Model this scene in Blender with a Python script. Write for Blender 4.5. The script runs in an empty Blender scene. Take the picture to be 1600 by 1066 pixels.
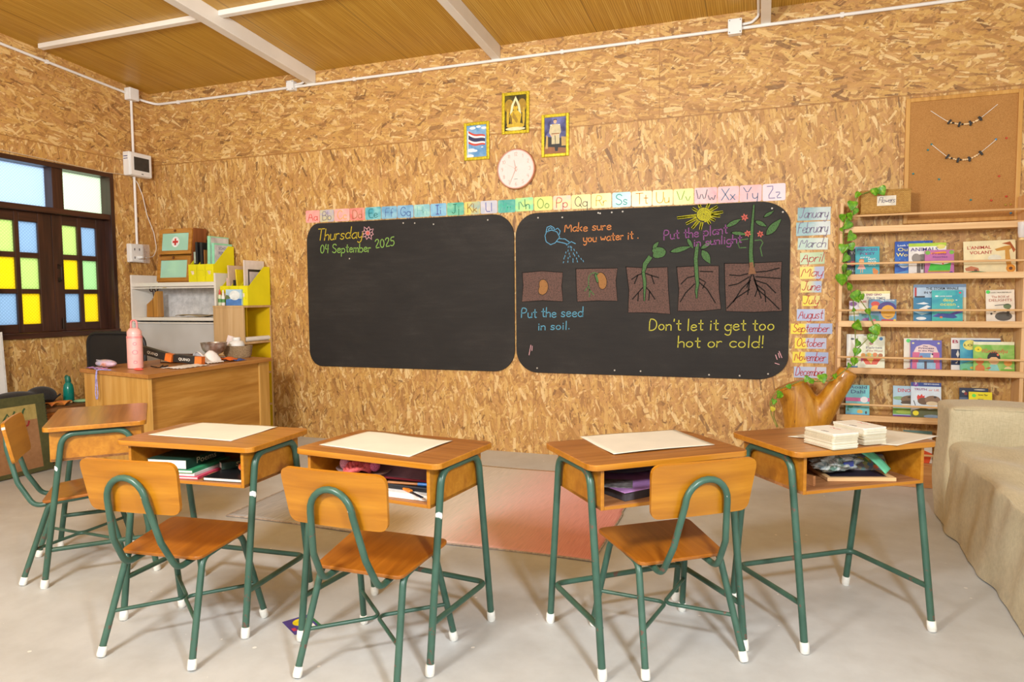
import bpy, bmesh, math, random
from mathutils import Vector, Matrix, Euler
C = bpy.context.scene.collection
scene = bpy.context.scene
R = math.radians

# ------------------------------------------------------------------ camera
cam_data = bpy.data.cameras.new('camera')
cam = bpy.data.objects.new('camera', cam_data); C.objects.link(cam)
cam_data.sensor_fit = 'HORIZONTAL'; cam_data.sensor_width = 36.0
cam_data.lens = 36.0 * 1084.29 / 1600.0
cam_data.clip_start = 0.05; cam_data.clip_end = 100
YAW, PITCH, ROLL = 0.3455, 0.0628, -0.0079
_f = Vector((-math.sin(YAW)*math.cos(PITCH), math.cos(YAW)*math.cos(PITCH), -math.sin(PITCH)))
_r = Vector((math.cos(YAW), math.sin(YAW), 0)); _u = _r.cross(_f)
_r2 = math.cos(ROLL)*_r + math.sin(ROLL)*_u; _u2 = -math.sin(ROLL)*_r + math.cos(ROLL)*_u
_m = Matrix((( _r2.x, _u2.x, -_f.x, 5.3435), (_r2.y, _u2.y, -_f.y, -5.0117), (_r2.z, _u2.z, -_f.z, 1.1982), (0, 0, 0, 1)))
cam.matrix_world = _m
scene.camera = cam

# ------------------------------------------------------------------ light and exposure
world = bpy.data.worlds.new('daylight'); scene.world = world; world.use_nodes = True
bgn = world.node_tree.nodes['Background']
bgn.inputs[0].default_value = (1.0, 0.98, 0.925, 1); bgn.inputs[1].default_value = 1.0

def area(name, loc, target, sx, sy, power, col):
    d = bpy.data.lights.new(name, 'AREA'); d.shape = 'RECTANGLE'; d.size = sx; d.size_y = sy; d.energy = power; d.color = col
    o = bpy.data.objects.new(name, d); C.objects.link(o); o.location = loc
    o.rotation_euler = (Vector(target) - Vector(loc)).to_track_quat('-Z', 'Y').to_euler()
    return o
# the photographer's lamp on a stand beside the camera, a little higher than it
area('photo_lamp', (5.95, -4.55, 1.85), (4.7, -2.3, 0.3), 0.22, 0.22, 52, (0.93, 0.97, 1.0))
# added fill light without a known source, brightens the ceiling and left side
area('added_fill', (3.6, -5.4, 2.3), (2.6, -2.4, 3.4), 0.6, 0.6, 185, (1.0, 0.985, 0.95))
# daylight outside the coloured window
area('window_daylight', (-1.6, -1.5, 2.2), (0.0, -1.3, 1.5), 2.6, 2.0, 60, (0.95, 0.98, 1.0))
vs = scene.view_settings
scene.display_settings.display_device = 'sRGB'
vs.view_transform = 'Standard'; vs.look = 'None'; vs.exposure = 0.06; vs.gamma = 1.0; vs.use_curve_mapping = False

# ------------------------------------------------------------------ node helpers and materials
def lin(c): return tuple(((x/255.0)/12.92 if x/255.0 <= 0.04045 else ((x/255.0+0.055)/1.055)**2.4) for x in c) + (1,)
class NT:
    def __init__(s, name):
        s.m = bpy.data.materials.new(name); s.m.use_nodes = True; s.t = s.m.node_tree
        s.b = s.t.nodes['Principled BSDF']
    def n(s, typ, **kw):
        nd = s.t.nodes.new(typ)
        for k, v in kw.items(): setattr(nd, k, v)
        return nd
    def l(s, a, b): s.t.links.new(a, b)
    def val(s, sock, v):
        if isinstance(v, (int, float, tuple)): sock.default_value = v
        else: s.l(v, sock)
    def math(s, op, a, b=None, clamp=False):
        nd = s.n('ShaderNodeMath', operation=op); nd.use_clamp = clamp
        s.val(nd.inputs[0], a)
        if b is not None: s.val(nd.inputs[1], b)
        return nd.outputs[0]
    def mix(s, f, a, b, blend='MIX'):
        nd = s.n('ShaderNodeMix', data_type='RGBA', blend_type=blend); nd.clamp_factor = True
        s.val(nd.inputs[0], f); s.val(nd.inputs[6], a); s.val(nd.inputs[7], b)
        return nd.outputs[2]
    def coords(s): return s.n('ShaderNodeTexCoord').outputs['Object']
    def mapping(s, v, scale=(1,1,1), rot=(0,0,0), loc=(0,0,0), typ='POINT'):
        nd = s.n('ShaderNodeMapping', vector_type=typ); s.l(v, nd.inputs[0])
        nd.inputs['Scale'].default_value = scale; nd.inputs['Rotation'].default_value = rot; nd.inputs['Location'].default_value = loc
        return nd.outputs[0]
    def noise(s, v, scale, detail=3, rough=.55, dist=0, dims='3D'):
        nd = s.n('ShaderNodeTexNoise', noise_dimensions=dims); s.l(v, nd.inputs['Vector'])
        nd.inputs['Scale'].default_value = scale; nd.inputs['Detail'].default_value = detail
        nd.inputs['Roughness'].default_value = rough; nd.inputs['Distortion'].default_value = dist
        return nd.outputs[0]
    def ramp(s, f, stops):
        nd = s.n('ShaderNodeValToRGB'); s.l(f, nd.inputs[0]); e = nd.color_ramp.elements
        while len(e) < len(stops): e.new(.5)
        for i, (p, c) in enumerate(stops): e[i].position = p; e[i].color = c if len(c) == 4 else tuple(c) + (1,)
        return nd.outputs[0]
    def bump(s, h, strength=.3, dist=.002):
        nd = s.n('ShaderNodeBump'); s.l(h, nd.inputs['Height']); nd.inputs['Strength'].default_value = strength; nd.inputs['Distance'].default_value = dist
        s.l(nd.outputs[0], s.b.inputs['Normal'])
    def base(s, c): s.val(s.b.inputs['Base Color'], c)
    def rough(s, v): s.val(s.b.inputs['Roughness'], v)

_plain = {}
def plain(col, rough=.55, var=.08, scale=25, metal=0.0, name=None):
    """plain coloured surface with a slight mottling"""
    key = (tuple(col), rough, var, scale, metal)
    if key in _plain: return _plain[key]
    s = NT(name or 'surface_%d_%d_%d' % tuple(int(x) for x in col))
    n = s.noise(s.coords(), scale, 3)
    dk = lin(tuple(x*(1-var) for x in col)); lt = lin(tuple(min(255, x*(1+var)) for x in col))
    s.base(s.ramp(n, [(.3, dk), (.7, lt)])); s.rough(rough); s.b.inputs['Metallic'].default_value = metal
    _plain[key] = s.m
    return s.m

def osb(name, ax, seam0=4.93):
    """oriented strand board: layer upon layer of rectangular flakes; ax = which object axis runs along the wall"""
    s = NT(name); sep = s.n('ShaderNodeSeparateXYZ'); s.l(s.coords(), sep.inputs[0])
    U, Z = sep.outputs[ax], sep.outputs[2]
    top = s.math('GREATER_THAN', Z, 2.44)
    cA = s.n('ShaderNodeCombineXYZ'); s.l(U, cA.inputs[0]); s.l(Z, cA.inputs[1])
    cB = s.n('ShaderNodeCombineXYZ'); s.l(Z, cB.inputs[0]); s.l(s.math('ADD', U, 7.3), cB.inputs[1])
    mv = s.n('ShaderNodeMix', data_type='VECTOR'); s.l(top, mv.inputs[0]); s.l(cA.outputs[0], mv.inputs[4]); s.l(cB.outputs[0], mv.inputs[5])
    v0 = mv.outputs[1]
    nz = s.n('ShaderNodeTexNoise', noise_dimensions='2D'); s.l(v0, nz.inputs['Vector']); nz.inputs['Scale'].default_value = 45; nz.inputs['Detail'].default_value = 2
    sub = s.n('ShaderNodeVectorMath', operation='MULTIPLY_ADD'); s.l(nz.outputs['Color'], sub.inputs[0]); sub.inputs[1].default_value = (.006, .006, 0); s.l(v0, sub.inputs[2])
    v = sub.outputs[0]
    col = s.ramp(s.noise(s.mapping(v, (60, 9, 1)), 1.0, 3, dims='2D'), [(.25, lin((168, 120, 58))), (.5, lin((188, 140, 74))), (.75, lin((202, 157, 92)))])
    hgt = 0.0
    rnd = random.Random(11)
    layers = [(.007, .07, 5), (.006, .06, -55), (.008, .08, 30), (.007, .07, -18), (.030, .15, 8), (.024, .12, 62), (.036, .16, -14), (.020, .11, 35), (.030, .14, -48), (.018, .10, 84), (.038, .17, 22), (.020, .12, -28), (.024, .15, 3), (.016, .10, -70), (.026, .13, 46), (.020, .14, -7), (.013, .10, 14), (.012, .09, -36), (.028, .14, -3), (.022, .13, 28), (.011, .10, 8)]
    for i, (w, ln, ang) in enumerate(layers):
        mp = s.mapping(v, (w*1.5, ln*1.2, 1), (0, 0, R(ang)), (rnd.random(), rnd.random(), 0), 'TEXTURE')
        vo = s.n('ShaderNodeTexVoronoi', voronoi_dimensions='2D', feature='F1', distance='CHEBYCHEV'); s.l(mp, vo.inputs['Vector']); vo.inputs['Scale'].default_value = 1.0
        sc = s.n('ShaderNodeSeparateColor'); s.l(vo.outputs['Color'], sc.inputs[0])
        rad = s.math('MULTIPLY_ADD', sc.outputs[2], .22); s.t.nodes[-1].inputs[2].default_value = .20
        inside = s.math('LESS_THAN', vo.outputs['Distance'], rad)
        pres = s.math('LESS_THAN', sc.outputs[1], .5 if i < 4 else (.50 if i < 13 else .36))
        mask = s.math('MULTIPLY', inside, pres)
        fc = s.ramp(sc.outputs[0], [(0, lin((116, 80, 46))), (.045, lin((160, 116, 66))), (.22, lin((182, 134, 72))), (.40, lin((196, 148, 92))), (.62, lin((200, 154, 82))), (.84, lin((218, 178, 108))), (1, lin((236, 206, 150)))])
        gr = s.noise(s.mapping(mp, (9, 1.1, 1)), 1.0, 2, dims='2D')
        fc = s.mix(.35, fc, s.ramp(gr, [(.3, (.35, .30, .26)), (.7, (.66, .66, .66))]), 'OVERLAY')
        edge = s.math('SUBTRACT', rad, vo.outputs['Distance'])
        shade = s.ramp(s.math('MULTIPLY', edge, 9.0), [(0, (.84, .80, .76)), (.3, (1, 1, 1))])
        fc = s.mix(1.0, fc, shade, 'MULTIPLY')
        col = s.mix(s.math('MULTIPLY', mask, .82), col, fc)
        hgt = s.math('ADD', s.math('MULTIPLY', mask, s.math('MULTIPLY_ADD', sc.outputs[0], .5)), hgt) if i % 3 == 0 else hgt
    # small dark specks
    sp = s.noise(s.mapping(v, (70, 30, 1)), 1.0, 1, dims='2D')
    col = s.mix(s.math('MULTIPLY', s.math('GREATER_THAN', sp, .74), .55), col, lin((84, 54, 30)))
    # joints between sheets
    def near(x, p, w): return s.math('LESS_THAN', s.math('ABSOLUTE', s.math('SUBTRACT', x, p)), w)
    fr = s.math('FRACT', s.math('DIVIDE', s.math('SUBTRACT', U, seam0 - 30*1.22 - .61), 1.22))
    vert = s.math('MULTIPLY', near(fr, .5, .0022), s.math('SUBTRACT', 1.0, top))
    fr2 = s.math('FRACT', s.math('DIVIDE', s.math('SUBTRACT', U, seam0 - 30*2.44 - 1.5), 2.44))
    vert2 = s.math('MULTIPLY', near(fr2, .5, .0009), top)
    seam = s.math('MAXIMUM', s.math('MAXIMUM', vert, vert2), near(Z, 2.44, .0055))
    col = s.mix(s.math('MULTIPLY', seam, .62), col, lin((150, 100, 44)))
    s.base(col); s.rough(.5); s.bump(hgt, .25, .0015)
    return s.m

def wood(name, dark, mid, light, axis=0, scale=1.0, rough=.35, ring=1.0, coat=0.0):
    """fine straight grain running along the given object axis"""
    s = NT(name); sc = [46.0*scale]*3; sc[axis] = 2.2*scale
    v = s.mapping(s.coords(), tuple(sc))
    n1 = s.noise(v, 1.0, 5, .6, .6)
    sc2 = [9.0*scale]*3; sc2[axis] = .9*scale
    n2 = s.noise(s.mapping(s.coords(), tuple(sc2)), 1.0, 3, .5, 1.2*ring)
    n = s.math('ADD', s.math('MULTIPLY', n1, .55), s.math('MULTIPLY', n2, .45))
    s.base(s.ramp(n, [(.34, lin(dark)), (.5, lin(mid)), (.66, lin(light))])); s.rough(rough)
    s.b.inputs['Coat Weight'].default_value = coat; s.b.inputs['Coat Roughness'].default_value = .22
    s.bump(n1, .06, .001)
    return s.m

M = {}
M['osb_back'] = osb('strand_board_back', 0)
M['osb_left'] = osb('strand_board_left', 1, -.45)
def ceiling_mat():
    s = NT('laminate_ceiling'); v = s.coords()
    n1 = s.noise(s.mapping(v, (95, 1.6, 1)), 1.0, 4, .6, .5)
    n2 = s.noise(s.mapping(v, (14, .55, 1)), 1.0, 3, .5, 2.2)
    w = s.n('ShaderNodeTexWave', wave_type='BANDS', bands_direction='X'); s.l(s.mapping(v, (9, .35, 1)), w.inputs[0])
    w.inputs['Scale'].default_value = 2.4; w.inputs['Distortion'].default_value = 9; w.inputs['Detail'].default_value = 3; w.inputs['Detail Scale'].default_value = .8
    n = s.math('ADD', s.math('ADD', s.math('MULTIPLY', n1, .45), s.math('MULTIPLY', n2, .35)), s.math('MULTIPLY', w.outputs[1], .2))
    col = s.ramp(n, [(.33, lin((166, 120, 32))), (.48, lin((188, 141, 44))), (.60, lin((202, 158, 62))), (.74, lin((220, 184, 100)))])
    sep = s.n('ShaderNodeSeparateXYZ'); s.l(v, sep.inputs[0])
    fr = s.math('FRACT', s.math('DIVIDE', s.math('SUBTRACT', sep.outputs[0], 1.153 - .381 - 7.63*0), .763))
    seam = s.math('LESS_THAN', s.math('ABSOLUTE', s.math('SUBTRACT', fr, .5)), .0032)
    s.base(s.mix(s.math('MULTIPLY', seam, .75), col, lin((70, 44, 12)))); s.rough(.42)
    return s.m
M['ceiling'] = ceiling_mat()
def floor_mat():
    s = NT('polished_concrete'); v = s.coords()
    n1 = s.noise(v, .9, 5, .6, .6); n2 = s.noise(v, 6, 5, .65); n3 = s.noise(s.mapping(v, (1, 1, 1), loc=(3, 7, 0)), 2.3, 4, .6, 1.5)
    col = s.ramp(n1, [(.3, lin((178, 180, 179))), (.52, lin((194, 196, 196))), (.72, lin((206, 209, 209)))])
    col = s.mix(.35, col, s.ramp(n2, [(.3, lin((170, 170, 167))), (.6, lin((204, 207, 207)))]))
    col = s.mix(s.math('MULTIPLY', s.ramp(n3, [(.60, (0, 0, 0)), (.75, (1, 1, 1))]), .14), col, lin((150, 140, 126)))
    sp = s.n('ShaderNodeTexVoronoi', voronoi_dimensions='2D', feature='F1'); s.l(v, sp.inputs[0]); sp.inputs['Scale'].default_value = 7
    scn = s.n('ShaderNodeSeparateColor'); s.l(sp.outputs['Color'], scn.inputs[0])
    big = s.math('MULTIPLY', s.math('POWER', scn.outputs[0], 6.0), .075)
    spk = s.math('LESS_THAN', s.math('ADD', sp.outputs['Distance'], s.math('MULTIPLY', s.noise(v, 60, 2), .05)), big)
    s.base(s.mix(s.math('MULTIPLY', spk, .8), col, lin((238, 236, 230))))
    s.rough(s.math('MULTIPLY_ADD', n2, .25)); s.t.nodes[-1].inputs[2].default_value = .36
    s.bump(n2, .08, .002)
    return s.m
M['floor'] = floor_mat()
M['desk_top'] = wood('varnished_desk_top', (138, 84, 28), (160, 100, 40), (182, 122, 56), 0, 1.0, .3, coat=.35)
M['desk_edge'] = wood('varnished_desk_box', (158, 96, 18), (178, 114, 24), (194, 132, 38), 0, .8, .36, coat=.25)
M['chair_wood'] = wood('varnished_chair_ply', (154, 92, 10), (174, 110, 16), (192, 128, 28), 0, .7, .32, coat=.3)
M['seat_wood'] = wood('varnished_seat_ply', (138, 76, 14), (158, 92, 20), (176, 108, 30), 1, .7, .32, coat=.3)
M['bare_ply'] = wood('unvarnished_ply', (140, 90, 50), (168, 112, 66), (188, 134, 86), 0, 1.2, .6)
def paint_green():
    s = NT('chipped_green_paint'); v = s.coords()
    n = s.noise(v, 26, 4, .7); m = s.noise(v, 5, 2)
    chip = s.math('MULTIPLY', s.math('GREATER_THAN', n, .635), s.math('GREATER_THAN', m, .5))
    base = s.ramp(s.noise(v, 9, 3), [(.3, lin((50, 84, 70))), (.7, lin((68, 102, 86)))])
    s.base(s.mix(chip, base, lin((104, 78, 66)))); s.rough(.34)
    return s.m
M['green'] = paint_green()
M['rubber'] = plain((236, 234, 226), .6)
M['sticker'] = plain((240, 240, 234), .7)
M['white_metal'] = plain((232, 226, 216), .4, .03, 3)
M['conduit'] = plain((236, 232, 226), .4, .02, 5)
M['box_white'] = plain((234, 232, 228), .45, .03, 4)
M['dark_wood'] = wood('dark_stained_window_wood', (40, 20, 12), (62, 33, 20), (84, 48, 30), 2, .8, .4)
M['dark_wood_h'] = wood('dark_stained_window_rail', (40, 20, 12), (62, 33, 20), (84, 48, 30), 1, .8, .4)
M['iron'] = plain((58, 44, 34), .5, .1, 40, .6)
M['pine'] = wood('pale_pine', (204, 156, 102), (226, 182, 128), (240, 204, 154), 0, .7, .5)
M['pine_v'] = wood('pale_pine_upright', (204, 156, 102), (226, 182, 128), (240, 204, 154), 2, .7, .5)
M['oak'] = wood('oak_laminate_panel', (158, 104, 38), (184, 130, 56), (204, 154, 80), 1, .55, .42, 2.0)
M['oak_v'] = wood('oak_laminate_side', (172, 122, 52), (196, 148, 74), (212, 168, 96), 2, .55, .42, 2.0)
M['oak_top'] = wood('oak_laminate_top', (150, 96, 40), (174, 116, 54), (194, 140, 76), 1, .8, .4)
M['ash'] = wood('pale_ash_laminate', (178, 142, 96), (200, 164, 116), (214, 182, 136), 2, .9, .5)
def chalkboard():
    s = NT('black_chalkboard'); v = s.coords()
    n1 = s.noise(s.mapping(v, (1, 1, 1.6)), 1.6, 5, .62, .8); n2 = s.noise(s.mapping(v, (4, 1, 30)), 1.0, 4, .6); n3 = s.noise(v, 130, 2)
    n = s.math('ADD', s.math('ADD', s.math('MULTIPLY', n1, .5), s.math('MULTIPLY', n2, .3)), s.math('MULTIPLY', n3, .2))
    s.base(s.ramp(n, [(.36, lin((26, 24, 23))), (.52, lin((37, 34, 32))), (.68, lin((54, 50, 47)))])); s.rough(.75)
    return s.m
M['board'] = chalkboard()
def chalk(col, cover=.8):
    s = NT('chalk_%d_%d_%d' % col); n = s.noise(s.coords(), 120, 4, .75)
    s.base(s.mix(s.ramp(n, [(.30, (0, 0, 0)), (.30 + .35*(1.2-cover), (1, 1, 1))]), lin((52, 48, 45)), lin(col))); s.rough(.95)
    return s.m
CH = dict(orange=chalk((206, 132, 76)), purple=chalk((136, 80, 134)), blue=chalk((92, 156, 184)), yellow=chalk((196, 190, 74)), gold=chalk((196, 172, 44)), lime=chalk((134, 176, 84)),
          cyan=chalk((96, 160, 196)), sun=chalk((196, 190, 44), .6), soil=chalk((112, 84, 76), .45), bean=chalk((158, 112, 66)), leaf=chalk((82, 122, 72), .55), pink=chalk((222, 168, 176)), red=chalk((206, 104, 92)), black=chalk((22, 18, 16)), trunk=chalk((138, 98, 70)), grey=chalk((176, 170, 164)))
def fabric(name, dark, light, scale=420, rough=.95):
    s = NT(name); v = s.coords()
    a = s.noise(s.mapping(v, (1, 12, 12)), scale/12, 2); b = s.noise(s.mapping(v, (12, 1, 1)), scale/12, 2); c = s.noise(v, 4, 3)
    n = s.math('ADD', s.math('ADD', s.math('MULTIPLY', a, .35), s.math('MULTIPLY', b, .35)), s.math('MULTIPLY', c, .3))
    s.base(s.ramp(n, [(.35, lin(dark)), (.65, lin(light))])); s.rough(rough); s.b.inputs['Sheen Weight'].default_value = .15
    s.bump(n, .2, .001)
    return s.m
M['linen'] = fabric('unbleached_linen', (178, 166, 134), (212, 200, 168))
def glass_mat(name, col, fig=110):
    s = NT(name); v = s.coords()
    t = s.n('ShaderNodeBsdfTranslucent'); t.inputs[0].default_value = lin(col)
    tr = s.n('ShaderNodeBsdfTransparent'); tr.inputs[0].default_value = lin(col)
    gl = s.n('ShaderNodeBsdfGlossy'); gl.inputs['Roughness'].default_value = .12
    sep = s.n('ShaderNodeSeparateXYZ'); s.l(v, sep.inputs[0])
    w1 = s.n('ShaderNodeTexWave', wave_type='BANDS', bands_direction='DIAGONAL'); s.l(s.mapping(v, (0, 1, 1)), w1.inputs[0]); w1.inputs['Scale'].default_value = fig*.22
    w2 = s.n('ShaderNodeTexWave', wave_type='BANDS', bands_direction='DIAGONAL'); s.l(s.mapping(v, (0, -1, 1)), w2.inputs[0]); w2.inputs['Scale'].default_value = fig*.22
    h = s.math('MULTIPLY', w1.outputs[1], w2.outputs[1])
    pat = s.ramp(h, [(.0, tuple(x*.86 for x in lin(col)[:3])), (.25, lin(col)), (1, tuple(min(1, x*1.12) for x in lin(col)[:3]))])
    s.l(pat, t.inputs[0]); s.l(pat, tr.inputs[0])
    bp = s.n('ShaderNodeBump'); s.l(h, bp.inputs['Height']); bp.inputs['Strength'].default_value = .5; bp.inputs['Distance'].default_value = .003
    s.l(bp.outputs[0], gl.inputs['Normal']); s.l(bp.outputs[0], t.inputs['Normal'])
    m1 = s.n('ShaderNodeMixShader'); m1.inputs[0].default_value = .16; s.l(t.outputs[0], m1.inputs[1]); s.l(tr.outputs[0], m1.inputs[2])
    m2 = s.n('ShaderNodeMixShader'); m2.inputs[0].default_value = .06; s.l(m1.outputs[0], m2.inputs[1]); s.l(gl.outputs[0], m2.inputs[2])
    s.l(m2.outputs[0], s.t.nodes['Material Output'].inputs[0])
    return s.m
GL = dict(green=glass_mat('green_figured_glass', (204, 234, 190)), blue=glass_mat('blue_figured_glass', (184, 206, 226)), yellow=glass_mat('yellow_figured_glass', (250, 228, 74)),
          lime=glass_mat('lime_figured_glass', (216, 233, 172)), pale=glass_mat('pale_green_figured_glass', (232, 246, 224), 120), sky=glass_mat('pale_blue_figured_glass', (206, 222, 240), 120))
def card_mat(c1, c2, seed):
    s = NT('watercolour_card'); v = s.mapping(s.coords(), loc=(seed*3.7, 0, seed*1.3))
    s.base(s.ramp(s.noise(v, 14, 2, .5, .5), [(.35, lin(c1)), (.65, lin(c2))])); s.rough(.28)
    return s.m

# ------------------------------------------------------------------ mesh helpers
class MB:
    def __init__(s): s.v = []; s.f = []; s.mi = []; s.sm = []
    def add(s, vs, fs, mi=0, sm=False):
        o = len(s.v); s.v += [tuple(v) for v in vs]
        for f in fs: s.f.append([i+o for i in f]); s.mi.append(mi); s.sm.append(sm)
    def box(s, a, b, mi=0, mat=None):
        (x0, y0, z0), (x1, y1, z1) = a, b
        vs = [Vector(p) for p in ((x0,y0,z0),(x1,y0,z0),(x1,y1,z0),(x0,y1,z0),(x0,y0,z1),(x1,y0,z1),(x1,y1,z1),(x0,y1,z1))]
        if mat: vs = [mat @ v for v in vs]
        s.add(vs, [(0,3,2,1),(4,5,6,7),(0,1,5,4),(1,2,6,5),(2,3,7,6),(3,0,4,7)], mi)
    def prism(s, poly, o, U, V, d0, d1, mi=0, sides_smooth=False):
        """polygon in the plane (o, U, V) pushed along its normal from d0 to d1"""
        o, U, V = Vector(o), Vector(U), Vector(V); N = U.cross(V); n = len(poly)
        area_ = sum(poly[i][0]*poly[(i+1) % n][1] - poly[(i+1) % n][0]*poly[i][1] for i in range(n))
        if area_ < 0: poly = poly[::-1]
        a = [o + U*p[0] + V*p[1] + N*d0 for p in poly]; b = [o + U*p[0] + V*p[1] + N*d1 for p in poly]
        s.add(a + b, [tuple(range(n-1, -1, -1)), tuple(range(n, 2*n))], mi)
        k = len(s.v) - 2*n
        for i in range(n):
            j = (i+1) % n; s.f.append([k+i, k+j, k+n+j, k+n+i]); s.mi.append(mi); s.sm.append(sides_smooth)
    def tube(s, pts, r, n=12, mi=0, closed=False):
        pts = [Vector(p) for p in pts]; m = len(pts); rr = r if isinstance(r, (list, tuple)) else [r]*m
        T = []
        for i in range(m):
            a = pts[i-1] if (i or closed) else pts[0]; b = pts[(i+1) % m] if (i < m-1 or closed) else pts[-1]
            T.append((b-a).normalized())
        nrm = T[0].orthogonal().normalized(); ring = []
        for i in range(m):
            nrm = (nrm - T[i]*nrm.dot(T[i])).normalized(); bi = T[i].cross(nrm)
            ring += [pts[i] + (nrm*math.cos(2*math.pi*k/n) + bi*math.sin(2*math.pi*k/n))*rr[i] for k in range(n)]
        fs = []
        for i in range(m if closed else m-1):
            for k in range(n):
                a = i*n+k; b = i*n+(k+1) % n; c = ((i+1) % m)*n+(k+1) % n; d = ((i+1) % m)*n+k
                fs.append((a, b, c, d))
        if not closed: fs += [tuple(range(n-1, -1, -1)), tuple((m-1)*n+k for k in range(n))]
        s.add(ring, fs, mi, True)
    def lathe(s, prof, c=(0,0,0), n=24, mi=0, mat=None):
        vs = []
        for r, z in prof:
            for k in range(n):
                p = Vector((c[0]+r*math.cos(2*math.pi*k/n), c[1]+r*math.sin(2*math.pi*k/n), c[2]+z)); vs.append(mat @ p if mat else p)
        fs = []
        for i in range(len(prof)-1):
            for k in range(n): fs.append((i*n+k, i*n+(k+1) % n, (i+1)*n+(k+1) % n, (i+1)*n+k))
        fs += [tuple(range(n-1, -1, -1)), tuple((len(prof)-1)*n+k for k in range(n))]
        s.add(vs, fs, mi, True)
    def ball(s, c, r, mi=0, n=12, sc=(1,1,1)):
        prof = [(max(1e-4, r*math.sin(math.pi*i/n)), -r*math.cos(math.pi*i/n)) for i in range(n+1)]
        k = len(s.v); s.lathe(prof, (0,0,0), n*2, mi)
        for i in range(k, len(s.v)): v = s.v[i]; s.v[i] = (c[0]+v[0]*sc[0], c[1]+v[1]*sc[1], c[2]+v[2]*sc[2])
    def ribbon(s, strokes, o, U, V, w, d0, d1, mi=0):
        """pen or chalk strokes as thin raised lines lying in the plane (o, U, V)"""
        o, U, V = Vector(o), Vector(U), Vector(V); N = U.cross(V)
        for st in strokes:
            pts = [Vector((p[0], p[1])) for p in st]
            q = [pts[0]]
            for p in pts[1:]:
                if (p - q[-1]).length > 1e-5: q.append(p)
            if len(q) < 2: continue
            L = []; Rr = []
            for i, p in enumerate(q):
                a = q[max(0, i-1)]; b = q[min(len(q)-1, i+1)]; t = (b-a).normalized(); nn = Vector((-t.y, t.x))
                if i == 0: p = p - t*w*.3
                if i == len(q)-1: p = p + t*w*.3
                L.append(p + nn*w/2); Rr.append(p - nn*w/2)
            k = len(q); P = L + Rr
            vs = [o + U*p.x + V*p.y + N*d1 for p in P] + [o + U*p.x + V*p.y + N*d0 for p in P]
            fs = []
            for i in range(k-1):
                fs += [(k+i, k+i+1, i+1, i), (i, i+1, 2*k+i+1, 2*k+i), (2*k+k+i, 2*k+k+i+1, k+i+1, k+i)]
            s.add(vs, fs, mi)
    def grid(s, fn, nu, nv, mi=0, sm=True):
        vs = [fn(i/nu, j/nv) for j in range(nv+1) for i in range(nu+1)]
        s.add(vs, [(j*(nu+1)+i, j*(nu+1)+i+1, (j+1)*(nu+1)+i+1, (j+1)*(nu+1)+i) for j in range(nv) for i in range(nu)], mi, sm)
    def build(s, name, mats, parent=None, bevel=0.0, seg=2, loc=None, rot=None, mods=()):
        me = bpy.data.meshes.new(name); me.from_pydata([tuple(v) for v in s.v], [], s.f)
        for m in (mats if isinstance(mats, (list, tuple)) else [mats]): me.materials.append(m)
        for p, mi, sm in zip(me.polygons, s.mi, s.sm): p.material_index = mi; p.use_smooth = sm
        if any(s.sm): me.set_sharp_from_angle(angle=R(50))
        me.validate(); me.update()
        o = bpy.data.objects.new(name, me); C.objects.link(o)
        if parent: o.parent = parent
        if loc is not None: o.location = loc
        if rot is not None: o.rotation_euler = rot
        if bevel:
            b = o.modifiers.new('edge', 'BEVEL'); b.width = bevel; b.segments = seg; b.limit_method = 'ANGLE'; b.angle_limit = R(40)
        for t, kw in mods:
            md = o.modifiers.new(t.lower(), t)
            for k, v in kw.items(): setattr(md, k, v)
        return o
def thing(name, label, cat, loc=(0,0,0), rz=0, group=None, rot=None):
    o = bpy.data.objects.new(name, None); C.objects.link(o); o.empty_display_size = .05
    o.location = loc; o.rotation_euler = rot if rot else (0, 0, rz)
    return tag(o, label, cat, group)
def tag(o, label, cat, group=None):
    o['label'] = label; o['category'] = cat
    if group: o['group'] = group
    return o
def structure(o): o['kind'] = 'structure'; return o
def copy_tree(o, parent=None):
    c = o.copy(); C.objects.link(c)
    if parent: c.parent = parent
    for ch in list(o.children): copy_tree(ch, c)
    return c
def boxed(name, a, b, mats, parent=None, bevel=.002, **k):
    m = MB(); m.box(a, b); return m.build(name, mats, parent, bevel, **k)
def rounded(w0, h0, w1, h1, r, n=5):
    """rounded rectangle outline from (w0,h0) to (w1,h1); r one radius or four (bl, br, tr, tl)"""
    rs = r if isinstance(r, (list, tuple)) else [r]*4; P = []
    for (cx, cy, a0), q in zip([(w0, h0, 180), (w1, h0, 270), (w1, h1, 0), (w0, h1, 90)], rs):
        sx = 1 if cx == w0 else -1; sy = 1 if cy == h0 else -1
        if q <= 0: P.append((cx, cy)); continue
        for k in range(n+1):
            a = R(a0 + 90*k/n); P.append((cx + sx*q + q*math.cos(a), cy + sy*q + q*math.sin(a)))
    return P
def oval(cx, cy, rx, ry, n=20, rot=0): return [(cx + rx*math.cos(2*math.pi*k/n)*math.cos(rot) - ry*math.sin(2*math.pi*k/n)*math.sin(rot), cy + rx*math.cos(2*math.pi*k/n)*math.sin(rot) + ry*math.sin(2*math.pi*k/n)*math.cos(rot)) for k in range(n)]
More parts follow.
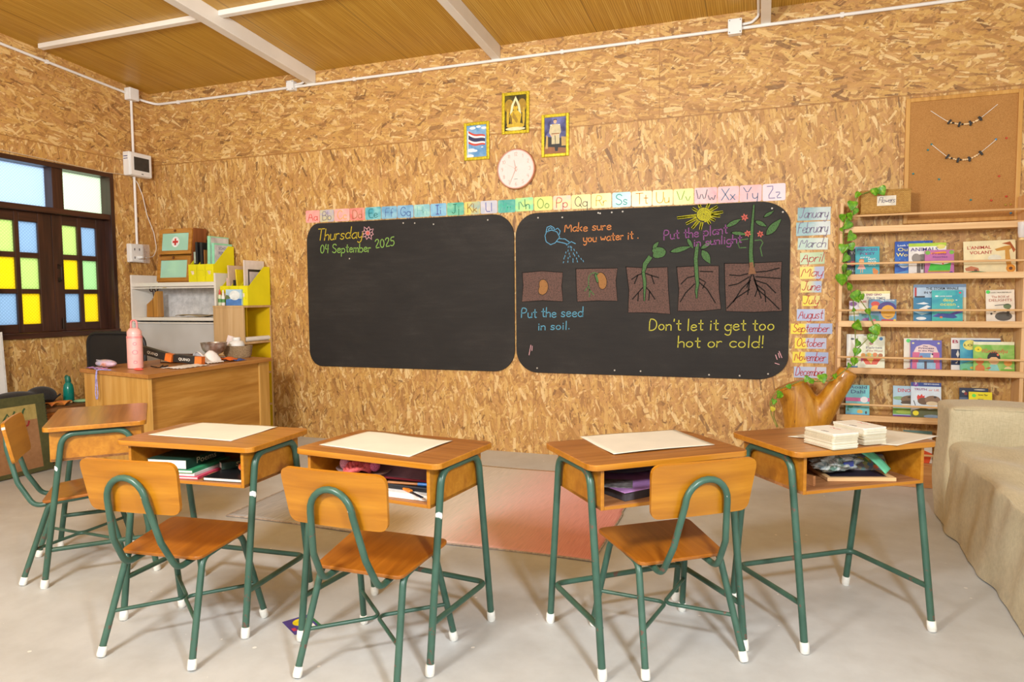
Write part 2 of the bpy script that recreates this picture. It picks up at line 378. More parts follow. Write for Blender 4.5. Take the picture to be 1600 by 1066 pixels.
def fillet(pts, r, n=5, closed=False):
    """polyline with its corners rounded by radius r"""
    pts = [Vector(p) for p in pts]; out = []
    for i, p in enumerate(pts):
        if not closed and i in (0, len(pts)-1): out.append(p); continue
        a = (pts[i-1]-p); b = (pts[(i+1) % len(pts)]-p); la, lb = a.length, b.length; a.normalize(); b.normalize()
        ang = a.angle(b)
        if ang > 3.1: out.append(p); continue
        t = min(r/math.tan(ang/2), la*.49, lb*.49)
        p0 = p + a*t; p1 = p + b*t
        for k in range(n+1):
            u = k/n; out.append(p0*(1-u)**2 + p*2*u*(1-u) + p1*u*u)
    return out
XZ = ((1,0,0), (0,0,1))          # plane facing -y (the back wall)
YZ = ((0,1,0), (0,0,1))          # plane facing +x (the left wall, seen from the room)
XY = ((1,0,0), (0,1,0))          # plane facing up

# ------------------------------------------------------------------ handwriting: one-line letters on a 10 unit cap height
G = {
'a':(5,"5,4 4,5 2,5 .5,3.7 0,2.2 .6,.7 2,0 3.6,.5 5,2.2;5,5 5,1 5.6,0"),'b':(5,"0,10 0,0;0,3.3 1.5,5 3.5,5 5,3.5 5,1.5 3.5,0 1.5,0 0,1.5"),'c':(4.6,"4.8,4.2 3.5,5 1.7,5 .2,3.5 .2,1.5 1.7,0 3.5,0 4.8,.8"),
'd':(5,"5,10 5,0;5,3.5 3.5,5 1.5,5 0,3.5 0,1.5 1.5,0 3.5,0 5,1.5"),'e':(4.8,".2,2.6 4.8,2.9 4.4,4.3 3.2,5 1.6,5 .2,3.5 .2,1.5 1.6,0 3.5,0 4.9,1"),'f':(3.6,"4,9 3,10 1.9,9.4 1.5,8 1.5,0;0,5 3.5,5"),
'g':(5,"5,3.5 3.5,5 1.5,5 0,3.5 0,1.5 1.5,0 3.5,0 5,1.5;5,5 5,-2 4,-3.8 2,-4 .3,-3"),'h':(4.5,"0,10 0,0;0,3 1.5,4.8 3.2,5 4.5,4 4.5,0"),'i':(1.6,".8,5 .8,0;.8,6.9 .8,7.5"),'j':(2.2,"2,5 2,-2.5 1,-4 -.5,-3.5;2,6.9 2,7.5"),
'k':(4.2,"0,10 0,0;4,5 0,2;1.2,2.8 4.3,0"),'l':(1.4,".7,10 .7,0"),'m':(7,"0,5 0,0;0,3.5 1.3,5 2.6,5 3.4,4 3.4,0;3.4,3.5 4.7,5 6,5 6.9,4 6.9,0"),'n':(4.4,"0,5 0,0;0,3.2 1.5,5 3.2,5 4.3,4 4.3,0"),
'o':(5,"2.5,5 .8,4.3 0,2.5 .8,.7 2.5,0 4.2,.7 5,2.5 4.2,4.3 2.5,5"),'p':(5,"0,5 0,-4;0,3.5 1.5,5 3.5,5 5,3.5 5,1.5 3.5,0 1.5,0 0,1.5"),'q':(5,"5,5 5,-4;5,3.5 3.5,5 1.5,5 0,3.5 0,1.5 1.5,0 3.5,0 5,1.5"),
'r':(3.4,"0,5 0,0;0,3 1.2,4.7 2.6,5 3.4,4.5"),'s':(4,"4,4.2 2.8,5 1.2,5 .3,4 .8,2.9 3,2.2 4,1.2 3,0 1.2,0 0,.8"),'t':(3.6,"1.8,8.6 1.8,1 2.6,0 3.7,.4;0,5.6 3.8,5.6"),'u':(4.4,"0,5 0,1.5 1,0 2.8,0 4.4,1.6;4.4,5 4.4,0"),
'v':(4.4,"0,5 2.2,0 4.4,5"),'w':(6.4,"0,5 1.6,0 3.2,4 4.8,0 6.4,5"),'x':(4.2,"0,5 4.2,0;4.2,5 0,0"),'y':(4.6,"0,5 .2,1.6 1.4,.3 3,.4 4.5,2;4.6,5 4.4,-1.5 3.4,-3.6 1.6,-4 .4,-3"),'z':(4.2,"0,5 4.2,5 0,0 4.4,0"),
'A':(7,"0,0 3.5,10 7,0;1.4,3.6 5.6,3.6"),'B':(6,"0,0 0,10 3.6,10 5.2,8.8 5.2,6.8 3.6,5.4 0,5.3;3.6,5.4 5.8,4 5.8,1.6 4,0 0,0"),'C':(6.6,"6.4,8.2 5,9.8 3,10 1,8.4 0,5 1,1.6 3,0 5,.2 6.6,1.8"),'D':(6.4,"0,0 0,10 3,10 5.6,8.2 6.4,5 5.6,1.8 3,0 0,0"),
'E':(5.6,"5.4,10 0,10 0,0 5.6,0;0,5.2 4.4,5.2"),'F':(5.4,"5.4,10 0,10 0,0;0,5.2 4.2,5.2"),'G':(7,"6.6,8.2 5,9.8 3,10 1,8.4 0,5 1,1.6 3,0 5.4,.4 6.8,2.4 6.8,4.4 4,4.4"),'H':(6.4,"0,0 0,10;6.4,0 6.4,10;0,5.2 6.4,5.2"),
'I':(4,"2,0 2,10;0,10 4,10;0,0 4,0"),'J':(5.4,"1.4,10 5.6,10;4,10 4,2 3,.3 1.4,0 0,1.4"),'K':(6,"0,0 0,10;5.8,10 0,4.4;1.8,6 6,0"),'L':(5,"0,10 0,0 5,0"),'M':(8,"0,0 .6,10 4,2.4 7.4,10 8,0"),'N':(6.6,"0,0 0,10 6.6,0 6.6,10"),
'O':(7,"3.5,10 1,8.5 0,5 1,1.5 3.5,0 6,1.5 7,5 6,8.5 3.5,10"),'P':(5.8,"0,0 0,10 3.6,10 5.6,8.6 5.6,6.2 3.6,4.8 0,4.7"),'Q':(7,"3.5,10 1,8.5 0,5 1,1.5 3.5,0 6,1.5 7,5 6,8.5 3.5,10;4.4,2.6 7.2,-.8"),'R':(6,"0,0 0,10 3.6,10 5.4,8.8 5.4,6.4 3.6,5.2 0,5.1;3,5.1 6,0"),
'S':(5.8,"5.6,8.6 4.2,10 1.8,10 .3,8.6 .4,6.6 2.4,5.4 4.6,4.4 5.8,2.6 4.6,.4 2,0 0,1.4"),'T':(6.6,"0,10 6.8,10;3.4,10 3.4,0"),'U':(6.4,"0,10 0,3 1.2,.6 3.2,0 5.2,.6 6.4,3 6.4,10"),'V':(6.8,"0,10 3.4,0 6.8,10"),'W':(9.4,"0,10 2.3,0 4.7,8 7.1,0 9.4,10"),'X':(6.4,"0,10 6.4,0;6.4,10 0,0"),'Y':(6.4,"0,10 3.2,5 6.4,10;3.2,5 3.2,0"),'Z':(6,"0,10 6,10 0,0 6.2,0"),
'0':(5.6,"2.8,10 .8,8.4 0,5 .8,1.6 2.8,0 4.8,1.6 5.6,5 4.8,8.4 2.8,10"),'1':(2.4,".2,8 1.8,10 1.8,0"),'2':(5.4,".2,7.8 1.4,9.7 3.6,10 5,8.6 4.6,6.2 0,0 5.6,.2"),'3':(5.2,".2,9 2,10 4.2,9.6 5,7.8 4,5.8 2.2,5.2 4.4,4.8 5.2,2.8 4.2,.6 2,0 0,1"),'4':(5.6,"1.2,10 0,4.4 5.4,4.6;4.4,9.6 4.2,0"),'5':(5.4,"5.2,10 1,10 .6,5.6 2.8,6.2 4.8,5.2 5.2,2.8 4,.5 1.8,0 0,1"),
'6':(5.2,"4.4,9.8 1.8,8 .2,4.4 .4,1.4 2.4,0 4.6,.8 5.2,3 4,5 2,5 .4,3.4"),'7':(5,"0,10 5,10 1.8,0"),'8':(5.2,"2.6,5.4 .6,6.8 .8,9 2.6,10 4.4,9 4.6,6.8 2.6,5.4 .4,3.8 .2,1.4 2.6,0 5,1.4 4.8,3.8 2.6,5.4"),'9':(5.2,"5,6.6 3.6,5 1.4,5.2 .2,7 .8,9.2 2.8,10 4.8,9 5,6.6 4,2 2.4,0"),
'!':(1.6,".8,10 .8,3;.8,.6 .8,0"),'.':(1.4,".7,.6 .7,0"),"'":(1.2,".7,10 .5,8"),'?':(5,".2,8 2,10 4.6,9 4.4,6.6 2.4,5 2.4,3;2.4,.6 2.4,0"),
}
def write(text, size, slant=0.0, gap=1.6, jit=0.0, seed=0):
    """strokes for a line of handwriting, starting at (0,0); returns (strokes, width)"""
    rnd = random.Random(seed); x = 0; out = []; k = size/10.0
    for ch in text:
        if ch == ' ': x += 4.2; continue
        w, d = G[ch]; dy = rnd.uniform(-jit, jit); dr = rnd.uniform(-jit, jit)*.02
        for st in d.split(';'):
            pts = [tuple(float(t) for t in p.split(',')) for p in st.split()]
            if len(pts) > 2:                       # soften the corners a little
                q = [pts[0]]
                for a, b in zip(pts, pts[1:]): q += [(a[0]*.75+b[0]*.25, a[1]*.75+b[1]*.25), (a[0]*.25+b[0]*.75, a[1]*.25+b[1]*.75)]
                pts = q + [pts[-1]]
            out.append([((x + px + (py)*slant + py*dr)*k, (py+dy)*k) for px, py in pts])
        x += w + gap
    return out, (x-gap)*k
def write_between(text, A, B, cap, slant=0, jit=.3, seed=1):
    st, w = write(text, cap, slant, 1.6, jit, seed); L = math.dist(A, B); sx = L/w; a = math.atan2(B[1]-A[1], B[0]-A[0])
    return [[(A[0] + px*sx*math.cos(a) - py*math.sin(a), A[1] + px*sx*math.sin(a) + py*math.cos(a)) for px, py in s] for s in st]
def font_mesh(text, size, bold=0.0, align='CENTER'):
    cu = bpy.data.curves.new('letters', 'FONT'); cu.body = text; cu.size = size; cu.align_x = align; cu.resolution_u = 2; cu.offset = bold; cu.extrude = .0002
    o = bpy.data.objects.new('letters', cu); C.objects.link(o); bpy.context.view_layer.update()
    me = bpy.data.meshes.new_from_object(o.evaluated_get(bpy.context.evaluated_depsgraph_get()))
    bpy.data.objects.remove(o); bpy.data.curves.remove(cu)
    return me
def letters(name, text, size, mat, parent, loc, rot=(math.pi/2, 0, 0), width=None, bold=0.0):
    me = font_mesh(text, size, bold); me.materials.clear(); me.materials.append(mat); me.name = name
    o = bpy.data.objects.new(name, me); C.objects.link(o); o.parent = parent; o.location = loc; o.rotation_euler = rot
    if width and len(me.vertices):
        xs = [v.co.x for v in me.vertices]; k = width/(max(xs)-min(xs))
        for v in me.vertices: v.co.x *= k
    return o

# ------------------------------------------------------------------ measured positions (metres on the back wall: x, z)
RIGHT_TEXT = [('orange',('Make sure',(3.965,1.677),(4.311,1.681),0.068)),('orange',('you water it .',(4.107,1.598),(4.51,1.61),0.065)),('purple',('Put the plant',(4.689,1.594),(5.115,1.622),0.073)),('purple',('in sunlight',(4.893,1.559),(5.207,1.575),0.062)),('blue',('Put the seed',(3.623,1.044),(4.101,1.053),0.079)),('blue',('in soil.',(3.755,0.949),(4.001,0.958),0.068)),('yellow',("Don't let it get too",(4.589,0.955),(5.422,0.964),0.088)),('yellow',('hot or cold!',(4.79,0.837),(5.358,0.847),0.087))]
LEFT_TEXT = [('gold',('Thursday',(1.803,1.688),(2.241,1.697),0.099)),('lime',('04 September',(1.833,1.583),(2.317,1.581),0.075)),('lime',('2025',(2.364,1.606),(2.541,1.624),0.073))]
CAN = [[(3.813,1.656),(3.822,1.611),(3.857,1.588),(3.892,1.6),(3.927,1.641),(3.906,1.681),(3.864,1.696),(3.827,1.685),(3.813,1.656)],[(3.92,1.631),(3.968,1.626),(4.005,1.599)],[(3.906,1.609),(3.954,1.598),(3.989,1.586)],[(3.979,1.581),(4.016,1.605),(4.047,1.589)],[(3.822,1.682),(3.83,1.718),(3.858,1.727),(3.883,1.712),(3.888,1.685)],[(3.838,1.684),(3.844,1.708),(3.859,1.714),(3.871,1.703)],[(3.888,1.695),(3.913,1.708),(3.931,1.686),(3.924,1.661)]]
DROPS = [[(3.994,1.574),(3.992,1.562)],[(4.007,1.573),(4.008,1.561)],[(4.014,1.57),(4.019,1.558)],[(3.992,1.546),(3.99,1.534)],[(4.014,1.551),(4.016,1.539)],[(4.035,1.55),(4.04,1.538)],[(3.975,1.532),(3.973,1.521)],[(4.0,1.523),(4.0,1.511)],[(4.031,1.523),(4.033,1.511)],[(4.055,1.529),(4.059,1.517)],[(3.968,1.506),(3.966,1.494)],[(4.005,1.502),(4.006,1.491)],[(4.039,1.51),(4.042,1.498)],[(4.069,1.503),(4.074,1.491)],[(3.961,1.49),(3.959,1.478)],[(3.992,1.49),(3.991,1.478)],[(4.028,1.481),(4.029,1.469)],[(4.054,1.486),(4.057,1.474)],[(4.088,1.482),(4.093,1.47)],[(3.957,1.461),(3.954,1.45)],[(3.99,1.465),(3.989,1.453)],[(4.028,1.464),(4.029,1.452)],[(4.06,1.465),(4.063,1.453)],[(4.104,1.466),(4.108,1.454)]]
SUN = [[(4.961,1.757),(4.961,1.755),(4.961,1.753),(4.959,1.752),(4.956,1.751),(4.952,1.752),(4.95,1.754),(4.948,1.758),(4.948,1.762),(4.951,1.766),(4.955,1.769),(4.96,1.769),(4.966,1.767),(4.97,1.763),(4.972,1.757),(4.971,1.75),(4.967,1.744),(4.961,1.741),(4.953,1.741),(4.945,1.744),(4.94,1.75),(4.937,1.759),(4.938,1.768),(4.944,1.775),(4.953,1.779),(4.963,1.779),(4.973,1.775),(4.98,1.766),(4.983,1.755),(4.981,1.744),(4.974,1.735),(4.963,1.73),(4.95,1.731),(4.938,1.736),(4.929,1.747),(4.926,1.76),(4.929,1.774),(4.938,1.784),(4.951,1.79),(4.966,1.789),(4.98,1.782),(4.99,1.769),(4.994,1.754),(4.99,1.738),(4.98,1.726),(4.964,1.72),(4.947,1.721),(4.93,1.729),(4.919,1.744),(4.915,1.762),(4.92,1.78),(4.932,1.794),(4.95,1.801),(4.97,1.799),(4.988,1.789),(5.0,1.772),(5.005,1.752),(4.999,1.732),(4.985,1.717),(4.965,1.709)],[(4.904,1.759),(4.781,1.747)],[(4.905,1.753),(4.781,1.743)],[(4.905,1.747),(4.782,1.74)],[(4.908,1.74),(4.841,1.704)],[(4.911,1.734),(4.843,1.701)],[(4.913,1.729),(4.844,1.697)],[(4.919,1.721),(4.88,1.671)],[(4.924,1.717),(4.883,1.668)],[(4.929,1.713),(4.886,1.666)],[(4.941,1.707),(4.933,1.658)],[(4.946,1.705),(4.937,1.657)],[(4.952,1.703),(4.94,1.656)],[(4.983,1.708),(4.997,1.692)],[(4.988,1.712),(5.0,1.694)],[(4.993,1.715),(5.003,1.696)],[(5.002,1.725),(5.03,1.712)],[(5.004,1.73),(5.032,1.715)],[(5.007,1.736),(5.033,1.718)],[(5.01,1.757),(5.083,1.766)],[(5.009,1.763),(5.082,1.77)],[(5.008,1.769),(5.082,1.773)],[(5.005,1.778),(5.048,1.805)],[(5.002,1.783),(5.046,1.808)],[(4.999,1.788),(5.044,1.811)],[(4.986,1.802),(4.996,1.828)],[(4.98,1.805),(4.992,1.829)],[(4.975,1.808),(4.989,1.831)],[(4.94,1.81),(4.93,1.828)],[(4.935,1.808),(4.927,1.827)],[(4.929,1.806),(4.923,1.825)],[(4.914,1.792),(4.886,1.807)],[(4.911,1.787),(4.884,1.804)],[(4.908,1.782),(4.883,1.801)],[(5.009,1.744),(5.064,1.739)],[(5.01,1.75),(5.065,1.743)],[(5.01,1.756),(5.065,1.746)]]
SOIL = [[(3.632,1.384),(3.786,1.394),(3.951,1.38),(3.942,1.282),(3.95,1.164),(3.792,1.173),(3.627,1.163),(3.638,1.286)],[(4.05,1.405),(4.198,1.405),(4.36,1.403),(4.348,1.315),(4.36,1.165),(4.212,1.169),(4.06,1.161),(4.052,1.294)],[(4.42,1.411),(4.564,1.401),(4.715,1.403),(4.722,1.246),(4.736,1.071),(4.591,1.081),(4.436,1.081),(4.442,1.249)],[(4.777,1.403),(4.912,1.406),(5.062,1.405),(5.065,1.242),(5.08,1.106),(4.939,1.091),(4.786,1.094),(4.793,1.245)],[(5.098,1.419),(5.279,1.417),(5.466,1.423),(5.463,1.262),(5.473,1.093),(5.294,1.084),(5.113,1.091),(5.103,1.267)]]
BEANS = [[(3.834,1.268),(3.831,1.254),(3.826,1.241),(3.818,1.23),(3.808,1.222),(3.797,1.217),(3.786,1.217),(3.775,1.22),(3.767,1.226),(3.762,1.236),(3.761,1.248),(3.763,1.261),(3.769,1.275),(3.767,1.29),(3.767,1.304),(3.771,1.316),(3.778,1.324),(3.787,1.328),(3.798,1.329),(3.809,1.326),(3.819,1.319),(3.826,1.309),(3.832,1.297),(3.834,1.283)],[(4.278,1.32),(4.279,1.304),(4.279,1.289),(4.275,1.276),(4.27,1.265),(4.262,1.258),(4.253,1.254),(4.244,1.254),(4.234,1.259),(4.227,1.267),(4.223,1.279),(4.221,1.293),(4.221,1.309),(4.214,1.324),(4.21,1.338),(4.21,1.351),(4.213,1.361),(4.22,1.369),(4.229,1.372),(4.239,1.372),(4.249,1.368),(4.258,1.36),(4.267,1.348),(4.273,1.335)]]
LEAF = [[(4.215,1.336),(4.217,1.328),(4.219,1.32),(4.219,1.313),(4.219,1.308),(4.217,1.304),(4.215,1.302),(4.212,1.302),(4.209,1.305),(4.206,1.309),(4.203,1.316),(4.201,1.323),(4.199,1.332),(4.196,1.34),(4.193,1.347),(4.192,1.354),(4.192,1.359),(4.193,1.363),(4.195,1.365),(4.198,1.364),(4.202,1.362),(4.205,1.358),(4.209,1.352),(4.212,1.344)],[(4.554,1.368),(4.571,1.42),(4.608,1.47),(4.583,1.489),(4.544,1.434),(4.536,1.372)],[(4.702,1.51),(4.701,1.5),(4.696,1.491),(4.689,1.482),(4.678,1.475),(4.665,1.471),(4.651,1.468),(4.637,1.468),(4.625,1.471),(4.616,1.477),(4.612,1.484),(4.613,1.494),(4.617,1.504),(4.61,1.513),(4.608,1.522),(4.61,1.53),(4.618,1.537),(4.629,1.542),(4.643,1.544),(4.657,1.544),(4.671,1.541),(4.683,1.536),(4.693,1.528),(4.699,1.52)],[(4.612,1.534),(4.622,1.535),(4.63,1.539),(4.636,1.544),(4.641,1.55),(4.645,1.558),(4.648,1.566),(4.65,1.574),(4.652,1.583),(4.644,1.579),(4.636,1.576),(4.628,1.571),(4.622,1.566),(4.617,1.56),(4.613,1.553),(4.611,1.544)],[(4.536,1.369),(4.545,1.299),(4.548,1.236),(4.55,1.165),(4.555,1.165),(4.561,1.235),(4.566,1.3),(4.554,1.371)],[(4.926,1.338),(4.919,1.456),(4.928,1.56),(4.908,1.563),(4.895,1.457),(4.904,1.337)],[(4.904,1.337),(4.911,1.282),(4.906,1.232),(4.914,1.181),(4.919,1.182),(4.921,1.231),(4.93,1.281),(4.926,1.339)],[(4.733,1.509),(4.754,1.504),(4.773,1.503),(4.792,1.505),(4.809,1.51),(4.827,1.516),(4.844,1.524),(4.86,1.533),(4.877,1.542),(4.858,1.543),(4.839,1.543),(4.82,1.543),(4.801,1.541),(4.783,1.537),(4.766,1.531),(4.749,1.522)],[(4.85,1.6),(4.849,1.587),(4.85,1.576),(4.854,1.566),(4.859,1.557),(4.866,1.548),(4.873,1.54),(4.881,1.533),(4.889,1.525),(4.888,1.536),(4.886,1.547),(4.883,1.558),(4.88,1.568),(4.875,1.577),(4.869,1.586),(4.861,1.594)],[(4.941,1.524),(4.956,1.524),(4.968,1.527),(4.979,1.532),(4.989,1.539),(4.998,1.547),(5.006,1.556),(5.014,1.566),(5.021,1.576),(5.009,1.573),(4.997,1.57),(4.985,1.566),(4.974,1.561),(4.964,1.555),(4.955,1.547),(4.947,1.537)],[(4.95,1.515),(4.945,1.496),(4.946,1.48),(4.951,1.467),(4.958,1.455),(4.968,1.445),(4.98,1.435),(4.993,1.427),(5.006,1.419),(5.005,1.435),(5.004,1.45),(5.002,1.465),(4.998,1.479),(4.991,1.491),(4.982,1.501),(4.968,1.509)],[(5.291,1.393),(5.28,1.483),(5.282,1.579),(5.283,1.663),(5.289,1.807),(5.28,1.809),(5.267,1.665),(5.261,1.581),(5.257,1.483),(5.262,1.391)],[(5.365,1.603),(5.386,1.606),(5.403,1.614),(5.417,1.625),(5.428,1.638),(5.437,1.654),(5.445,1.671),(5.452,1.688),(5.458,1.706),(5.442,1.699),(5.425,1.691),(5.41,1.682),(5.396,1.671),(5.384,1.659),(5.374,1.644),(5.367,1.625)],[(5.349,1.723),(5.36,1.724),(5.369,1.726),(5.378,1.73),(5.386,1.735),(5.393,1.741),(5.4,1.748),(5.406,1.756),(5.413,1.763),(5.403,1.761),(5.394,1.758),(5.385,1.755),(5.376,1.751),(5.368,1.747),(5.36,1.741),(5.354,1.733)],[(5.295,1.699),(5.301,1.687),(5.308,1.679),(5.317,1.672),(5.326,1.667),(5.335,1.664),(5.345,1.662),(5.356,1.661),(5.367,1.66),(5.36,1.669),(5.352,1.678),(5.345,1.686),(5.337,1.692),(5.328,1.697),(5.318,1.701),(5.308,1.702)],[(5.107,1.669),(5.123,1.667),(5.138,1.67),(5.151,1.674),(5.164,1.68),(5.175,1.688),(5.186,1.698),(5.197,1.708),(5.208,1.718),(5.193,1.716),(5.179,1.714),(5.165,1.711),(5.151,1.706),(5.138,1.7),(5.127,1.693),(5.116,1.682)],[(5.142,1.627),(5.155,1.618),(5.168,1.613),(5.181,1.609),(5.194,1.607),(5.207,1.607),(5.22,1.608),(5.234,1.609),(5.247,1.611),(5.235,1.617),(5.222,1.622),(5.209,1.627),(5.196,1.631),(5.183,1.633),(5.17,1.633),(5.156,1.632)]]
GREEN_LINES = [[(4.218,1.363),(4.192,1.375),(4.165,1.368),(4.147,1.345),(4.145,1.292),(4.155,1.239),(4.151,1.197)],[(4.15,1.253),(4.185,1.213)],[(4.147,1.279),(4.117,1.24)],[(5.248,1.581),(5.207,1.576),(5.184,1.553),(5.196,1.522),(5.237,1.523)],[(5.294,1.569),(5.332,1.572),(5.345,1.553),(5.329,1.518),(5.335,1.491),(5.341,1.463)]]
FLOWERS = [[(5.226,1.727),(5.228,1.722),(5.231,1.719),(5.234,1.718),(5.237,1.717),(5.24,1.716),(5.243,1.716),(5.247,1.717),(5.25,1.718),(5.248,1.721),(5.245,1.723),(5.243,1.726),(5.24,1.728),(5.237,1.729),(5.234,1.729),(5.23,1.729)],[(5.226,1.727),(5.224,1.723),(5.223,1.719),(5.223,1.716),(5.224,1.712),(5.225,1.709),(5.227,1.706),(5.23,1.703),(5.232,1.7),(5.233,1.704),(5.234,1.708),(5.235,1.711),(5.235,1.715),(5.234,1.718),(5.232,1.721),(5.23,1.724)],[(5.226,1.727),(5.222,1.727),(5.218,1.726),(5.215,1.725),(5.213,1.723),(5.211,1.72),(5.21,1.716),(5.209,1.713),(5.208,1.709),(5.211,1.71),(5.215,1.711),(5.218,1.712),(5.221,1.714),(5.223,1.716),(5.225,1.718),(5.226,1.722)],[(5.226,1.727),(5.224,1.731),(5.221,1.734),(5.219,1.736),(5.216,1.737),(5.212,1.737),(5.209,1.737),(5.205,1.736),(5.202,1.736),(5.204,1.733),(5.207,1.73),(5.209,1.727),(5.212,1.726),(5.215,1.724),(5.219,1.724),(5.222,1.725)],[(5.226,1.727),(5.229,1.731),(5.229,1.734),(5.229,1.738),(5.229,1.741),(5.227,1.744),(5.225,1.747),(5.223,1.75),(5.22,1.753),(5.219,1.749),(5.218,1.746),(5.218,1.742),(5.218,1.739),(5.218,1.735),(5.22,1.732),(5.222,1.729)],[(5.226,1.727),(5.231,1.726),(5.234,1.727),(5.237,1.729),(5.239,1.731),(5.241,1.734),(5.242,1.737),(5.243,1.74),(5.245,1.744),(5.241,1.743),(5.238,1.742),(5.234,1.741),(5.231,1.74),(5.229,1.738),(5.227,1.735),(5.226,1.731)],[(5.247,1.617),(5.249,1.613),(5.251,1.61),(5.254,1.608),(5.257,1.607),(5.26,1.607),(5.263,1.608),(5.266,1.608),(5.269,1.609),(5.267,1.612),(5.265,1.614),(5.262,1.617),(5.26,1.619),(5.257,1.62),(5.254,1.62),(5.251,1.619)],[(5.247,1.617),(5.245,1.613),(5.244,1.61),(5.244,1.607),(5.244,1.604),(5.246,1.601),(5.248,1.598),(5.25,1.596),(5.253,1.593),(5.254,1.597),(5.255,1.6),(5.255,1.603),(5.255,1.606),(5.255,1.609),(5.253,1.612),(5.251,1.615)],[(5.247,1.617),(5.243,1.618),(5.24,1.617),(5.237,1.616),(5.235,1.614),(5.233,1.611),(5.232,1.608),(5.231,1.605),(5.23,1.601),(5.234,1.602),(5.237,1.602),(5.24,1.603),(5.243,1.605),(5.245,1.607),(5.246,1.609),(5.247,1.612)],[(5.247,1.617),(5.245,1.621),(5.243,1.624),(5.24,1.626),(5.238,1.627),(5.235,1.627),(5.231,1.626),(5.228,1.626),(5.225,1.625),(5.227,1.622),(5.23,1.62),(5.232,1.617),(5.234,1.615),(5.237,1.614),(5.24,1.614),(5.243,1.615)],[(5.247,1.617),(5.25,1.621),(5.251,1.624),(5.251,1.627),(5.25,1.63),(5.248,1.633),(5.246,1.636),(5.244,1.638),(5.242,1.641),(5.241,1.637),(5.24,1.634),(5.239,1.631),(5.239,1.628),(5.24,1.625),(5.241,1.622),(5.243,1.619)],[(5.247,1.617),(5.251,1.616),(5.255,1.617),(5.257,1.618),(5.259,1.62),(5.261,1.623),(5.262,1.626),(5.263,1.629),(5.264,1.633),(5.261,1.632),(5.257,1.632),(5.254,1.631),(5.252,1.629),(5.249,1.627),(5.248,1.625),(5.247,1.622)],[(5.328,1.61),(5.329,1.606),(5.332,1.603),(5.334,1.602),(5.337,1.601),(5.34,1.601),(5.343,1.601),(5.346,1.602),(5.349,1.602),(5.347,1.605),(5.345,1.608),(5.343,1.61),(5.34,1.612),(5.337,1.613),(5.334,1.613),(5.331,1.613)],[(5.328,1.61),(5.325,1.607),(5.324,1.603),(5.324,1.6),(5.325,1.597),(5.326,1.595),(5.328,1.592),(5.331,1.589),(5.333,1.587),(5.334,1.59),(5.335,1.593),(5.336,1.596),(5.336,1.6),(5.335,1.603),(5.334,1.605),(5.331,1.608)],[(5.328,1.61),(5.323,1.611),(5.32,1.61),(5.317,1.609),(5.315,1.607),(5.314,1.604),(5.313,1.601),(5.312,1.598),(5.311,1.595),(5.314,1.595),(5.318,1.596),(5.32,1.597),(5.323,1.598),(5.325,1.6),(5.327,1.602),(5.328,1.606)],[(5.328,1.61),(5.326,1.615),(5.323,1.617),(5.321,1.619),(5.318,1.62),(5.315,1.62),(5.312,1.62),(5.309,1.619),(5.306,1.618),(5.308,1.616),(5.31,1.613),(5.312,1.611),(5.315,1.609),(5.318,1.608),(5.321,1.607),(5.324,1.608)],[(5.328,1.61),(5.33,1.614),(5.331,1.617),(5.331,1.62),(5.33,1.623),(5.329,1.626),(5.327,1.629),(5.325,1.631),(5.322,1.634),(5.321,1.631),(5.32,1.627),(5.32,1.624),(5.319,1.621),(5.32,1.618),(5.321,1.615),(5.324,1.613)],[(5.328,1.61),(5.332,1.61),(5.335,1.61),(5.338,1.612),(5.34,1.614),(5.341,1.616),(5.342,1.619),(5.343,1.623),(5.344,1.626),(5.341,1.625),(5.338,1.625),(5.335,1.624),(5.332,1.623),(5.33,1.621),(5.328,1.618),(5.327,1.615)]]
ROOTS = [[(4.551,1.363),(4.507,1.351),(4.462,1.32)],[(4.507,1.351),(4.481,1.288)],[(4.558,1.363),(4.609,1.343),(4.653,1.33)],[(4.602,1.346),(4.622,1.286)],[(4.554,1.274),(4.507,1.223),(4.468,1.178)],[(4.511,1.223),(4.507,1.165)],[(4.554,1.274),(4.59,1.235),(4.628,1.177)],[(4.59,1.235),(4.584,1.171)],[(4.907,1.338),(4.852,1.326),(4.809,1.283)],[(4.901,1.282),(4.84,1.22),(4.804,1.157)],[(4.931,1.319),(4.974,1.293),(4.956,1.25)],[(4.931,1.294),(4.986,1.243),(5.041,1.15)],[(4.937,1.368),(5.021,1.364)],[(5.268,1.35),(5.198,1.333),(5.134,1.34)],[(5.297,1.355),(5.371,1.36),(5.45,1.38)],[(5.262,1.325),(5.187,1.278),(5.129,1.266)],[(5.269,1.301),(5.211,1.241),(5.16,1.155)],[(5.291,1.313),(5.315,1.24),(5.299,1.191)],[(5.297,1.301),(5.372,1.275),(5.43,1.214)],[(5.303,1.276),(5.361,1.227),(5.368,1.154)],[(5.263,1.289),(5.252,1.204)],[(5.303,1.325),(5.383,1.317),(5.457,1.31)],[(5.264,1.24),(5.177,1.18),(5.119,1.112)],[(5.315,1.24),(5.396,1.166),(5.454,1.105)],[(5.279,1.349),(5.246,1.253)],[(5.282,1.349),(5.339,1.179)]]
TRUNK = [[(5.305,1.344),(5.29,1.387),(5.283,1.424),(5.26,1.421),(5.263,1.385),(5.254,1.342)]]
MARKS = [[(5.436,0.796),(5.446,0.766)],[(5.453,0.808),(5.461,0.778)],[(5.458,0.821),(5.476,0.778)],[(5.433,0.741),(5.46,0.732)],[(3.697,0.835),(3.682,0.759)],[(3.708,0.828),(3.705,0.794)]]
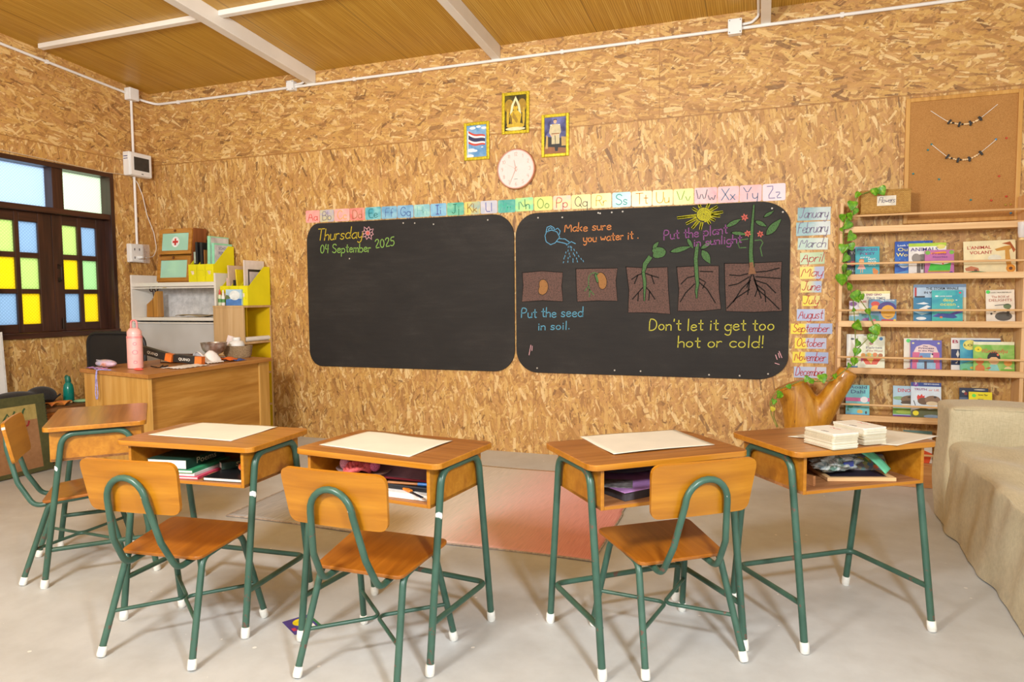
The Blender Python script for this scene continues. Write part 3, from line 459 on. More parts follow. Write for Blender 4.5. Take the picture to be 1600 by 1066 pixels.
PETALS = [[(2.314,1.739),(2.338,1.736),(2.349,1.721),(2.333,1.715),(2.309,1.722)],[(2.314,1.727),(2.328,1.71),(2.33,1.681),(2.307,1.699),(2.296,1.717)],[(2.303,1.718),(2.3,1.698),(2.284,1.682),(2.276,1.703),(2.283,1.723)],[(2.289,1.719),(2.269,1.707),(2.244,1.702),(2.256,1.725),(2.278,1.735)],[(2.279,1.728),(2.255,1.732),(2.243,1.746),(2.26,1.753),(2.284,1.746)],[(2.279,1.741),(2.264,1.758),(2.263,1.786),(2.285,1.769),(2.297,1.75)],[(2.289,1.749),(2.293,1.77),(2.308,1.786),(2.317,1.765),(2.31,1.745)],[(2.304,1.749),(2.324,1.761),(2.349,1.766),(2.337,1.742),(2.315,1.733)]]
PETAL_CENTRE = [(2.313,1.733),(2.31,1.725),(2.304,1.719),(2.296,1.717),(2.288,1.72),(2.282,1.726),(2.28,1.734),(2.282,1.742),(2.288,1.748),(2.296,1.75),(2.304,1.748),(2.31,1.742)]
SCREWS_RIGHT = [(3.76,1.791),(3.948,1.785),(4.218,1.805),(4.232,1.801),(4.317,1.804),(4.396,1.806),(3.746,0.661),(4.339,0.661),(4.528,0.66),(5.004,0.648),(5.207,0.648),(5.39,0.666),(5.399,1.778),(5.467,1.751)]
SCREWS_LEFT = [(2.625,1.801),(2.728,1.796),(2.894,1.78),(3.355,1.793),(2.117,1.53)]
ALPHA = [(1.687,1.825,1.843,1.946),(1.829,1.967,1.843,1.945),(1.971,2.118,1.843,1.945),(2.122,2.262,1.843,1.944),(2.269,2.416,1.843,1.944),(2.42,2.563,1.843,1.943),(2.566,2.712,1.843,1.943),(2.717,2.858,1.843,1.942),(2.863,3.002,1.843,1.942),(3.007,3.151,1.843,1.941),(3.155,3.289,1.843,1.941),(3.292,3.43,1.843,1.941),(3.435,3.576,1.843,1.94),(3.576,3.72,1.847,1.948),(3.726,3.868,1.845,1.947),(3.873,4.01,1.844,1.947),(4.014,4.16,1.843,1.946),(4.165,4.311,1.841,1.946),(4.318,4.453,1.84,1.946),(4.458,4.601,1.838,1.945),(4.605,4.747,1.837,1.945),(4.752,4.889,1.836,1.944),(4.893,5.044,1.834,1.944),(5.048,5.187,1.833,1.943),(5.191,5.333,1.832,1.943),(5.338,5.482,1.83,1.943)]
MONTH_BOX = [(5.558,5.758,1.689,1.774),(5.552,5.759,1.591,1.68),(5.562,5.745,1.497,1.574),(5.579,5.728,1.402,1.479),(5.579,5.727,1.305,1.385),(5.586,5.712,1.215,1.29),(5.598,5.703,1.125,1.194),(5.565,5.735,1.027,1.105),(5.529,5.783,0.94,1.009),(5.555,5.749,0.841,0.913),(5.543,5.762,0.745,0.819),(5.553,5.752,0.646,0.72)]
STRING_TOP = [(6.309,2.329),(6.402,2.256),(6.437,2.242),(6.465,2.233),(6.493,2.231),(6.521,2.233),(6.548,2.243),(6.575,2.26),(6.661,2.334)]
STRING_LOW = [(6.32,2.123),(6.404,2.044),(6.434,2.029),(6.462,2.019),(6.491,2.017),(6.52,2.019),(6.547,2.031),(6.581,2.054),(6.659,2.124)]
CLIPS_TOP = [(6.41,2.251),(6.463,2.231),(6.52,2.233),(6.571,2.256)]
CLIPS_LOW = [(6.405,2.042),(6.462,2.016),(6.521,2.018),(6.581,2.05)]
PINS = [('teal',(6.301,2.092)),('teal',(6.224,1.951)),('teal',(6.366,1.908)),('teal',(6.539,1.772)),('blue',(6.749,1.682)),('teal',(6.32,2.125)),('blue',(6.659,2.127)),('red',(6.713,2.13)),('red',(6.682,1.906)),('red',(6.723,1.783)),('red',(6.646,1.763)),('olive',(6.72,1.733)),('olive',(6.746,1.734))]
VINE_LEAVES = [(5.86,-0.215,1.75,7),(5.896,-0.215,1.811,5),(5.985,-0.215,1.827,6),(6.017,-0.215,1.831,7),(5.877,-0.215,1.716,6),(5.813,-0.215,1.678,6),(5.85,-0.215,1.684,6),(5.84,-0.215,1.633,8),(5.86,-0.215,1.557,8),(5.809,-0.215,1.607,4),(5.859,-0.215,1.498,6),(5.818,-0.215,1.488,7),(5.834,-0.215,1.428,7),(5.819,-0.215,1.36,7),(5.847,-0.215,1.332,6),(5.815,-0.215,1.297,9),(5.862,-0.215,1.244,6),(5.884,-0.215,1.185,9),(5.922,-0.215,1.182,5),(5.966,-0.215,1.095,5),(5.883,-0.215,1.105,4),(5.904,-0.215,1.006,8),(6.001,-0.215,0.982,8),(5.906,-0.215,0.897,6),(5.993,-0.215,0.93,7),(5.905,-0.215,0.845,6),(5.896,-0.215,0.779,5)]
VINE_STEM = [(6.019,-0.2,1.817),(5.956,-0.2,1.829),(5.896,-0.2,1.813),(5.869,-0.2,1.736),(5.831,-0.2,1.659),(5.815,-0.2,1.56),(5.824,-0.2,1.441),(5.83,-0.2,1.321),(5.861,-0.2,1.241),(5.881,-0.2,1.161),(5.895,-0.2,1.0),(5.901,-0.2,0.86),(5.889,-0.2,0.771)]
VINE_BRANCH = [(5.879,-0.205,1.22),(5.923,-0.205,1.16),(5.964,-0.205,1.097),(6.006,-0.205,0.989),(5.975,-0.205,0.933),(5.912,-0.205,0.86)]
TRAIL_LEAVES = [(5.616,-0.4,0.681,5),(5.634,-0.4,0.67,4),(5.695,-0.4,0.69,7),(5.507,-0.4,0.632,4),(5.462,-0.4,0.577,6),(5.423,-0.4,0.534,4.5),(5.419,-0.4,0.489,4),(5.769,-0.4,0.706,4),(5.842,-0.4,0.773,4),(5.876,-0.4,0.799,6)]
TRAIL_STEM = [(5.885,-0.39,0.792),(5.83,-0.39,0.748),(5.753,-0.39,0.675),(5.664,-0.39,0.666),(5.573,-0.39,0.669),(5.507,-0.39,0.635),(5.444,-0.39,0.609),(5.4,-0.39,0.53),(5.409,-0.39,0.449),(5.444,-0.39,0.37)]

# ------------------------------------------------------------------ the room
ZC, SL = 3.0914, 0.0725                    # ceiling height at the back wall, and its rise towards the front
XR, YF = 8.6, -6.4
m = MB(); m.box((-.12, YF, -.1), (XR, .12, 0)); structure(m.build('floor', M['floor']))
m = MB(); m.box((-.12, 0, 0), (XR, .12, ZC + .08)); structure(m.build('wall_back', M['osb_back']))
WY0, WY1, WZ0, WZ1 = -1.46, -.445, .94, 2.275
m = MB()
m.box((-.12, YF, 0), (0, 0, WZ0)); m.box((-.12, WY1, WZ0), (0, 0, WZ1)); m.box((-.12, YF, WZ0), (0, WY0, WZ1))
m.prism([(YF, WZ1), (0, WZ1), (0, ZC + .01), (YF, ZC + .01 - SL*YF)], (0, 0, 0), *YZ, -.12, 0)
structure(m.build('wall_left', M['osb_left']))
m = MB(); m.prism([(YF, ZC - SL*YF), (.12, ZC - SL*.12), (.12, ZC - SL*.12 + .06), (YF, ZC - SL*YF + .06)], (0, 0, 0), *YZ, -.12, XR)
structure(m.build('ceiling', M['ceiling']))
def czz(y): return ZC - SL*y
def beam(name, x0, x1, y0, y1, drop):
    m = MB(); m.prism([(y0, czz(y0) - drop), (y1, czz(y1) - drop), (y1, czz(y1) + .0), (y0, czz(y0) + .0)], (0, 0, 0), *YZ, x0, x1)
    return structure(m.build(name, M['white_metal'], None, .004))
beam('trim_1', 1.745, 1.822, YF, -.001, .104); beam('trim_2', 3.402, 3.466, YF, -.001, .104); beam('trim_3', 5.312, 5.374, YF, -.001, .104); beam('trim_4', 7.05, 7.115, YF, -.001, .104)
beam('trim_5', .09, 1.744, -1.105, -1.06, .036); beam('trim_6', 1.823, 3.401, -1.105, -1.06, .036); beam('trim_7', 3.467, 5.31, -1.105, -1.06, .036)

# the window: stained frame, two casements of coloured panes, clear transoms
win = bpy.data.objects.new('window_1', None); C.objects.link(win); win.location = (0, -.95, .94); structure(win)
def wb(m, y0, y1, z0, z1, x0, x1, mi=0): m.box((x0, y0 + .95, z0 - .94), (x1, y1 + .95, z1 - .94), mi)
m = MB()
wb(m, WY1 - .014, WY1 + .024, WZ0 - .03, WZ1 + .03, -.12, .012); wb(m, WY0 - .024, WY0 + .014, WZ0 - .03, WZ1 + .03, -.12, .012)
wb(m, -.966, -.872, 1.93, WZ1, -.12, -.012)
m.build('frame_posts', M['dark_wood'], win, .003)
m = MB()
wb(m, WY0, WY1, WZ1 - .012, WZ1 + .026, -.12, .014); wb(m, WY0 - .02, WY1 + .02, WZ0 - .03, WZ0 + .012, -.12, .03); wb(m, WY0, WY1, 1.898, 1.944, -.12, -.005)
m.build('frame_rails', M['dark_wood_h'], win, .003)
def pane(y0, y1, z0, z1, col, x=-.1): 
    m = MB(); wb(m, y0, y1, z0, z1, x - .003, x + .003); return m.build('pane', GL[col], win)
pane(-.872, WY1, 1.944, WZ1, 'pale'); pane(WY0, -.966, 1.944, WZ1, 'sky')
rows = [(1.58, 1.82), (1.294, 1.538), (1.018, 1.257)]
def casement(y0, y1, cols, colours, name):
    m = MB(); ys = [y0] + [v for c in cols for v in c] + [y1]
    for a, b in zip(ys[0::2], ys[1::2]): wb(m, a, b, .952, 1.898, -.122, -.078)
    sv = m.build('casement_stiles', M['dark_wood'], win, .003)
    m = MB()
    for c in cols:
        zs = [.952, rows[2][0], rows[2][1], rows[1][0], rows[1][1], rows[0][0], rows[0][1], 1.898]
        for a, b in zip(zs[0::2], zs[1::2]): wb(m, c[0], c[1], a, b, -.120, -.080)
    m.build('casement_rails', M['dark_wood_h'], win, .003)
    for c, cc in zip(cols, colours):
        for rw, k in zip(rows, cc): pane(c[0] - .004, c[1] + .004, rw[0] - .004, rw[1] + .004, k)
casement(-.938, -.459, [(-.848, -.714), (-.678, -.538)], [('lime', 'yellow', 'blue'), ('blue', 'green', 'yellow')], 'r')
casement(-1.446, -.940, [(-1.392, -1.240), (-1.204, -1.052)], [('lime', 'yellow', 'blue'), ('blue', 'lime', 'yellow')], 'l')
m = MB(); m.tube(fillet([(-.07, .055, .42), (-.045, .055, .43), (-.045, .055, .54), (-.07, .055, .55)], .012), .006, 8)
m.box((-.082, .045, .41), (-.074, .065, .45)); m.box((-.082, .045, .52), (-.074, .065, .56)); m.build('handle', M['iron'], win)
m = MB(); m.tube([(-.07, .07, .03), (-.07, .07, .12)], .006, 8); m.box((-.082, .06, .03), (-.072, .08, .11)); m.build('bolt', M['iron'], win)

# ------------------------------------------------------------------ wiring on the walls
ZK = 2.98
def clips(m, pts, mi=0):
    for p in pts: m.box((p[0] - .012, p[1] - .012, p[2] - .015), (p[0] + .012, p[1] + .012, p[2] + .015), mi)
t = thing('wall_conduit', 'white electrical conduit running the length of the chalkboard wall under the ceiling', 'conduit', (0.05, 0, ZK))
m = MB(); m.tube(fillet([(-.04, -.165, .035), (0, -.075, .02), (.06, -.016, .005), (.6, -.016, 0), (XR - .1, -.016, 0)], .12, 8), .011, 12); m.build('pipe', M['conduit'], t)
m = MB(); clips(m, [(x, -.013, 0) for x in (.31, 1.1, 2.15, 2.75, 3.9, 4.45, 5.75, 6.6)]); m.build('clip', M['conduit'], t, .003)
t = thing('wall_conduit', 'white conduit sloping along the top of the window wall', 'conduit', (0, -.26, 3.03))
m = MB(); m.tube([(.016, -6.0, .39), (.016, 0, .005)], .011, 12); m.build('pipe', M['conduit'], t)
m = MB(); clips(m, [(.013, y, -y*.064+.004) for y in (-.72, -1.5, -2.5)]); m.build('clip', M['conduit'], t, .003)
t = thing('wall_conduit', 'white vertical conduit in the corner above and below the breaker panel', 'conduit', (.018, -.21, 0))
m = MB(); m.tube([(0, 0, 2.52), (0, 0, 2.99)], .011, 12); m.build('upper_pipe', M['conduit'], t)
m = MB(); m.tube([(0, 0, 1.69), (0, 0, 2.31)], .011, 12); m.build('lower_pipe', M['conduit'], t)
def junction(label, loc, sx, sy, sz, screws):
    t = thing('junction_box', label, 'junction box', loc, 0, 'junction boxes on the conduit')
    m = MB(); m.box((-sx/2, -sy, -sz/2), (sx/2, 0, sz/2)); m.build('body', M['box_white'], t, .005)
    m = MB(); m.box((-sx/2 - .002, -sy - .006, -sz/2 - .002), (sx/2 + .002, -sy + .001, sz/2 + .002)); m.build('lid', M['box_white'], t, .003)
    m = MB()
    for a in (-1, 1):
        for b in (-1, 1): m.lathe([(.0045, 0), (.0045, .003)], (0, 0, 0), 8, 0, Matrix.Translation((a*sx*.4, -sy - .006, b*sz*.4)) @ Matrix.Rotation(R(90), 4, 'X'))
    m.build('screw', plain((150, 146, 140), .4), t)
junction('white square junction box beside the first ceiling beam', (1.600, -.001, 2.985), .068, .05, .075, 4)
junction('white square junction box just before the ceiling beam near the cork board wall', (5.150, -.001, 2.985), .085, .05, .095, 4)
t = thing('junction_box', 'white cube junction box in the corner where three conduits meet', 'junction box', (.001, -.215, 3.03), 0, 'junction boxes on the conduit')
boxed('body', (0, -.05, -.055), (.07, .045, .05), M['box_white'], t, .005)
t = thing('conduit_branch', 'short white conduit bending up beside the ceiling beam', 'conduit', (5.195, -.02, 2.99))
m = MB(); m.tube(fillet([(0, 0, .012), (.06, 0, .018), (.10, 0, .05), (.102, -.02, .070), (.102, -2.0, .195)], .03), .009, 10); m.build('pipe', M['conduit'], t)
t = thing('conduit_branch', 'short white conduit stub between junction box and first beam', 'conduit', (1.636, -.03, 2.985))
m = MB(); m.tube(fillet([(0, 0, .008), (.06, 0, .012), (.1, 0, .028)], .02), .009, 10); m.build('pipe', M['conduit'], t)
# breaker panel
t = thing('breaker_panel', 'white breaker panel with dark window on the wall near the corner', 'breaker panel', (.001, -.225, 2.41))
boxed('housing', (0, -.085, -.105), (.075, .15, .105), M['box_white'], t, .008)
boxed('cover', (.075, -.08, -.1), (.088, .145, .1), M['box_white'], t, .006)
boxed('window', (.087, -.045, -.055), (.0905, .115, .062), plain((52, 52, 50), .18), t, .003)
m = MB(); m.box((.088, .03, -.086), (.0895, .05, -.078)); m.build('badge', plain((110, 106, 104), .4), t)
m = MB(); m.box((.012, -.0865, .06), (.058, -.0845, .067)); m.box((.012, -.0865, .04), (.058, -.0845, .046)); m.build('rating_label', plain((44, 52, 120), .5), t)
# sockets
t = thing('power_socket', 'white double wall socket under clear flap below the vertical conduit', 'power socket', (.001, -.26, 1.62))
boxed('back_box', (0, -.05, -.08), (.045, .09, .085), M['box_white'], t, .005)
boxed('face_plate', (.045, -.045, -.076), (.053, .085, .078), M['box_white'], t, .004)
m = MB()
for z in (-.04, .035):
    for y in (-.01, .04): m.box((.053, y - .004, z - .01), (.0542, y + .004, z + .01))
m.build('socket_hole', plain((70, 66, 62), .5), t)
cl = NT('clear_plastic_flap'); cl.base((.95, .9, .85, 1)); cl.rough(.1); cl.b.inputs['Alpha'].default_value = .22
boxed('clear_flap', (.056, .06, -.085), (.06, .145, .085), cl.m, t, .002)
m = MB(); m.lathe([(.016, 0), (.016, .03), (.008, .05)], (0, 0, 0), 12, 0, Matrix.Translation((.054, .03, -.035)) @ Matrix.Rotation(R(90), 4, 'Y')); m.build('plug', M['box_white'], t)
t = thing('power_cable', 'thin white cable hanging from the breaker panel to the socket', 'cable', (.06, -.2, 1.6))
m = MB(); m.tube(fillet([(-.05, -.02, .7), (-.04, .02, .66), (-.03, .06, .55), (-.03, .1, .38), (-.02, .16, .22), (-.01, .175, .08), (0, .13, .0), (.045, .0, -.02)], .08, 6), .0035, 8); m.build('cord', M['conduit'], t)
t = thing('power_cable', 'thin pale cable stapled along the top of the window frame', 'cable', (.018, -.95, 2.3))
m = MB(); m.tube([(0, -1.2, .03), (0, -.4, .02), (.002, .1, .008), (.0, .45, .0), (.0, .68, .012)], .003, 6); m.build('cord', plain((210, 190, 160), .5), t)

# ------------------------------------------------------------------ the two chalkboards
def board_outline(x0, x1, z0, z1, rx, rz, n=10):
    P = []
    for cx, cz, a0, qx, qz in ((x0, z0, 180, rx[0], rz[0]), (x1, z0, 270, rx[1], rz[1]), (x1, z1, 0, rx[2], rz[2]), (x0, z1, 90, rx[3], rz[3])):
        sx = 1 if cx == x0 else -1; sz = 1 if cz == z0 else -1
        for k in range(n+1):
            a = R(a0 + 90*k/n); P.append((cx + sx*qx + qx*math.cos(a), cz + sz*qz + qz*math.sin(a)))
    return P
BF = -.016                                    # the face of both boards
bl = thing('chalkboard', 'black chalkboard with the date written in its upper corner', 'chalkboard', (2.63, 0, .626), 0, 'pair of black chalkboards')
m = MB(); m.prism(board_outline(1.699, 3.566, .626, 1.834, (.12, .17, .17, .12), (.14, .17, .17, .16)), (-2.63, 0, -.626), *XZ, .001, .015); m.build('panel', M['board'], bl, .002)
br = thing('chalkboard', 'black chalkboard with the drawing of how a plant grows', 'chalkboard', (4.55, 0, .626), 0, 'pair of black chalkboards')
m = MB(); m.prism(board_outline(3.580, 5.516, .626, 1.828, (.17, .20, .20, .17), (.17, .16, .16, .17)), (-4.55, 0, -.626), *XZ, .001, .015); m.build('panel', M['board'], br, .002)
def ch_ribbon(name, strokes, col, parent, w=.007, lift=.0155):
    m = MB(); o = (-parent.location.x, 0, -parent.location.z); m.ribbon(strokes, o, *XZ, w, .0148, lift); return m.build(name, CH[col], parent)
def ch_fill(name, polys, col, parent, lift=.0152):
    m = MB(); o = (-parent.location.x, 0, -parent.location.z)
    for q in polys: m.prism(q, o, *XZ, .0148, lift)
    return m.build(name, CH[col], parent)
for i, (c, (s, a, b, cap)) in enumerate(LEFT_TEXT): ch_ribbon('chalk_writing', write_between(s, a, b, cap*.95, .22 if i == 0 else .08, .4, i), c, bl, .0075)
for i, (c, (s, a, b, cap)) in enumerate(RIGHT_TEXT):
    if s == 'in sunlight': a = (a[0], a[1] - .016); b = (b[0], b[1] - .016)
    ch_ribbon('chalk_writing', write_between(s, a, b, cap*.92, .06, .35, i + 5), c, br, .0070, .0165)
ch_ribbon('chalk_flower', PETALS, 'pink', bl, .006); ch_fill('flower_centre', [PETAL_CENTRE], 'red', bl)
ch_ribbon('watering_can_drawing', CAN, 'cyan', br, .006); ch_ribbon('water_drops', DROPS, 'cyan', br, .005)
ch_ribbon('sun_drawing', SUN, 'sun', br, .009)
for q in SOIL: ch_fill('soil_square', [q], 'soil', br, .0152); ch_ribbon('soil_outline', [q + [q[0]]], 'black', br, .006, .0154)
for a, b in ((0, 8), (8, 13), (13, 26)): ch_ribbon('root_lines', ROOTS[a:b], 'black', br, .008, .0156)
for q in BEANS: ch_fill('seed_drawing', [q], 'bean', br, .0156); ch_ribbon('seed_outline', [q + [q[0]]], 'black', br, .008, .0155)
for a, b in ((0, 1), (1, 5), (5, 11), (11, 17)):
    ch_ribbon('plant_outline', [q + [q[0]] for q in LEAF[a:b]], 'black', br, .009, .0155); ch_fill('plant_drawing', LEAF[a:b], 'leaf', br, .0158)
ch_ribbon('sprout_lines', GREEN_LINES[:3], 'leaf', br, .007, .0158); ch_ribbon('tendril_lines', GREEN_LINES[3:], 'leaf', br, .007, .0158)
for k in range(3): ch_fill('flower_drawing', FLOWERS[6*k:6*k + 6], 'red', br, .0160)
ch_fill('stem_base', TRUNK, 'trunk', br, .0162)
ch_ribbon('chalk_marks', MARKS, 'pink', br, .005)
for bd, sc in ((bl, SCREWS_LEFT), (br, SCREWS_RIGHT)):
    m = MB()
    for x, z in sc: m.prism(oval(x, z, .006, .006, 8), (-bd.location.x, 0, -bd.location.z), *XZ, .0148, .017)
    m.build('screw', plain((190, 182, 170), .4), bd)

# ------------------------------------------------------------------ alphabet cards
AC = [((244,180,168),(236,160,156)),((214,206,150),(190,180,200)),((246,196,182),(240,170,170)),((240,170,156),(230,124,116)),((140,206,212),(70,164,184)),((150,200,220),(110,166,204)),((150,198,224),(116,170,210)),((176,222,210),(140,196,206)),((150,204,226),(120,176,220)),((140,206,172),(84,178,158)),((226,210,110),(150,180,180)),((216,208,214),(190,196,210)),((110,190,170),(60,160,150)),
      ((140,222,170),(206,232,130)),((232,224,120),(214,226,130)),((236,220,150),(226,196,180)),((240,222,130),(226,206,140)),((242,222,128),(226,210,110)),((150,200,196),(110,176,176)),((246,224,128),(240,206,110)),((246,220,120),(240,200,120)),((246,226,134),(230,216,110)),((242,190,190),(226,160,168)),((240,196,200),(228,170,176)),((240,180,182),(222,190,196)),((238,204,214),(226,214,220))]
AL = [(222,70,60),(126,116,140),(236,168,60),(170,110,70),(20,110,116),(90,120,170),(60,90,160),(130,190,190),(80,70,150),(50,120,90),(150,110,60),(80,90,170),(70,190,160),(50,120,90),(110,160,70),(200,90,80),(110,110,90),(238,190,90),(50,150,140),(230,140,50),(236,170,50),(130,180,80),(70,100,110),(70,120,150),(90,110,140),(120,120,160)]
AN = ['pink','olive and lilac','salmon','coral','teal','sky blue','soft blue','pale mint','blue','sea green','mustard','pearl grey','deep green','lime','yellow green','cream and pink','pale yellow','plain yellow','grey teal','golden','amber','lemon','rose','blush','pink and grey','white pink']
for i, (x0, x1, z0, z1) in enumerate(ALPHA):
    L_ = chr(65 + i); w, h = x1 - x0, z1 - z0
    tilt = random.Random(i).uniform(-.012, .012)
    t = thing('alphabet_card', '%s watercolour card with letters %s%s above the chalkboard' % (AN[i], L_, L_.lower()), 'card', ((x0 + x1)/2, -.0005, z0), 0, 'alphabet cards above the chalkboards', (0, tilt, 0))
    m = MB(); m.prism(rounded(-w/2, 0, w/2, h, .012), (0, 0, 0), *XZ, .0006, .0022); m.build("sheet", card_mat(AC[i][0], AC[i][1], i), t)
    st, ww = write(L_, h*.70); st2, w2 = write(L_.lower(), h*.66)
    if i in (11, 25): pass
    gap = .008; k = min(1.0, (w*.86)/(ww + w2 + gap)); x = -(ww + w2 + gap)*k/2
    S_ = [[(x + a*k, h*.16 + b) for a, b in s] for s in st] + [[(x + (ww + gap + a)*k, h*.16 + b) for a, b in s] for s in st2]
    m = MB(); m.ribbon(S_, (0, 0, 0), *XZ, .0055, .0021, .0028); m.build("lettering", plain(AL[i], .7), t)

# ------------------------------------------------------------------ months of the year
MN = ['January','February','March','April','May','June','July','August','September','October','November','December']
MC = [((112,152,154),(186,202,200)),((120,160,160),(196,206,202)),((160,186,164),(196,204,186)),((196,216,176),(180,206,160)),((236,220,100),(176,186,216)),((226,216,110),(170,190,220)),((240,222,60),(222,210,120)),((176,190,224),(190,200,226)),((238,220,60),(170,188,226)),((240,222,70),(186,196,224)),((236,218,70),(166,184,224)),((186,198,228),(206,214,232))]
MK = ['teal foil','silver blue','pale green','green','yellow and lilac','blue edged yellow','bright yellow','periwinkle','wide yellow and blue','yellow ended blue','golden ended blue','plain blue']
for i, (x0, x1, z0, z1) in enumerate(MONTH_BOX):
    w, h = x1 - x0, z1 - z0
    t = thing('month_card', '%s card with %s in red script beside the chalkboard' % (MK[i], MN[i]), 'card', ((x0 + x1)/2, -.0005, z0), 0, 'month cards in a column', (0, random.Random(i).uniform(-.02, .02), 0))
    s = NT('month_card_paper'); sep = s.n('ShaderNodeSeparateXYZ'); s.l(s.coords(), sep.inputs[0])
    f = s.math('ADD', s.math('MULTIPLY', sep.outputs[0], 1.0/w), s.math('MULTIPLY', s.noise(s.coords(), 16, 3), .6))
    pos = (.10, .22) if i in (8, 9, 10) else ((.3, .5) if i == 4 else (.1, .6))
    s.base(s.ramp(f, [(pos[0], lin(MC[i][0])), (pos[1], lin(MC[i][1]))])); s.rough(.30 if i < 3 else .4)
    if i < 3: s.bump(s.noise(s.coords(), 22, 3, .6, 1.0), .3, .003)
    m = MB(); m.box((-w/2, -.0022, 0), (w/2, -.0008, h)); m.build('sheet', s.m, t)
    st, ww = write(MN[i], h*.78, .28, 1.2); k = w*.86/ww; off = -w*.45
    m = MB(); m.ribbon([[(off + a*k, h*.2 + b) for a, b in q] for q in st], (0, 0, 0), *XZ, .0046, .0021, .0028); m.build('lettering', plain((186, 60, 66) if i > 2 else (130, 120, 150), .7), t)

# ------------------------------------------------------------------ clock and pictures
t = thing('wall_clock', 'round white wall clock with rose gold rim and numerals above the chalkboards', 'clock', (3.592, 0, 2.161))
RG = plain((206, 150, 130), .3, .04, 20, .55)
rx = Matrix.Rotation(R(90), 4, 'X')
m = MB(); m.lathe([(.02, 0), (.14, 0), (.149, .006), (.151, .03), (.146, .037), (.1405, .037), (.1395, .028), (.02, .028)], (0, 0, 0), 56, 0, rx); m.build('rim', RG, t)
m = MB(); m.lathe([(.001, .027), (.1398, .027), (.1398, .0300), (.001, .0300)], (0, 0, 0), 56, 0, rx); m.build('dial', plain((222, 218, 210), .35, .01), t)
S_ = []
for k in range(1, 13):
    a = R(90 - 30*k); st, w = write(str(k), .026, 0, 1.2); S_ += [[(.110*math.cos(a) - w/2 + p, .110*math.sin(a) - .013 + q) for p, q in s] for s in st]
m = MB(); m.ribbon(S_, (0, 0, 0), *XZ, .0028, .0299, .0306); m.build('numerals', RG, t)
m = MB(); m.ribbon([[(-.012, -.075), (.012, -.075)]], (0, 0, 0), *XZ, .003, .0299, .0306); m.build('maker_mark', plain((90, 84, 80), .5), t)
def hand(name, deg, ln, w, d):
    a = R(deg); u, v = math.sin(a), math.cos(a); m = MB()
    m.prism([(-u*.02 - v*w, -v*.02 + u*w), (-u*.02 + v*w, -v*.02 - u*w), (u*ln + v*w*.4, v*ln - u*w*.4), (u*ln - v*w*.4, v*ln + u*w*.4)], (0, 0, 0), *XZ, d, d + .0012); m.build(name, RG, t)
hand('hour_hand', -12, .068, .0032, .0312); hand('minute_hand', 204, .128, .0026, .0326); hand('second_hand', -62, .075, .0009, .034)
m = MB(); m.lathe([(.007, .030), (.007, .036), (.003, .037)], (0, 0, 0), 16, 0, rx); m.build('centre_cap', RG, t)
cg = NT('thin_clock_glass'); cg.base((1, 1, 1, 1)); cg.rough(.05); cg.b.inputs['Alpha'].default_value = .06
m = MB(); m.lathe([(.001, .0375), (.141, .0365), (.141, .0372), (.001, .0385)], (0, 0, 0), 48, 0, rx); m.build('glass', cg.m, t)

FG = plain((206, 184, 36), .3, .16, 60, .35)
def framed(label, x0, x1, z0, z1, tilt, art):
    w, h = x1 - x0, z1 - z0
    t = thing('framed_picture', label, 'picture', ((x0 + x1)/2, -.0005, (z0 + z1)/2), 0, None, (0, R(tilt), 0))
    m = MB(); f = .024
    for a, b in (((-w/2, -h/2), (-w/2 + f, h/2)), ((w/2 - f, -h/2), (w/2, h/2)), ((-w/2 + f, -h/2), (w/2 - f, -h/2 + f)), ((-w/2 + f, h/2 - f), (w/2 - f, h/2))):
        m.box((a[0], -.016, a[1]), (b[0], 0, b[1]))
    m.build('frame', FG, t, .005, 3)
    W_, H_ = w - 2*f, h - 2*f
    mats, polys = art(W_, H_)
    m = MB(); m.box((-W_/2 - .002, -.008, -H_/2 - .002), (W_/2 + .002, -.004, H_/2 + .002), 0)
    for i, (mi, q) in enumerate(polys): m.prism(q, (0, 0, 0), *XZ, .0078, .0082 + i*.00006, mi)
    m.build('print', mats, t)
def flag_art(w, h):
    mats = [card_mat((96, 150, 200), (150, 190, 222), 2)] + [plain(c, .5, .03) for c in ((240, 240, 240), (206, 70, 50), (44, 46, 84))]
    P = []
    for cx, cz, r in ((-.2, .42, .16), (.1, .45, .12), (.38, .4, .14), (-.28, -.28, .2), (-.1, -.3, .14), (.28, -.2, .06), (-.35, -.46, .2)): P.append((1, oval(cx*w, cz*h, r*w, r*h*.28, 14)))
    P.append((1, [(-w*.47, -h*.5), (-w*.44, -h*.5), (-w*.42, h*.34), (-w*.46, h*.34)]))
    def stripe(a, b):
        n = 8; up = []; dn = []
        for k in range(n + 1):
            u = k/n; x = (-.41 + .84*u)*w; z = (.34 - .20*u - .04*math.sin(u*5))*h; H_ = (.40 - .08*u)*h
            up.append((x, z - a*H_)); dn.append((x, z - b*H_))
        return up + dn[::-1]
    for a, b, c in ((0, .17, 2), (.17, .34, 1), (.34, .67, 3), (.67, .83, 1), (.83, 1, 2)): P.append((c, stripe(a, b)))
    return mats, P
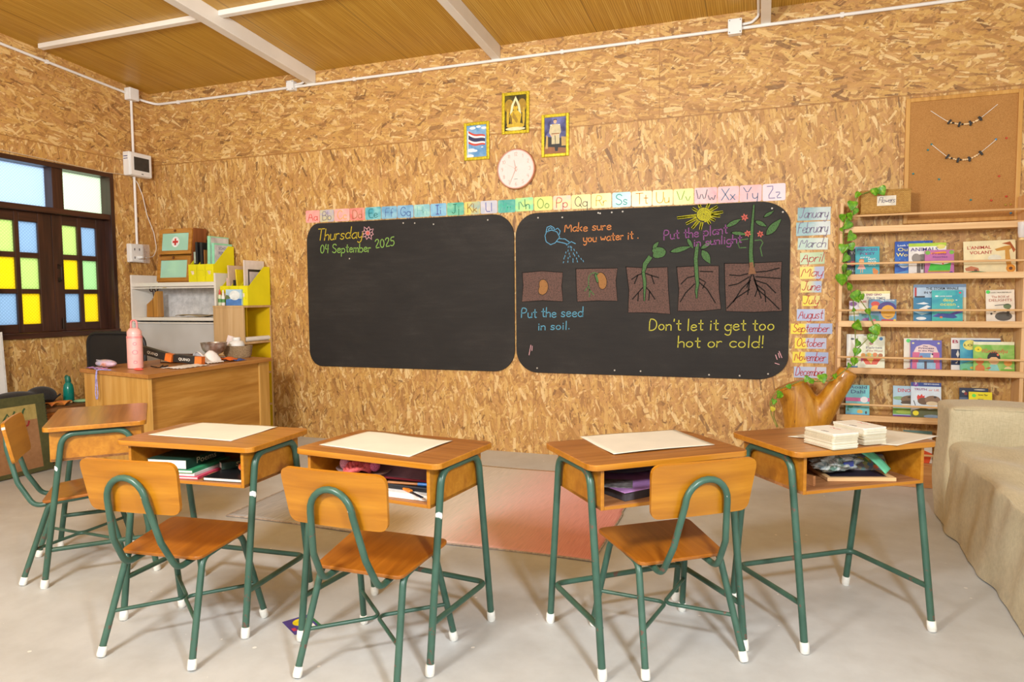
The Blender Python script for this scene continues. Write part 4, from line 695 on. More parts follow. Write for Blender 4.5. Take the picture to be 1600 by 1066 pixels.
def statue_art(w, h):
    mats = [card_mat((40, 34, 18), (96, 84, 22), 5)] + [plain(c, .5, .08, 60) for c in ((206, 170, 30), (168, 130, 22), (232, 220, 170), (120, 88, 16))]
    P = [(2, oval(-.3*w, .2*h, .22*w, .2*h, 14)), (2, oval(.3*w, .2*h, .2*w, .2*h, 14)), (3, [(-.28*w, -.1*h), (-.2*w, .22*h), (0, .48*h), (.2*w, .22*h), (.28*w, -.1*h), (.16*w, -.05*h), (.1*w, .2*h), (0, .36*h), (-.1*w, .2*h), (-.16*w, -.05*h)]),
         (1, oval(-.36*w, -.12*h, .06*w, .26*h, 12)), (1, oval(.38*w, -.1*h, .06*w, .26*h, 12)),
         (1, [(-.28*w, -.05*h), (-.1*w, .07*h), (.1*w, .07*h), (.28*w, -.05*h), (.2*w, -.34*h), (-.2*w, -.34*h)]), (1, oval(0, .14*h, .10*w, .09*h, 16)), (4, oval(0, .22*h, .06*w, .04*h, 12)), (4, [(-.02*w, .24*h), (.02*w, .24*h), (0, .34*h)]),
         (1, oval(0, -.36*h, .42*w, .075*h, 20)), (3, oval(0, -.45*h, .46*w, .05*h, 20)), (2, [(-.1*w, .03*h), (.12*w, -.2*h), (.06*w, -.3*h), (-.16*w, -.1*h)]), (4, [(-.26*w, -.06*h), (-.2*w, -.05*h), (-.14*w, -.3*h), (-.2*w, -.32*h)])]
    return mats, P
def portrait_art(w, h):
    mats = [card_mat((44, 46, 96), (110, 116, 176), 8)] + [plain(c, .5, .06, 40) for c in ((206, 192, 150), (222, 178, 140), (34, 30, 28), (150, 96, 50), (196, 160, 90), (236, 232, 226))]
    P = [(4, [(-.5*w, -.5*h), (.5*w, -.5*h), (.5*w, -.36*h), (-.5*w, -.3*h)]), (3, [(-.5*w, -.3*h), (.5*w, -.36*h), (.5*w, -.1*h), (-.5*w, -.02*h)]), (5, [(-.46*w, -.36*h), (-.34*w, -.36*h), (-.34*w, -.02*h), (-.42*w, .02*h)]), (5, [(.3*w, -.3*h), (.5*w, -.3*h), (.5*w, -.06*h), (.28*w, -.04*h)]),
         (1, [(-.17*w, .31*h), (-.24*w, .27*h), (-.29*w, .08*h), (-.22*w, 0), (-.17*w, .02*h), (-.17*w, -.24*h), (.2*w, -.24*h), (.2*w, .02*h), (.27*w, .08*h), (.23*w, .27*h), (.12*w, .31*h)]),
         (3, [(-.05*w, -.24*h), (.16*w, -.24*h), (.12*w, -.44*h), (.0, -.44*h)]), (2, oval(-.01*w, .385*h, .075*w, .062*h, 16)), (3, [(-.085*w, .40*h), (-.08*w, .45*h), (.06*w, .45*h), (.07*w, .40*h), (.03*w, .425*h), (-.05*w, .425*h)]),
         (5, [(-.17*w, .31*h), (-.05*w, .31*h), (-.12*w, .27*h)]), (6, oval(-.2*w, .29*h, .05*w, .014*h, 8)), (6, oval(.18*w, .29*h, .05*w, .014*h, 8)), (2, oval(-.16*w, -.0*h, .05*w, .03*h, 10)), (2, oval(-.0*w, .02*h, .05*w, .03*h, 10)), (3, [(-.03*w, .0), (.0, .0), (.03*w, -.28*h), (.01*w, -.28*h)]), (4, [(-.17*w, .06*h), (.2*w, .06*h), (.2*w, .035*h), (-.17*w, .035*h)])]
    return mats, P
framed('gold framed picture of a striped flag against blue sky', 3.162, 3.372, 2.254, 2.541, 0, flag_art)
framed('gold framed picture of a golden seated statue, highest of the three above the clock', 3.476, 3.694, 2.426, 2.733, 1.0, statue_art)
framed('gold framed portrait of a standing person in beige uniform', 3.788, 4.000, 2.233, 2.543, .5, portrait_art)

# ------------------------------------------------------------------ cork board with bead strings and pins
t = thing('cork_board', 'framed cork pin board on the wall above the bookshelf', 'pin board', (6.483, -.001, 1.64))
w, h, f = .616, .775, .024
m = MB()
for a, b in (((-w/2, 0), (-w/2 + f, h)), ((w/2 - f, 0), (w/2, h)), ((-w/2 + f, 0), (w/2 - f, f)), ((-w/2 + f, h - f), (w/2 - f, h))): m.box((a[0], -.022, a[1]), (b[0], 0, b[1]))
m.build('frame', wood('cork_board_frame', (176, 122, 50), (200, 146, 68), (216, 166, 90), 2, .8, .45), t, .003)
s = NT('cork'); n = s.noise(s.coords(), 260, 3, .7); n2 = s.noise(s.coords(), 7, 2)
s.base(s.mix(.25, s.ramp(n, [(.3, lin((150, 100, 48))), (.5, lin((178, 126, 66))), (.7, lin((196, 146, 84)))]), s.ramp(n2, [(.3, lin((166, 114, 56))), (.7, lin((188, 136, 76)))]))); s.rough(.9)
boxed('cork_sheet', (-w/2 + f - .002, -.014, f - .002), (w/2 - f + .002, -.002, h - f + .002), s.m, t, 0)
def bead_string(label, pts, cl_):
    o = Vector((pts[4][0], -.02, pts[4][1]))
    t = thing('bead_string', label, 'bead string', o)
    P = [Vector((p[0], -.021, p[1])) - o for p in pts]
    Q = []
    for i in range(len(P) - 1):
        a, b = P[max(0, i-1)], P[min(len(P)-1, i+2)]; p, q = P[i], P[i+1]
        for k in range(8):
            u = k/8.0; Q.append(.5*((2*p) + (q - a)*u + (2*a - 5*p + 4*q - b)*u*u + (3*p - a - 3*q + b)*u**3))
    Q.append(P[-1])
    m = MB(); m.tube(Q, .0018, 6); m.build('string', plain((232, 226, 214), .7), t)
    cum = [0]
    for a, b in zip(Q, Q[1:]): cum.append(cum[-1] + (b - a).length)
    x0, x1 = P[1].x, P[7].x; bd = [q for q in Q if x0 - .004 <= q.x <= x1 + .004]
    N = 15; L = len(bd)
    for k in range(N):
        p = bd[int(k*(L-1)/(N-1))]; dark = k % 4 == 2
        m = MB(); m.ball((p.x, p.y - .004, p.z), .0058, 0, 6, (1.15, 1, 1)); m.build('bead', plain((40, 34, 30), .4) if dark else plain((226, 196, 150), .45), t)
    for c in cl_:
        p = Vector((c[0], -.021, c[1])) - o; tn = (p.x)/.09
        rot = Matrix.Translation(p + Vector((0, -.008, 0))) @ Matrix.Rotation(-math.atan(tn*.75) , 4, 'Y')
        m = MB(); m.box((-.0055, -.005, -.015), (.0055, .006, .015), 0, rot); m.build('clip', plain((34, 32, 32), .45), t, .0015)
bead_string('upper white string of beads with black clips on the cork board', STRING_TOP, CLIPS_TOP)
bead_string('lower white string of beads with black clips on the cork board', STRING_LOW, CLIPS_LOW)
PC = dict(teal=(44, 124, 126), blue=(60, 130, 176), red=(190, 62, 36), olive=(168, 140, 44))
PL = ['teal push pin between the bead strings','teal push pin at the edge of the cork board under the lower string','teal push pin below the first clip of the lower string','teal push pin low in the middle of the cork board','blue push pin behind the shelf rail','teal push pin holding one end of the lower bead string','blue push pin holding the other end of the lower bead string','red push pin level with the lower string end','red push pin below the lower bead string','dark red push pin above the olive pins','pale red push pin low on the cork board','olive push pin, first of two near the bottom of the cork','olive push pin beside the frame near the bottom of the cork']
for (c, (x, z)), lb in zip(PINS, PL):
    m = MB(); m.lathe([(.0055, 0), (.0062, .003), (.0035, .006), (.0045, .010), (.002, .0115)], (0, 0, 0), 10, 0, rx)
    tag(m.build('push_pin', plain(PC[c], .35), None, loc=(x, -.0148, z)), lb, 'push pin', 'pins in the cork board')

# ------------------------------------------------------------------ wall bookshelf
SX0, SX1, SD = 5.80, 6.80, .175
LEV = [.400, .700, .996, 1.288, 1.584]                # undersides of the lips = tops of the shelf boards' ledges
bs = thing('bookshelf', 'pale pine wall bookshelf of shallow ledges with dowel rails', 'bookshelf', ((SX0 + SX1)/2, 0, 0))
cx = (SX0 + SX1)/2
def bx(m, x0, x1, y0, y1, z0, z1, mi=0): m.box((x0 - cx, y0, z0), (x1 - cx, y1, z1), mi)
for a, b in ((SX0, SX0 + .02), (SX1 - .02, SX1)):
    m = MB(); bx(m, a, b, -SD + .004, -.026, .001, 1.775); m.build('upright', M['pine_v'], bs, .003)
for z in LEV:
    m = MB(); bx(m, SX0 + .02, SX1 - .02, -SD + .02, -.002, z + .004, z + .020); m.build('shelf', M['pine'], bs, .001)
    m = MB(); bx(m, SX0 + .001, SX1 - .001, -SD - .008, -SD + .019, z, z + .038); m.build('ledge_lip', M['pine'], bs, .003)
for z in LEV[:4] + [.1, 1.584]:
    m = MB(); zz = z + .104
    m.tube([(SX0 + .002 - cx, -SD + .001, zz), (SX1 - .002 - cx, -SD + .001, zz)], .0068, 12); m.build('dowel_rail', M['pine'], bs)
m = MB(); bx(m, SX0 + .02, SX1 - .02, -SD, -SD + .02, .001, .14); m.build('plinth', wood('plinth_pine', (176, 110, 56), (200, 138, 80), (216, 160, 100), 0, .7, .5), bs, .002)
m = MB(); bx(m, SX0 + .02, SX1 - .02, -SD + .02, -.002, .122, .138); m.build('shelf', M['pine'], bs, .001)

# ------------------------------------------------------------------ picture books
PAGES = plain((236, 230, 214), .8, .03, 60)
def book(label, x0, x1, zb, h, yb, lean, col, title=(), art=(), th=.010, roll=0, rough=.3, grad=None):
    w = x1 - x0
    t = thing('picture_book', label, 'book', ((x0 + x1)/2, yb, zb), 0, 'picture books on the wall shelf', (-R(lean), R(roll), 0))
    cm = card_mat(col, grad, len(label)) if grad else plain(col, rough, .05, 14)
    m = MB()
    m.box((-w/2, -th, 0), (w/2, -th + .0018, h)); m.box((-w/2, -.0018, 0), (w/2, 0, h)); m.box((-w/2, -th + .0018, 0), (-w/2 + .0018, -.0018, h))
    m.build('cover', cm, t, .0006)
    m = MB(); m.box((-w/2 + .002, -th + .0018, .003), (w/2 - .003, -.0018, h - .003)); m.build('pages', PAGES, t)
    if art:
        mats = []; keys = []; m = MB()
        for i, (c, poly) in enumerate(art):
            if c not in keys: keys.append(c); mats.append(plain(c, .4, .05, 30))
            q = [(max(-.5, min(.5, p[0]))*w, max(0, min(1, p[1]))*h) for p in poly]
            m.prism(q, (0, 0, 0), *XZ, th + .0001, th + .0003 + i*.00005, keys.index(c))
        m.build('cover_picture', mats, t)
    for s, px, pz, wd, sz, c in title:
        letters('cover_title', s, sz*h, plain(c, .4), t, (px*w, -th - .0014, pz*h), (math.pi/2, 0, 0), wd*w if wd else None, .0003)
    return t
def O(x, z, rx_, rz_, n=16): return oval(x, z, rx_, rz_, n)
def Q(x0, z0, x1, z1): return [(x0, z0), (x1, z0), (x1, z1), (x0, z1)]
sh = [z + .021 for z in LEV]                            # board tops
A3, A2, A1, A0 = sh[3], sh[2], sh[1], sh[0]
book('black paperback with pale pink top edge behind the turquoise book under the vine', 5.856, 5.975, A3, .198, -.045, 6, (38, 32, 34), [('Tt', -.2, .75, .3, .12, (230, 226, 220)), ('lb', -.2, .18, .3, .1, (220, 216, 206))], [((214, 150, 190), Q(-.5, .93, .5, 1)), ((196, 60, 50), O(-.2, .45, .14, .08))])
book('turquoise book with purple title and white lettering below it', 5.902, 6.040, A3, .194, -.078, 8, (66, 172, 186), [('PRINCESS', 0, .86, .84, .12, (92, 60, 140)), ('POSEY', 0, .73, .62, .12, (92, 60, 140)), ('and the', -.1, .63, .4, .06, (240, 240, 240)), ('NEXT-', .2, .55, .34, .09, (246, 246, 240)), ('DOOR', .2, .46, .34, .09, (246, 246, 240)), ('DOG', .2, .37, .28, .09, (246, 246, 240))],
     [((224, 170, 120), O(-.24, .52, .11, .07)), ((190, 120, 70), [(-.35, .52), (-.33, .60), (-.15, .60), (-.13, .52), (-.2, .57), (-.28, .57)]), ((240, 180, 170), [(-.3, .44), (-.18, .44), (-.06, .26), (-.42, .26)]), ((224, 170, 120), Q(-.29, .14, -.26, .26)), ((224, 170, 120), Q(-.21, .14, -.18, .26)), ((224, 140, 70), O(.34, .16, .12, .08)), ((224, 140, 70), O(.28, .24, .07, .05)), ((230, 90, 90), O(-.05, .76, .035, .03))])
book('deep blue book with a starry cover and yellow title', 6.130, 6.338, A3, .222, -.050, 6, (40, 64, 156), [('Look Inside', -.18, .86, .5, .07, (236, 236, 240)), ('Our', -.25, .72, .36, .14, (244, 226, 130)), ('World', -.2, .57, .52, .14, (244, 226, 130))],
     [((206, 220, 240), O(-.25, .33, .13, .09)), ((120, 170, 220), O(-.25, .33, .17, .03))] + [((220, 230, 246), O(random.Random(k).uniform(-.47, .47), random.Random(k+50).uniform(.05, .98), .008, .006, 6)) for k in range(26)] + [((84, 150, 214), [(-.5, 0), (.5, 0), (.5, .12), (0, .2), (-.5, .1)])], grad=(46, 110, 200))
book('white animal book with lime band and elephant on its cover', 6.204, 6.408, A3, .206, -.070, 7, (236, 232, 228), [('ANIMALS', -.08, .76, .74, .15, (74, 50, 130))],
     [((178, 210, 60), Q(-.5, .90, .5, 1)), ((228, 216, 120), O(.36, .88, .12, .07)), ((126, 118, 112), O(-.12, .52, .2, .15)), ((146, 138, 132), O(-.3, .55, .12, .14)), ((146, 138, 132), O(.06, .55, .1, .13)), ((112, 104, 98), Q(-.28, .1, -.18, .45)), ((112, 104, 98), Q(-.1, .1, 0, .45)), ((96, 88, 84), Q(-.17, .2, -.11, .5)), ((150, 142, 136), Q(-.34, .06, .1, .1))])
book('mauve book with orange title band in front of the animal book', 6.288, 6.444, A3, .160, -.095, 8, (190, 110, 168), [('Pretty', 0, .82, .5, .1, (150, 50, 120)), ('Stories', .02, .70, .52, .09, (130, 70, 140))],
     [((238, 150, 40), [(-.28, .9), (.22, .94), (.24, .86), (-.28, .84)]), ((120, 180, 70), O(-.4, .9, .09, .08)), ((120, 180, 70), O(.42, .9, .08, .08)), ((236, 230, 226), Q(-.3, .36, .3, .58)), ((70, 190, 60), [(-.38, .2), (.36, .2), (.4, .5), (.1, .42), (-.3, .48)]), ((180, 150, 50), Q(-.4, .14, .36, .2)), ((226, 60, 60), O(.12, .46, .03, .03)), ((80, 60, 150), O(.4, .06, .08, .1))])
book('large cream landscape book with a giraffe and red title', 6.502, 6.770, A3 + .004, .206, -.070, 7, (238, 224, 178), [("L'ANIMAL", -.2, .76, .46, .13, (180, 50, 36)), ('VOLANT', -.16, .61, .44, .13, (180, 50, 36))],
     [((206, 150, 60), [(.1, .74), (.3, .82), (.42, .84), (.44, .76), (.38, .7), (.4, .4), (.44, .1), (.34, .1), (.3, .45), (.3, .7), (.14, .68)]), ((176, 90, 36), [(.24, .9), (.4, .95), (.5, .7), (.46, .62), (.4, .84)]), ((226, 150, 40), O(.4, .16, .09, .12)), ((110, 66, 30), O(.4, .16, .035, .05)), ((226, 222, 200), O(.1, .48, .13, .1)), ((46, 120, 70), [(-.5, 0), (.32, 0), (.3, .05), (0, .06), (-.3, .12), (-.5, .06)]), ((196, 120, 80), [(-.46, .12), (-.2, .1), (-.22, .2), (-.36, .26), (-.48, .2)]), ((120, 70, 50), Q(-.3, .1, -.24, .16))], roll=-1)
# second rail
book('small white book with purple flowers mostly hidden by the cream one', 5.876, 5.990, A2, .142, -.045, 6, (226, 218, 226), [], [((150, 110, 170), O(-.3, .85, .2, .1)), ((230, 226, 190), Q(-.5, .35, .1, .6)), ((120, 180, 190), Q(-.5, .0, .5, .3))])
book('cream book with red and grey title standing behind the bright face book', 5.932, 6.108, A2, .203, -.058, 6, (242, 234, 208), [('ENID GINO', -.02, .86, .5, .09, (150, 40, 60)), ('TALE TIMES', .05, .74, .6, .1, (120, 126, 140)), ('NE', -.36, .64, .2, .09, (210, 60, 40))], [((240, 226, 150), Q(-.5, .92, .5, 1)), ((110, 170, 180), [(-.5, 0), (.5, 0), (.5, .2), (-.5, .3)]), ((150, 90, 160), O(-.2, .1, .2, .06))])
book('colourful book with a big yellow face and purple hair', 5.984, 6.140, A2, .150, -.090, 8, (96, 140, 176), [('My Friends', .18, .93, .5, .09, (236, 236, 236))],
     [((204, 70, 60), O(-.26, .80, .16, .12)), ((234, 170, 60), O(-.24, .62, .18, .13)), ((74, 54, 130), O(.16, .62, .34, .28)), ((226, 166, 40), O(.2, .46, .26, .3)), ((190, 40, 50), [(-.1, 0), (.5, 0), (.46, .14), (-.02, .16)]), ((80, 60, 30), [(.04, .3), (.2, .24), (.36, .3), (.2, .27)]), ((60, 150, 140), [(-.5, 0), (-.1, 0), (-.14, .3), (-.5, .36)]), ((220, 90, 130), O(-.3, .12, .06, .05)), ((240, 200, 60), O(.44, .1, .05, .07))])
book('wide sea scene book with dark hand lettering and a beach edge', 6.240, 6.524, A2, .242, -.055, 6, (184, 206, 226), [('THE STORM WHALE', .05, .86, .62, .09, (40, 40, 46)), ('IN WINTER', -.1, .76, .4, .08, (40, 40, 46))],
     [((56, 130, 170), Q(-.5, 0, .38, .66)), ((120, 146, 176), Q(-.5, .92, .5, 1)), ((228, 208, 160), Q(.38, 0, .5, .66)), ((190, 64, 60), Q(-.48, .7, -.44, .92)), ((60, 60, 70), Q(-.48, .66, -.28, .70)), ((236, 240, 244), [(-.45, .5), (-.3, .54), (-.2, .5), (-.3, .48)]), ((236, 240, 244), [(-.4, .36), (-.24, .46), (-.16, .42), (-.25, .38), (-.18, .34)]), ((160, 200, 220), [(-.5, .3), (-.2, .26), (-.34, .2)]), ((236, 240, 244), O(-.35, .12, .1, .04)), ((206, 100, 60), O(.43, .06, .03, .03))])
book('teal deep sea book with yellow title in front of the sea scene', 6.336, 6.500, A2, .205, -.085, 8, (58, 160, 180), [('deep', .04, .66, .36, .14, (222, 220, 110)), ('ocean', .02, .53, .5, .14, (222, 220, 110)), ('LOOK INSIDE', -.05, .8, .4, .05, (230, 240, 240))],
     [((96, 84, 170), [(-.5, .2), (-.3, .3), (0, .26), (.5, .42), (.5, .34), (.1, .2), (-.5, .12)]), ((60, 76, 150), [(-.42, .2), (-.2, .3), (.2, .28), (.34, .18), (0, .1)]), ((60, 180, 170), [(-.5, 0), (.5, 0), (.5, .12), (-.5, .2)]), ((236, 240, 240), O(-.34, .82, .06, .025)), ((236, 240, 240), O(.3, .7, .03, .014)), ((236, 240, 240), O(.36, .5, .03, .014)), ((230, 60, 90), O(.42, .92, .04, .03)), ((220, 120, 60), O(-.2, .18, .05, .03))], grad=(86, 196, 190))
book('cream chapter book with a bright green price dot and sketch of trees', 6.626, 6.773, A2 + .003, .201, -.075, 7, (240, 230, 212), [('The BOX of', 0, .76, .62, .09, (186, 120, 96)), ('DELIGHTS', 0, .65, .8, .11, (186, 120, 96)), ('JOHN MASEFIELD', 0, .9, .8, .05, (150, 140, 120))],
     [((84, 226, 96), O(-.42, .94, .075, .055)), ((96, 92, 84), O(.1, .2, .3, .14)), ((70, 66, 60), [(.2, .2), (.3, .2), (.34, .55), (.24, .56)]), ((110, 130, 90), O(.24, .5, .14, .08)), ((60, 58, 54), [(-.2, .54), (.3, .57), (.3, .55), (-.2, .52)]), ((60, 58, 54), O(-.2, .36, .05, .03)), ((60, 58, 54), O(-.32, .28, .04, .03))], roll=-1)
# third rail
book('white landscape book tucked behind the fairy book under the vine', 5.866, 6.040, A1, .222, -.045, 6, (240, 236, 224), [], [((60, 130, 180), Q(-.5, 0, 0, .07)), ((90, 90, 100), O(-.3, .86, .06, .03))])
book('pale green book with four dancing fairies on its cover', 5.930, 6.084, A1, .212, -.072, 7, (232, 234, 206), [('Fairies', .1, .62, .6, .09, (150, 140, 150)), ('of the Wood', .1, .53, .62, .08, (190, 140, 120))],
     [((60, 130, 190), O(.36, .92, .07, .05)), ((160, 200, 140), O(0, .35, .42, .12)), ((232, 160, 60), O(-.3, .42, .09, .06)), ((232, 190, 70), O(-.08, .44, .09, .06)), ((220, 130, 70), O(.14, .44, .09, .06)), ((180, 110, 60), O(.34, .42, .09, .06)), ((220, 90, 60), [(-.4, .36), (.4, .36), (.2, .14), (-.2, .14)]), ((240, 200, 90), [(-.2, .34), (.1, .34), (0, .16)]), ((200, 90, 150), [(-.4, .34), (-.26, .34), (-.36, .2)]), ((200, 150, 150), O(0, .78, .08, .05))])
book('cream book with a green price dot behind the purple princess book', 6.194, 6.352, A1, .200, -.052, 6, (240, 232, 214), [('Tale', .0, .9, .3, .08, (110, 110, 120))], [((96, 226, 110), O(-.34, .92, .08, .06)), ((236, 190, 190), Q(-.3, 0, -.24, .9)), ((220, 90, 90), O(-.3, .03, .1, .03))])
book('violet blue book with a stage curtain picture and cream title cloud', 6.228, 6.398, A1, .190, -.080, 8, (104, 100, 180), [('The', -.03, .78, .16, .06, (90, 60, 110)), ('Princess', 0, .71, .5, .08, (90, 60, 110)), ('in the Play', 0, .63, .5, .06, (90, 60, 110))],
     [((232, 206, 206), [(-.42, .58), (.4, .58), (.32, .78), (.1, .86), (-.1, .86), (-.32, .78)]), ((112, 150, 200), Q(-.36, .26, .36, .58)), ((206, 100, 140), [(-.46, .06), (-.3, .06), (-.2, .6), (-.44, .6)]), ((206, 100, 140), [(.44, .06), (.28, .06), (.2, .6), (.42, .6)]), ((150, 190, 220), Q(-.3, .06, .3, .26)), ((232, 226, 220), O(.18, .48, .04, .09)), ((50, 44, 60), O(.2, .54, .03, .03)), ((190, 80, 90), O(-.16, .44, .05, .05)), ((90, 70, 80), Q(-.06, .06, .02, .3)), ((220, 210, 160), O(-.42, .9, .04, .03)), ((220, 210, 160), O(.4, .9, .04, .03))])
book('white and navy book with a crimson letter B behind two others', 6.454, 6.714, A1, .205, -.050, 6, (238, 234, 230), [('B', -.42, .84, .12, .14, (176, 36, 70)), ('D', .12, .86, .1, .12, (40, 70, 140)), ('l', .42, .84, .03, .12, (176, 36, 70))], [((38, 50, 92), Q(-.5, .18, .5, .66)), ((230, 226, 216), [(-.4, .5), (-.36, .64), (-.33, .5), (-.36, .4)]), ((230, 226, 216), [(-.42, .24), (-.36, .3), (-.38, .22)])])
book('blue ocean book with a yellow title sun beside the green landscape book', 6.498, 6.712, A1, .194, -.070, 7, (50, 146, 184), [('LO', -.3, .80, .2, .1, (60, 80, 60))], [((40, 66, 130), Q(-.3, .96, .5, 1)), ((234, 220, 110), O(-.26, .84, .17, .16)), ((110, 190, 150), [(-.5, 0), (.2, 0), (.1, .2), (-.2, .34), (-.5, .22)]), ((230, 190, 70), O(-.2, .12, .06, .04)), ((90, 170, 90), O(-.38, .05, .07, .05))], grad=(90, 180, 200))
book('bright green landscape book with a dark haired child in a pale blue dress', 6.562, 6.774, A1, .186, -.096, 8, (170, 206, 110), [('กิโลตรงคุ้น', .02, .64, .62, .15, (214, 96, 60)), ('A', -.38, .72, .04, .07, (60, 70, 30))],
     [((236, 236, 200), Q(-.5, .9, .5, 1)), ((240, 222, 40), O(-.38, .75, .09, .09)), ((40, 34, 36), O(0, .48, .16, .2)), ((236, 190, 140), O(0, .4, .13, .15)), ((40, 34, 36), [(-.14, .42), (-.13, .56), (.13, .56), (.14, .42), (.06, .5), (-.06, .5)]), ((240, 120, 80), O(.1, .58, .03, .04)), ((140, 206, 200), [(-.08, .26), (.08, .26), (.15, 0), (-.15, 0)]), ((206, 120, 60), O(-.34, .36, .1, .11)), ((206, 120, 60), O(-.34, .12, .12, .14)), ((226, 160, 70), O(.34, .32, .1, .11)), ((236, 210, 150), O(.34, .1, .1, .1)), ((190, 110, 60), [(-.22, .12), (-.12, .18), (-.06, .16), (-.12, .1)]), ((120, 180, 60), Q(.16, 0, .5, .12)), ((230, 240, 150), O(-.1, .04, .03, .03))], grad=(120, 186, 70))
# fourth rail
book('aqua paperback with a pink band and animal pictures beside the tree trunk', 5.864, 6.002, A0, .196, -.080, 8, (110, 196, 200), [('Roald', .04, .88, .7, .14, (40, 80, 130)), ('Dahl', .02, .72, .6, .16, (40, 80, 130))],
     [((216, 90, 150), Q(-.5, .46, .5, .58)), ((236, 226, 226), O(.28, .52, .16, .1)), ((60, 160, 130), O(-.3, .3, .12, .08)), ((226, 180, 80), O(.1, .12, .12, .07)), ((90, 180, 220), Q(-.5, 0, .5, .07)), ((70, 130, 90), [(-.46, .14), (-.34, .14), (-.4, .26)]), ((70, 60, 60), O(.36, .1, .04, .05)), ((40, 120, 150), O(0, .33, .2, .05))])
book('dinosaur book with a red title half covered by the frog book', 6.140, 6.306, A0, .196, -.055, 6, (180, 210, 228), [('DINOSAURS', .12, .80, .92, .16, (206, 40, 44))],
     [((140, 176, 130), O(-.3, .6, .2, .06)), ((130, 104, 76), O(.1, .56, .34, .14)), ((90, 72, 54), O(.06, .46, .3, .07)), ((232, 226, 210), [(-.2, .42), (.3, .42), (.28, .38), (-.18, .38)]), ((120, 170, 60), Q(-.5, .08, .5, .28)), ((170, 196, 80), O(-.1, .16, .3, .06)), ((110, 50, 140), Q(-.5, 0, .5, .05)), ((80, 60, 44), O(.05, .64, .06, .03))])
book('white reader with navy band, purple number and a rooster and toad', 6.236, 6.402, A0, .224, -.085, 8, (214, 226, 236), [('TRUTH', -.18, .78, .42, .08, (150, 50, 120)), ('or LIE', .26, .77, .34, .08, (226, 140, 120)), ('3', -.34, .94, .06, .09, (240, 240, 240)), ('STEP INTO READING', .18, .94, .5, .05, (220, 226, 240))],
     [((44, 70, 140), Q(-.5, .89, .5, 1)), ((120, 60, 150), O(-.34, .94, .09, .06)), ((214, 60, 44), [(-.3, .6), (-.26, .66), (-.2, .62), (-.14, .68), (-.1, .62), (-.04, .64), (-.06, .54), (-.28, .5)]), ((110, 84, 62), O(-.06, .48, .22, .1)), ((140, 110, 84), O(.22, .52, .26, .12)), ((216, 196, 160), O(.2, .42, .2, .06)), ((70, 52, 40), O(.3, .6, .05, .03)), ((96, 100, 60), [(-.5, .0), (.5, 0), (.5, .3), (.1, .26), (-.1, .3), (-.5, .2)]), ((130, 150, 170), O(.2, .06, .28, .05)), ((236, 220, 30), O(-.34, .14, .10, .07)), ((60, 50, 40), [(-.4, .5), (-.34, .36), (-.36, .35), (-.42, .48)])])
book('dark patterned book poking up behind the plain yellow one', 6.506, 6.658, A0, .196, -.055, 6, (52, 60, 82), [], [((206, 200, 190), O(-.36, .88, .06, .04)), ((150, 60, 60), O(-.28, .82, .06, .05)), ((206, 200, 190), O(.2, .95, .2, .02)), ((90, 110, 140), Q(-.5, .5, -.2, .7))])
book('plain yellow book with a green price dot above the sofa back', 6.550, 6.672, A0, .176, -.085, 8, (238, 222, 24), [('Seven Tips', .1, .88, .4, .07, (110, 100, 30)), ('about', .0, .74, .24, .05, (150, 140, 60)), ('Being Frogs', .1, .64, .6, .07, (190, 180, 90))], [((110, 232, 90), O(-.28, .87, .09, .06))])
book('pale grey book with an orange picture on the lowest ledge', 6.200, 6.36, .139, .200, -.085, 8, (222, 220, 214), [], [((226, 90, 50), [(-.1, 0), (.4, 0), (.5, .3), (.2, .4), (0, .2)]), ((60, 60, 64), O(-.1, .62, .12, .05)), ((90, 120, 110), Q(-.5, .9, .5, 1))])

# ------------------------------------------------------------------ basket, clear jar, trailing plant
t = thing('flower_basket', 'woven seagrass basket with a paper name tag on top of the bookshelf', 'basket', (6.052, -.108, 1.6955))
sb = NT('woven_seagrass'); v = sb.coords(); wv = sb.n('ShaderNodeTexBrick'); sb.l(sb.mapping(v, (1, 1, 1), (R(90), 0, 0)), wv.inputs[0])
wv.inputs['Scale'].default_value = 42; wv.inputs['Mortar Size'].default_value = .03; wv.inputs['Color1'].default_value = lin((196, 150, 72)); wv.inputs['Color2'].default_value = lin((172, 124, 54)); wv.inputs['Mortar'].default_value = lin((112, 74, 30))
sb.base(sb.mix(.35, wv.outputs[0], sb.ramp(sb.noise(v, 60, 3), [(.3, lin((150, 104, 44))), (.7, lin((214, 170, 92)))]))); sb.rough(.8); sb.bump(wv.outputs[1], -.5, .003)
m = MB(); w, d, h, k = .138, .066, .140, .006
m.box((-w, -d, 0), (w, d, .008)); m.box((-w, -d, .008), (w, -d + k, h)); m.box((-w, d - k, .008), (w, d, h)); m.box((-w, -d + k, .008), (-w + k, d - k, h)); m.box((w - k, -d + k, .008), (w, d - k, h)); m.build('body', sb.m, t, .003)
m = MB()
for z in (.006, h): m.tube(fillet([(-w, -d, z), (w, -d, z), (w, d, z), (-w, d, z)], .012, 4, True), .0055, 8, 0, True)
m.build('rim', sb.m, t)
boxed('name_tag', (-.048, -d - .003, .048), (.056, -d - .0012, .108), plain((224, 214, 196), .7), t, 0)
st, ww = write('Flowers', .034, .3, 1.0); m = MB(); m.ribbon([[(-.04 + a*.088/ww, .066 + b) for a, b in q] for q in st], (0, 0, 0), *XZ, .0028, d + .0029, d + .0036); m.build('tag_lettering', plain((96, 90, 110), .7), t)
t = thing('plastic_jar', 'small clear plastic jar hanging at the end of the top ledge', 'jar', (6.752, -.212, 1.520))
cp = NT('clear_plastic'); cp.base((.95, .95, .97, 1)); cp.rough(.12); cp.b.inputs['Alpha'].default_value = .45
m = MB(); m.lathe([(.012, 0), (.016, .004), (.020, .03), (.022, .09)], (0, 0, 0), 18); m.build('cup', cp.m, t)
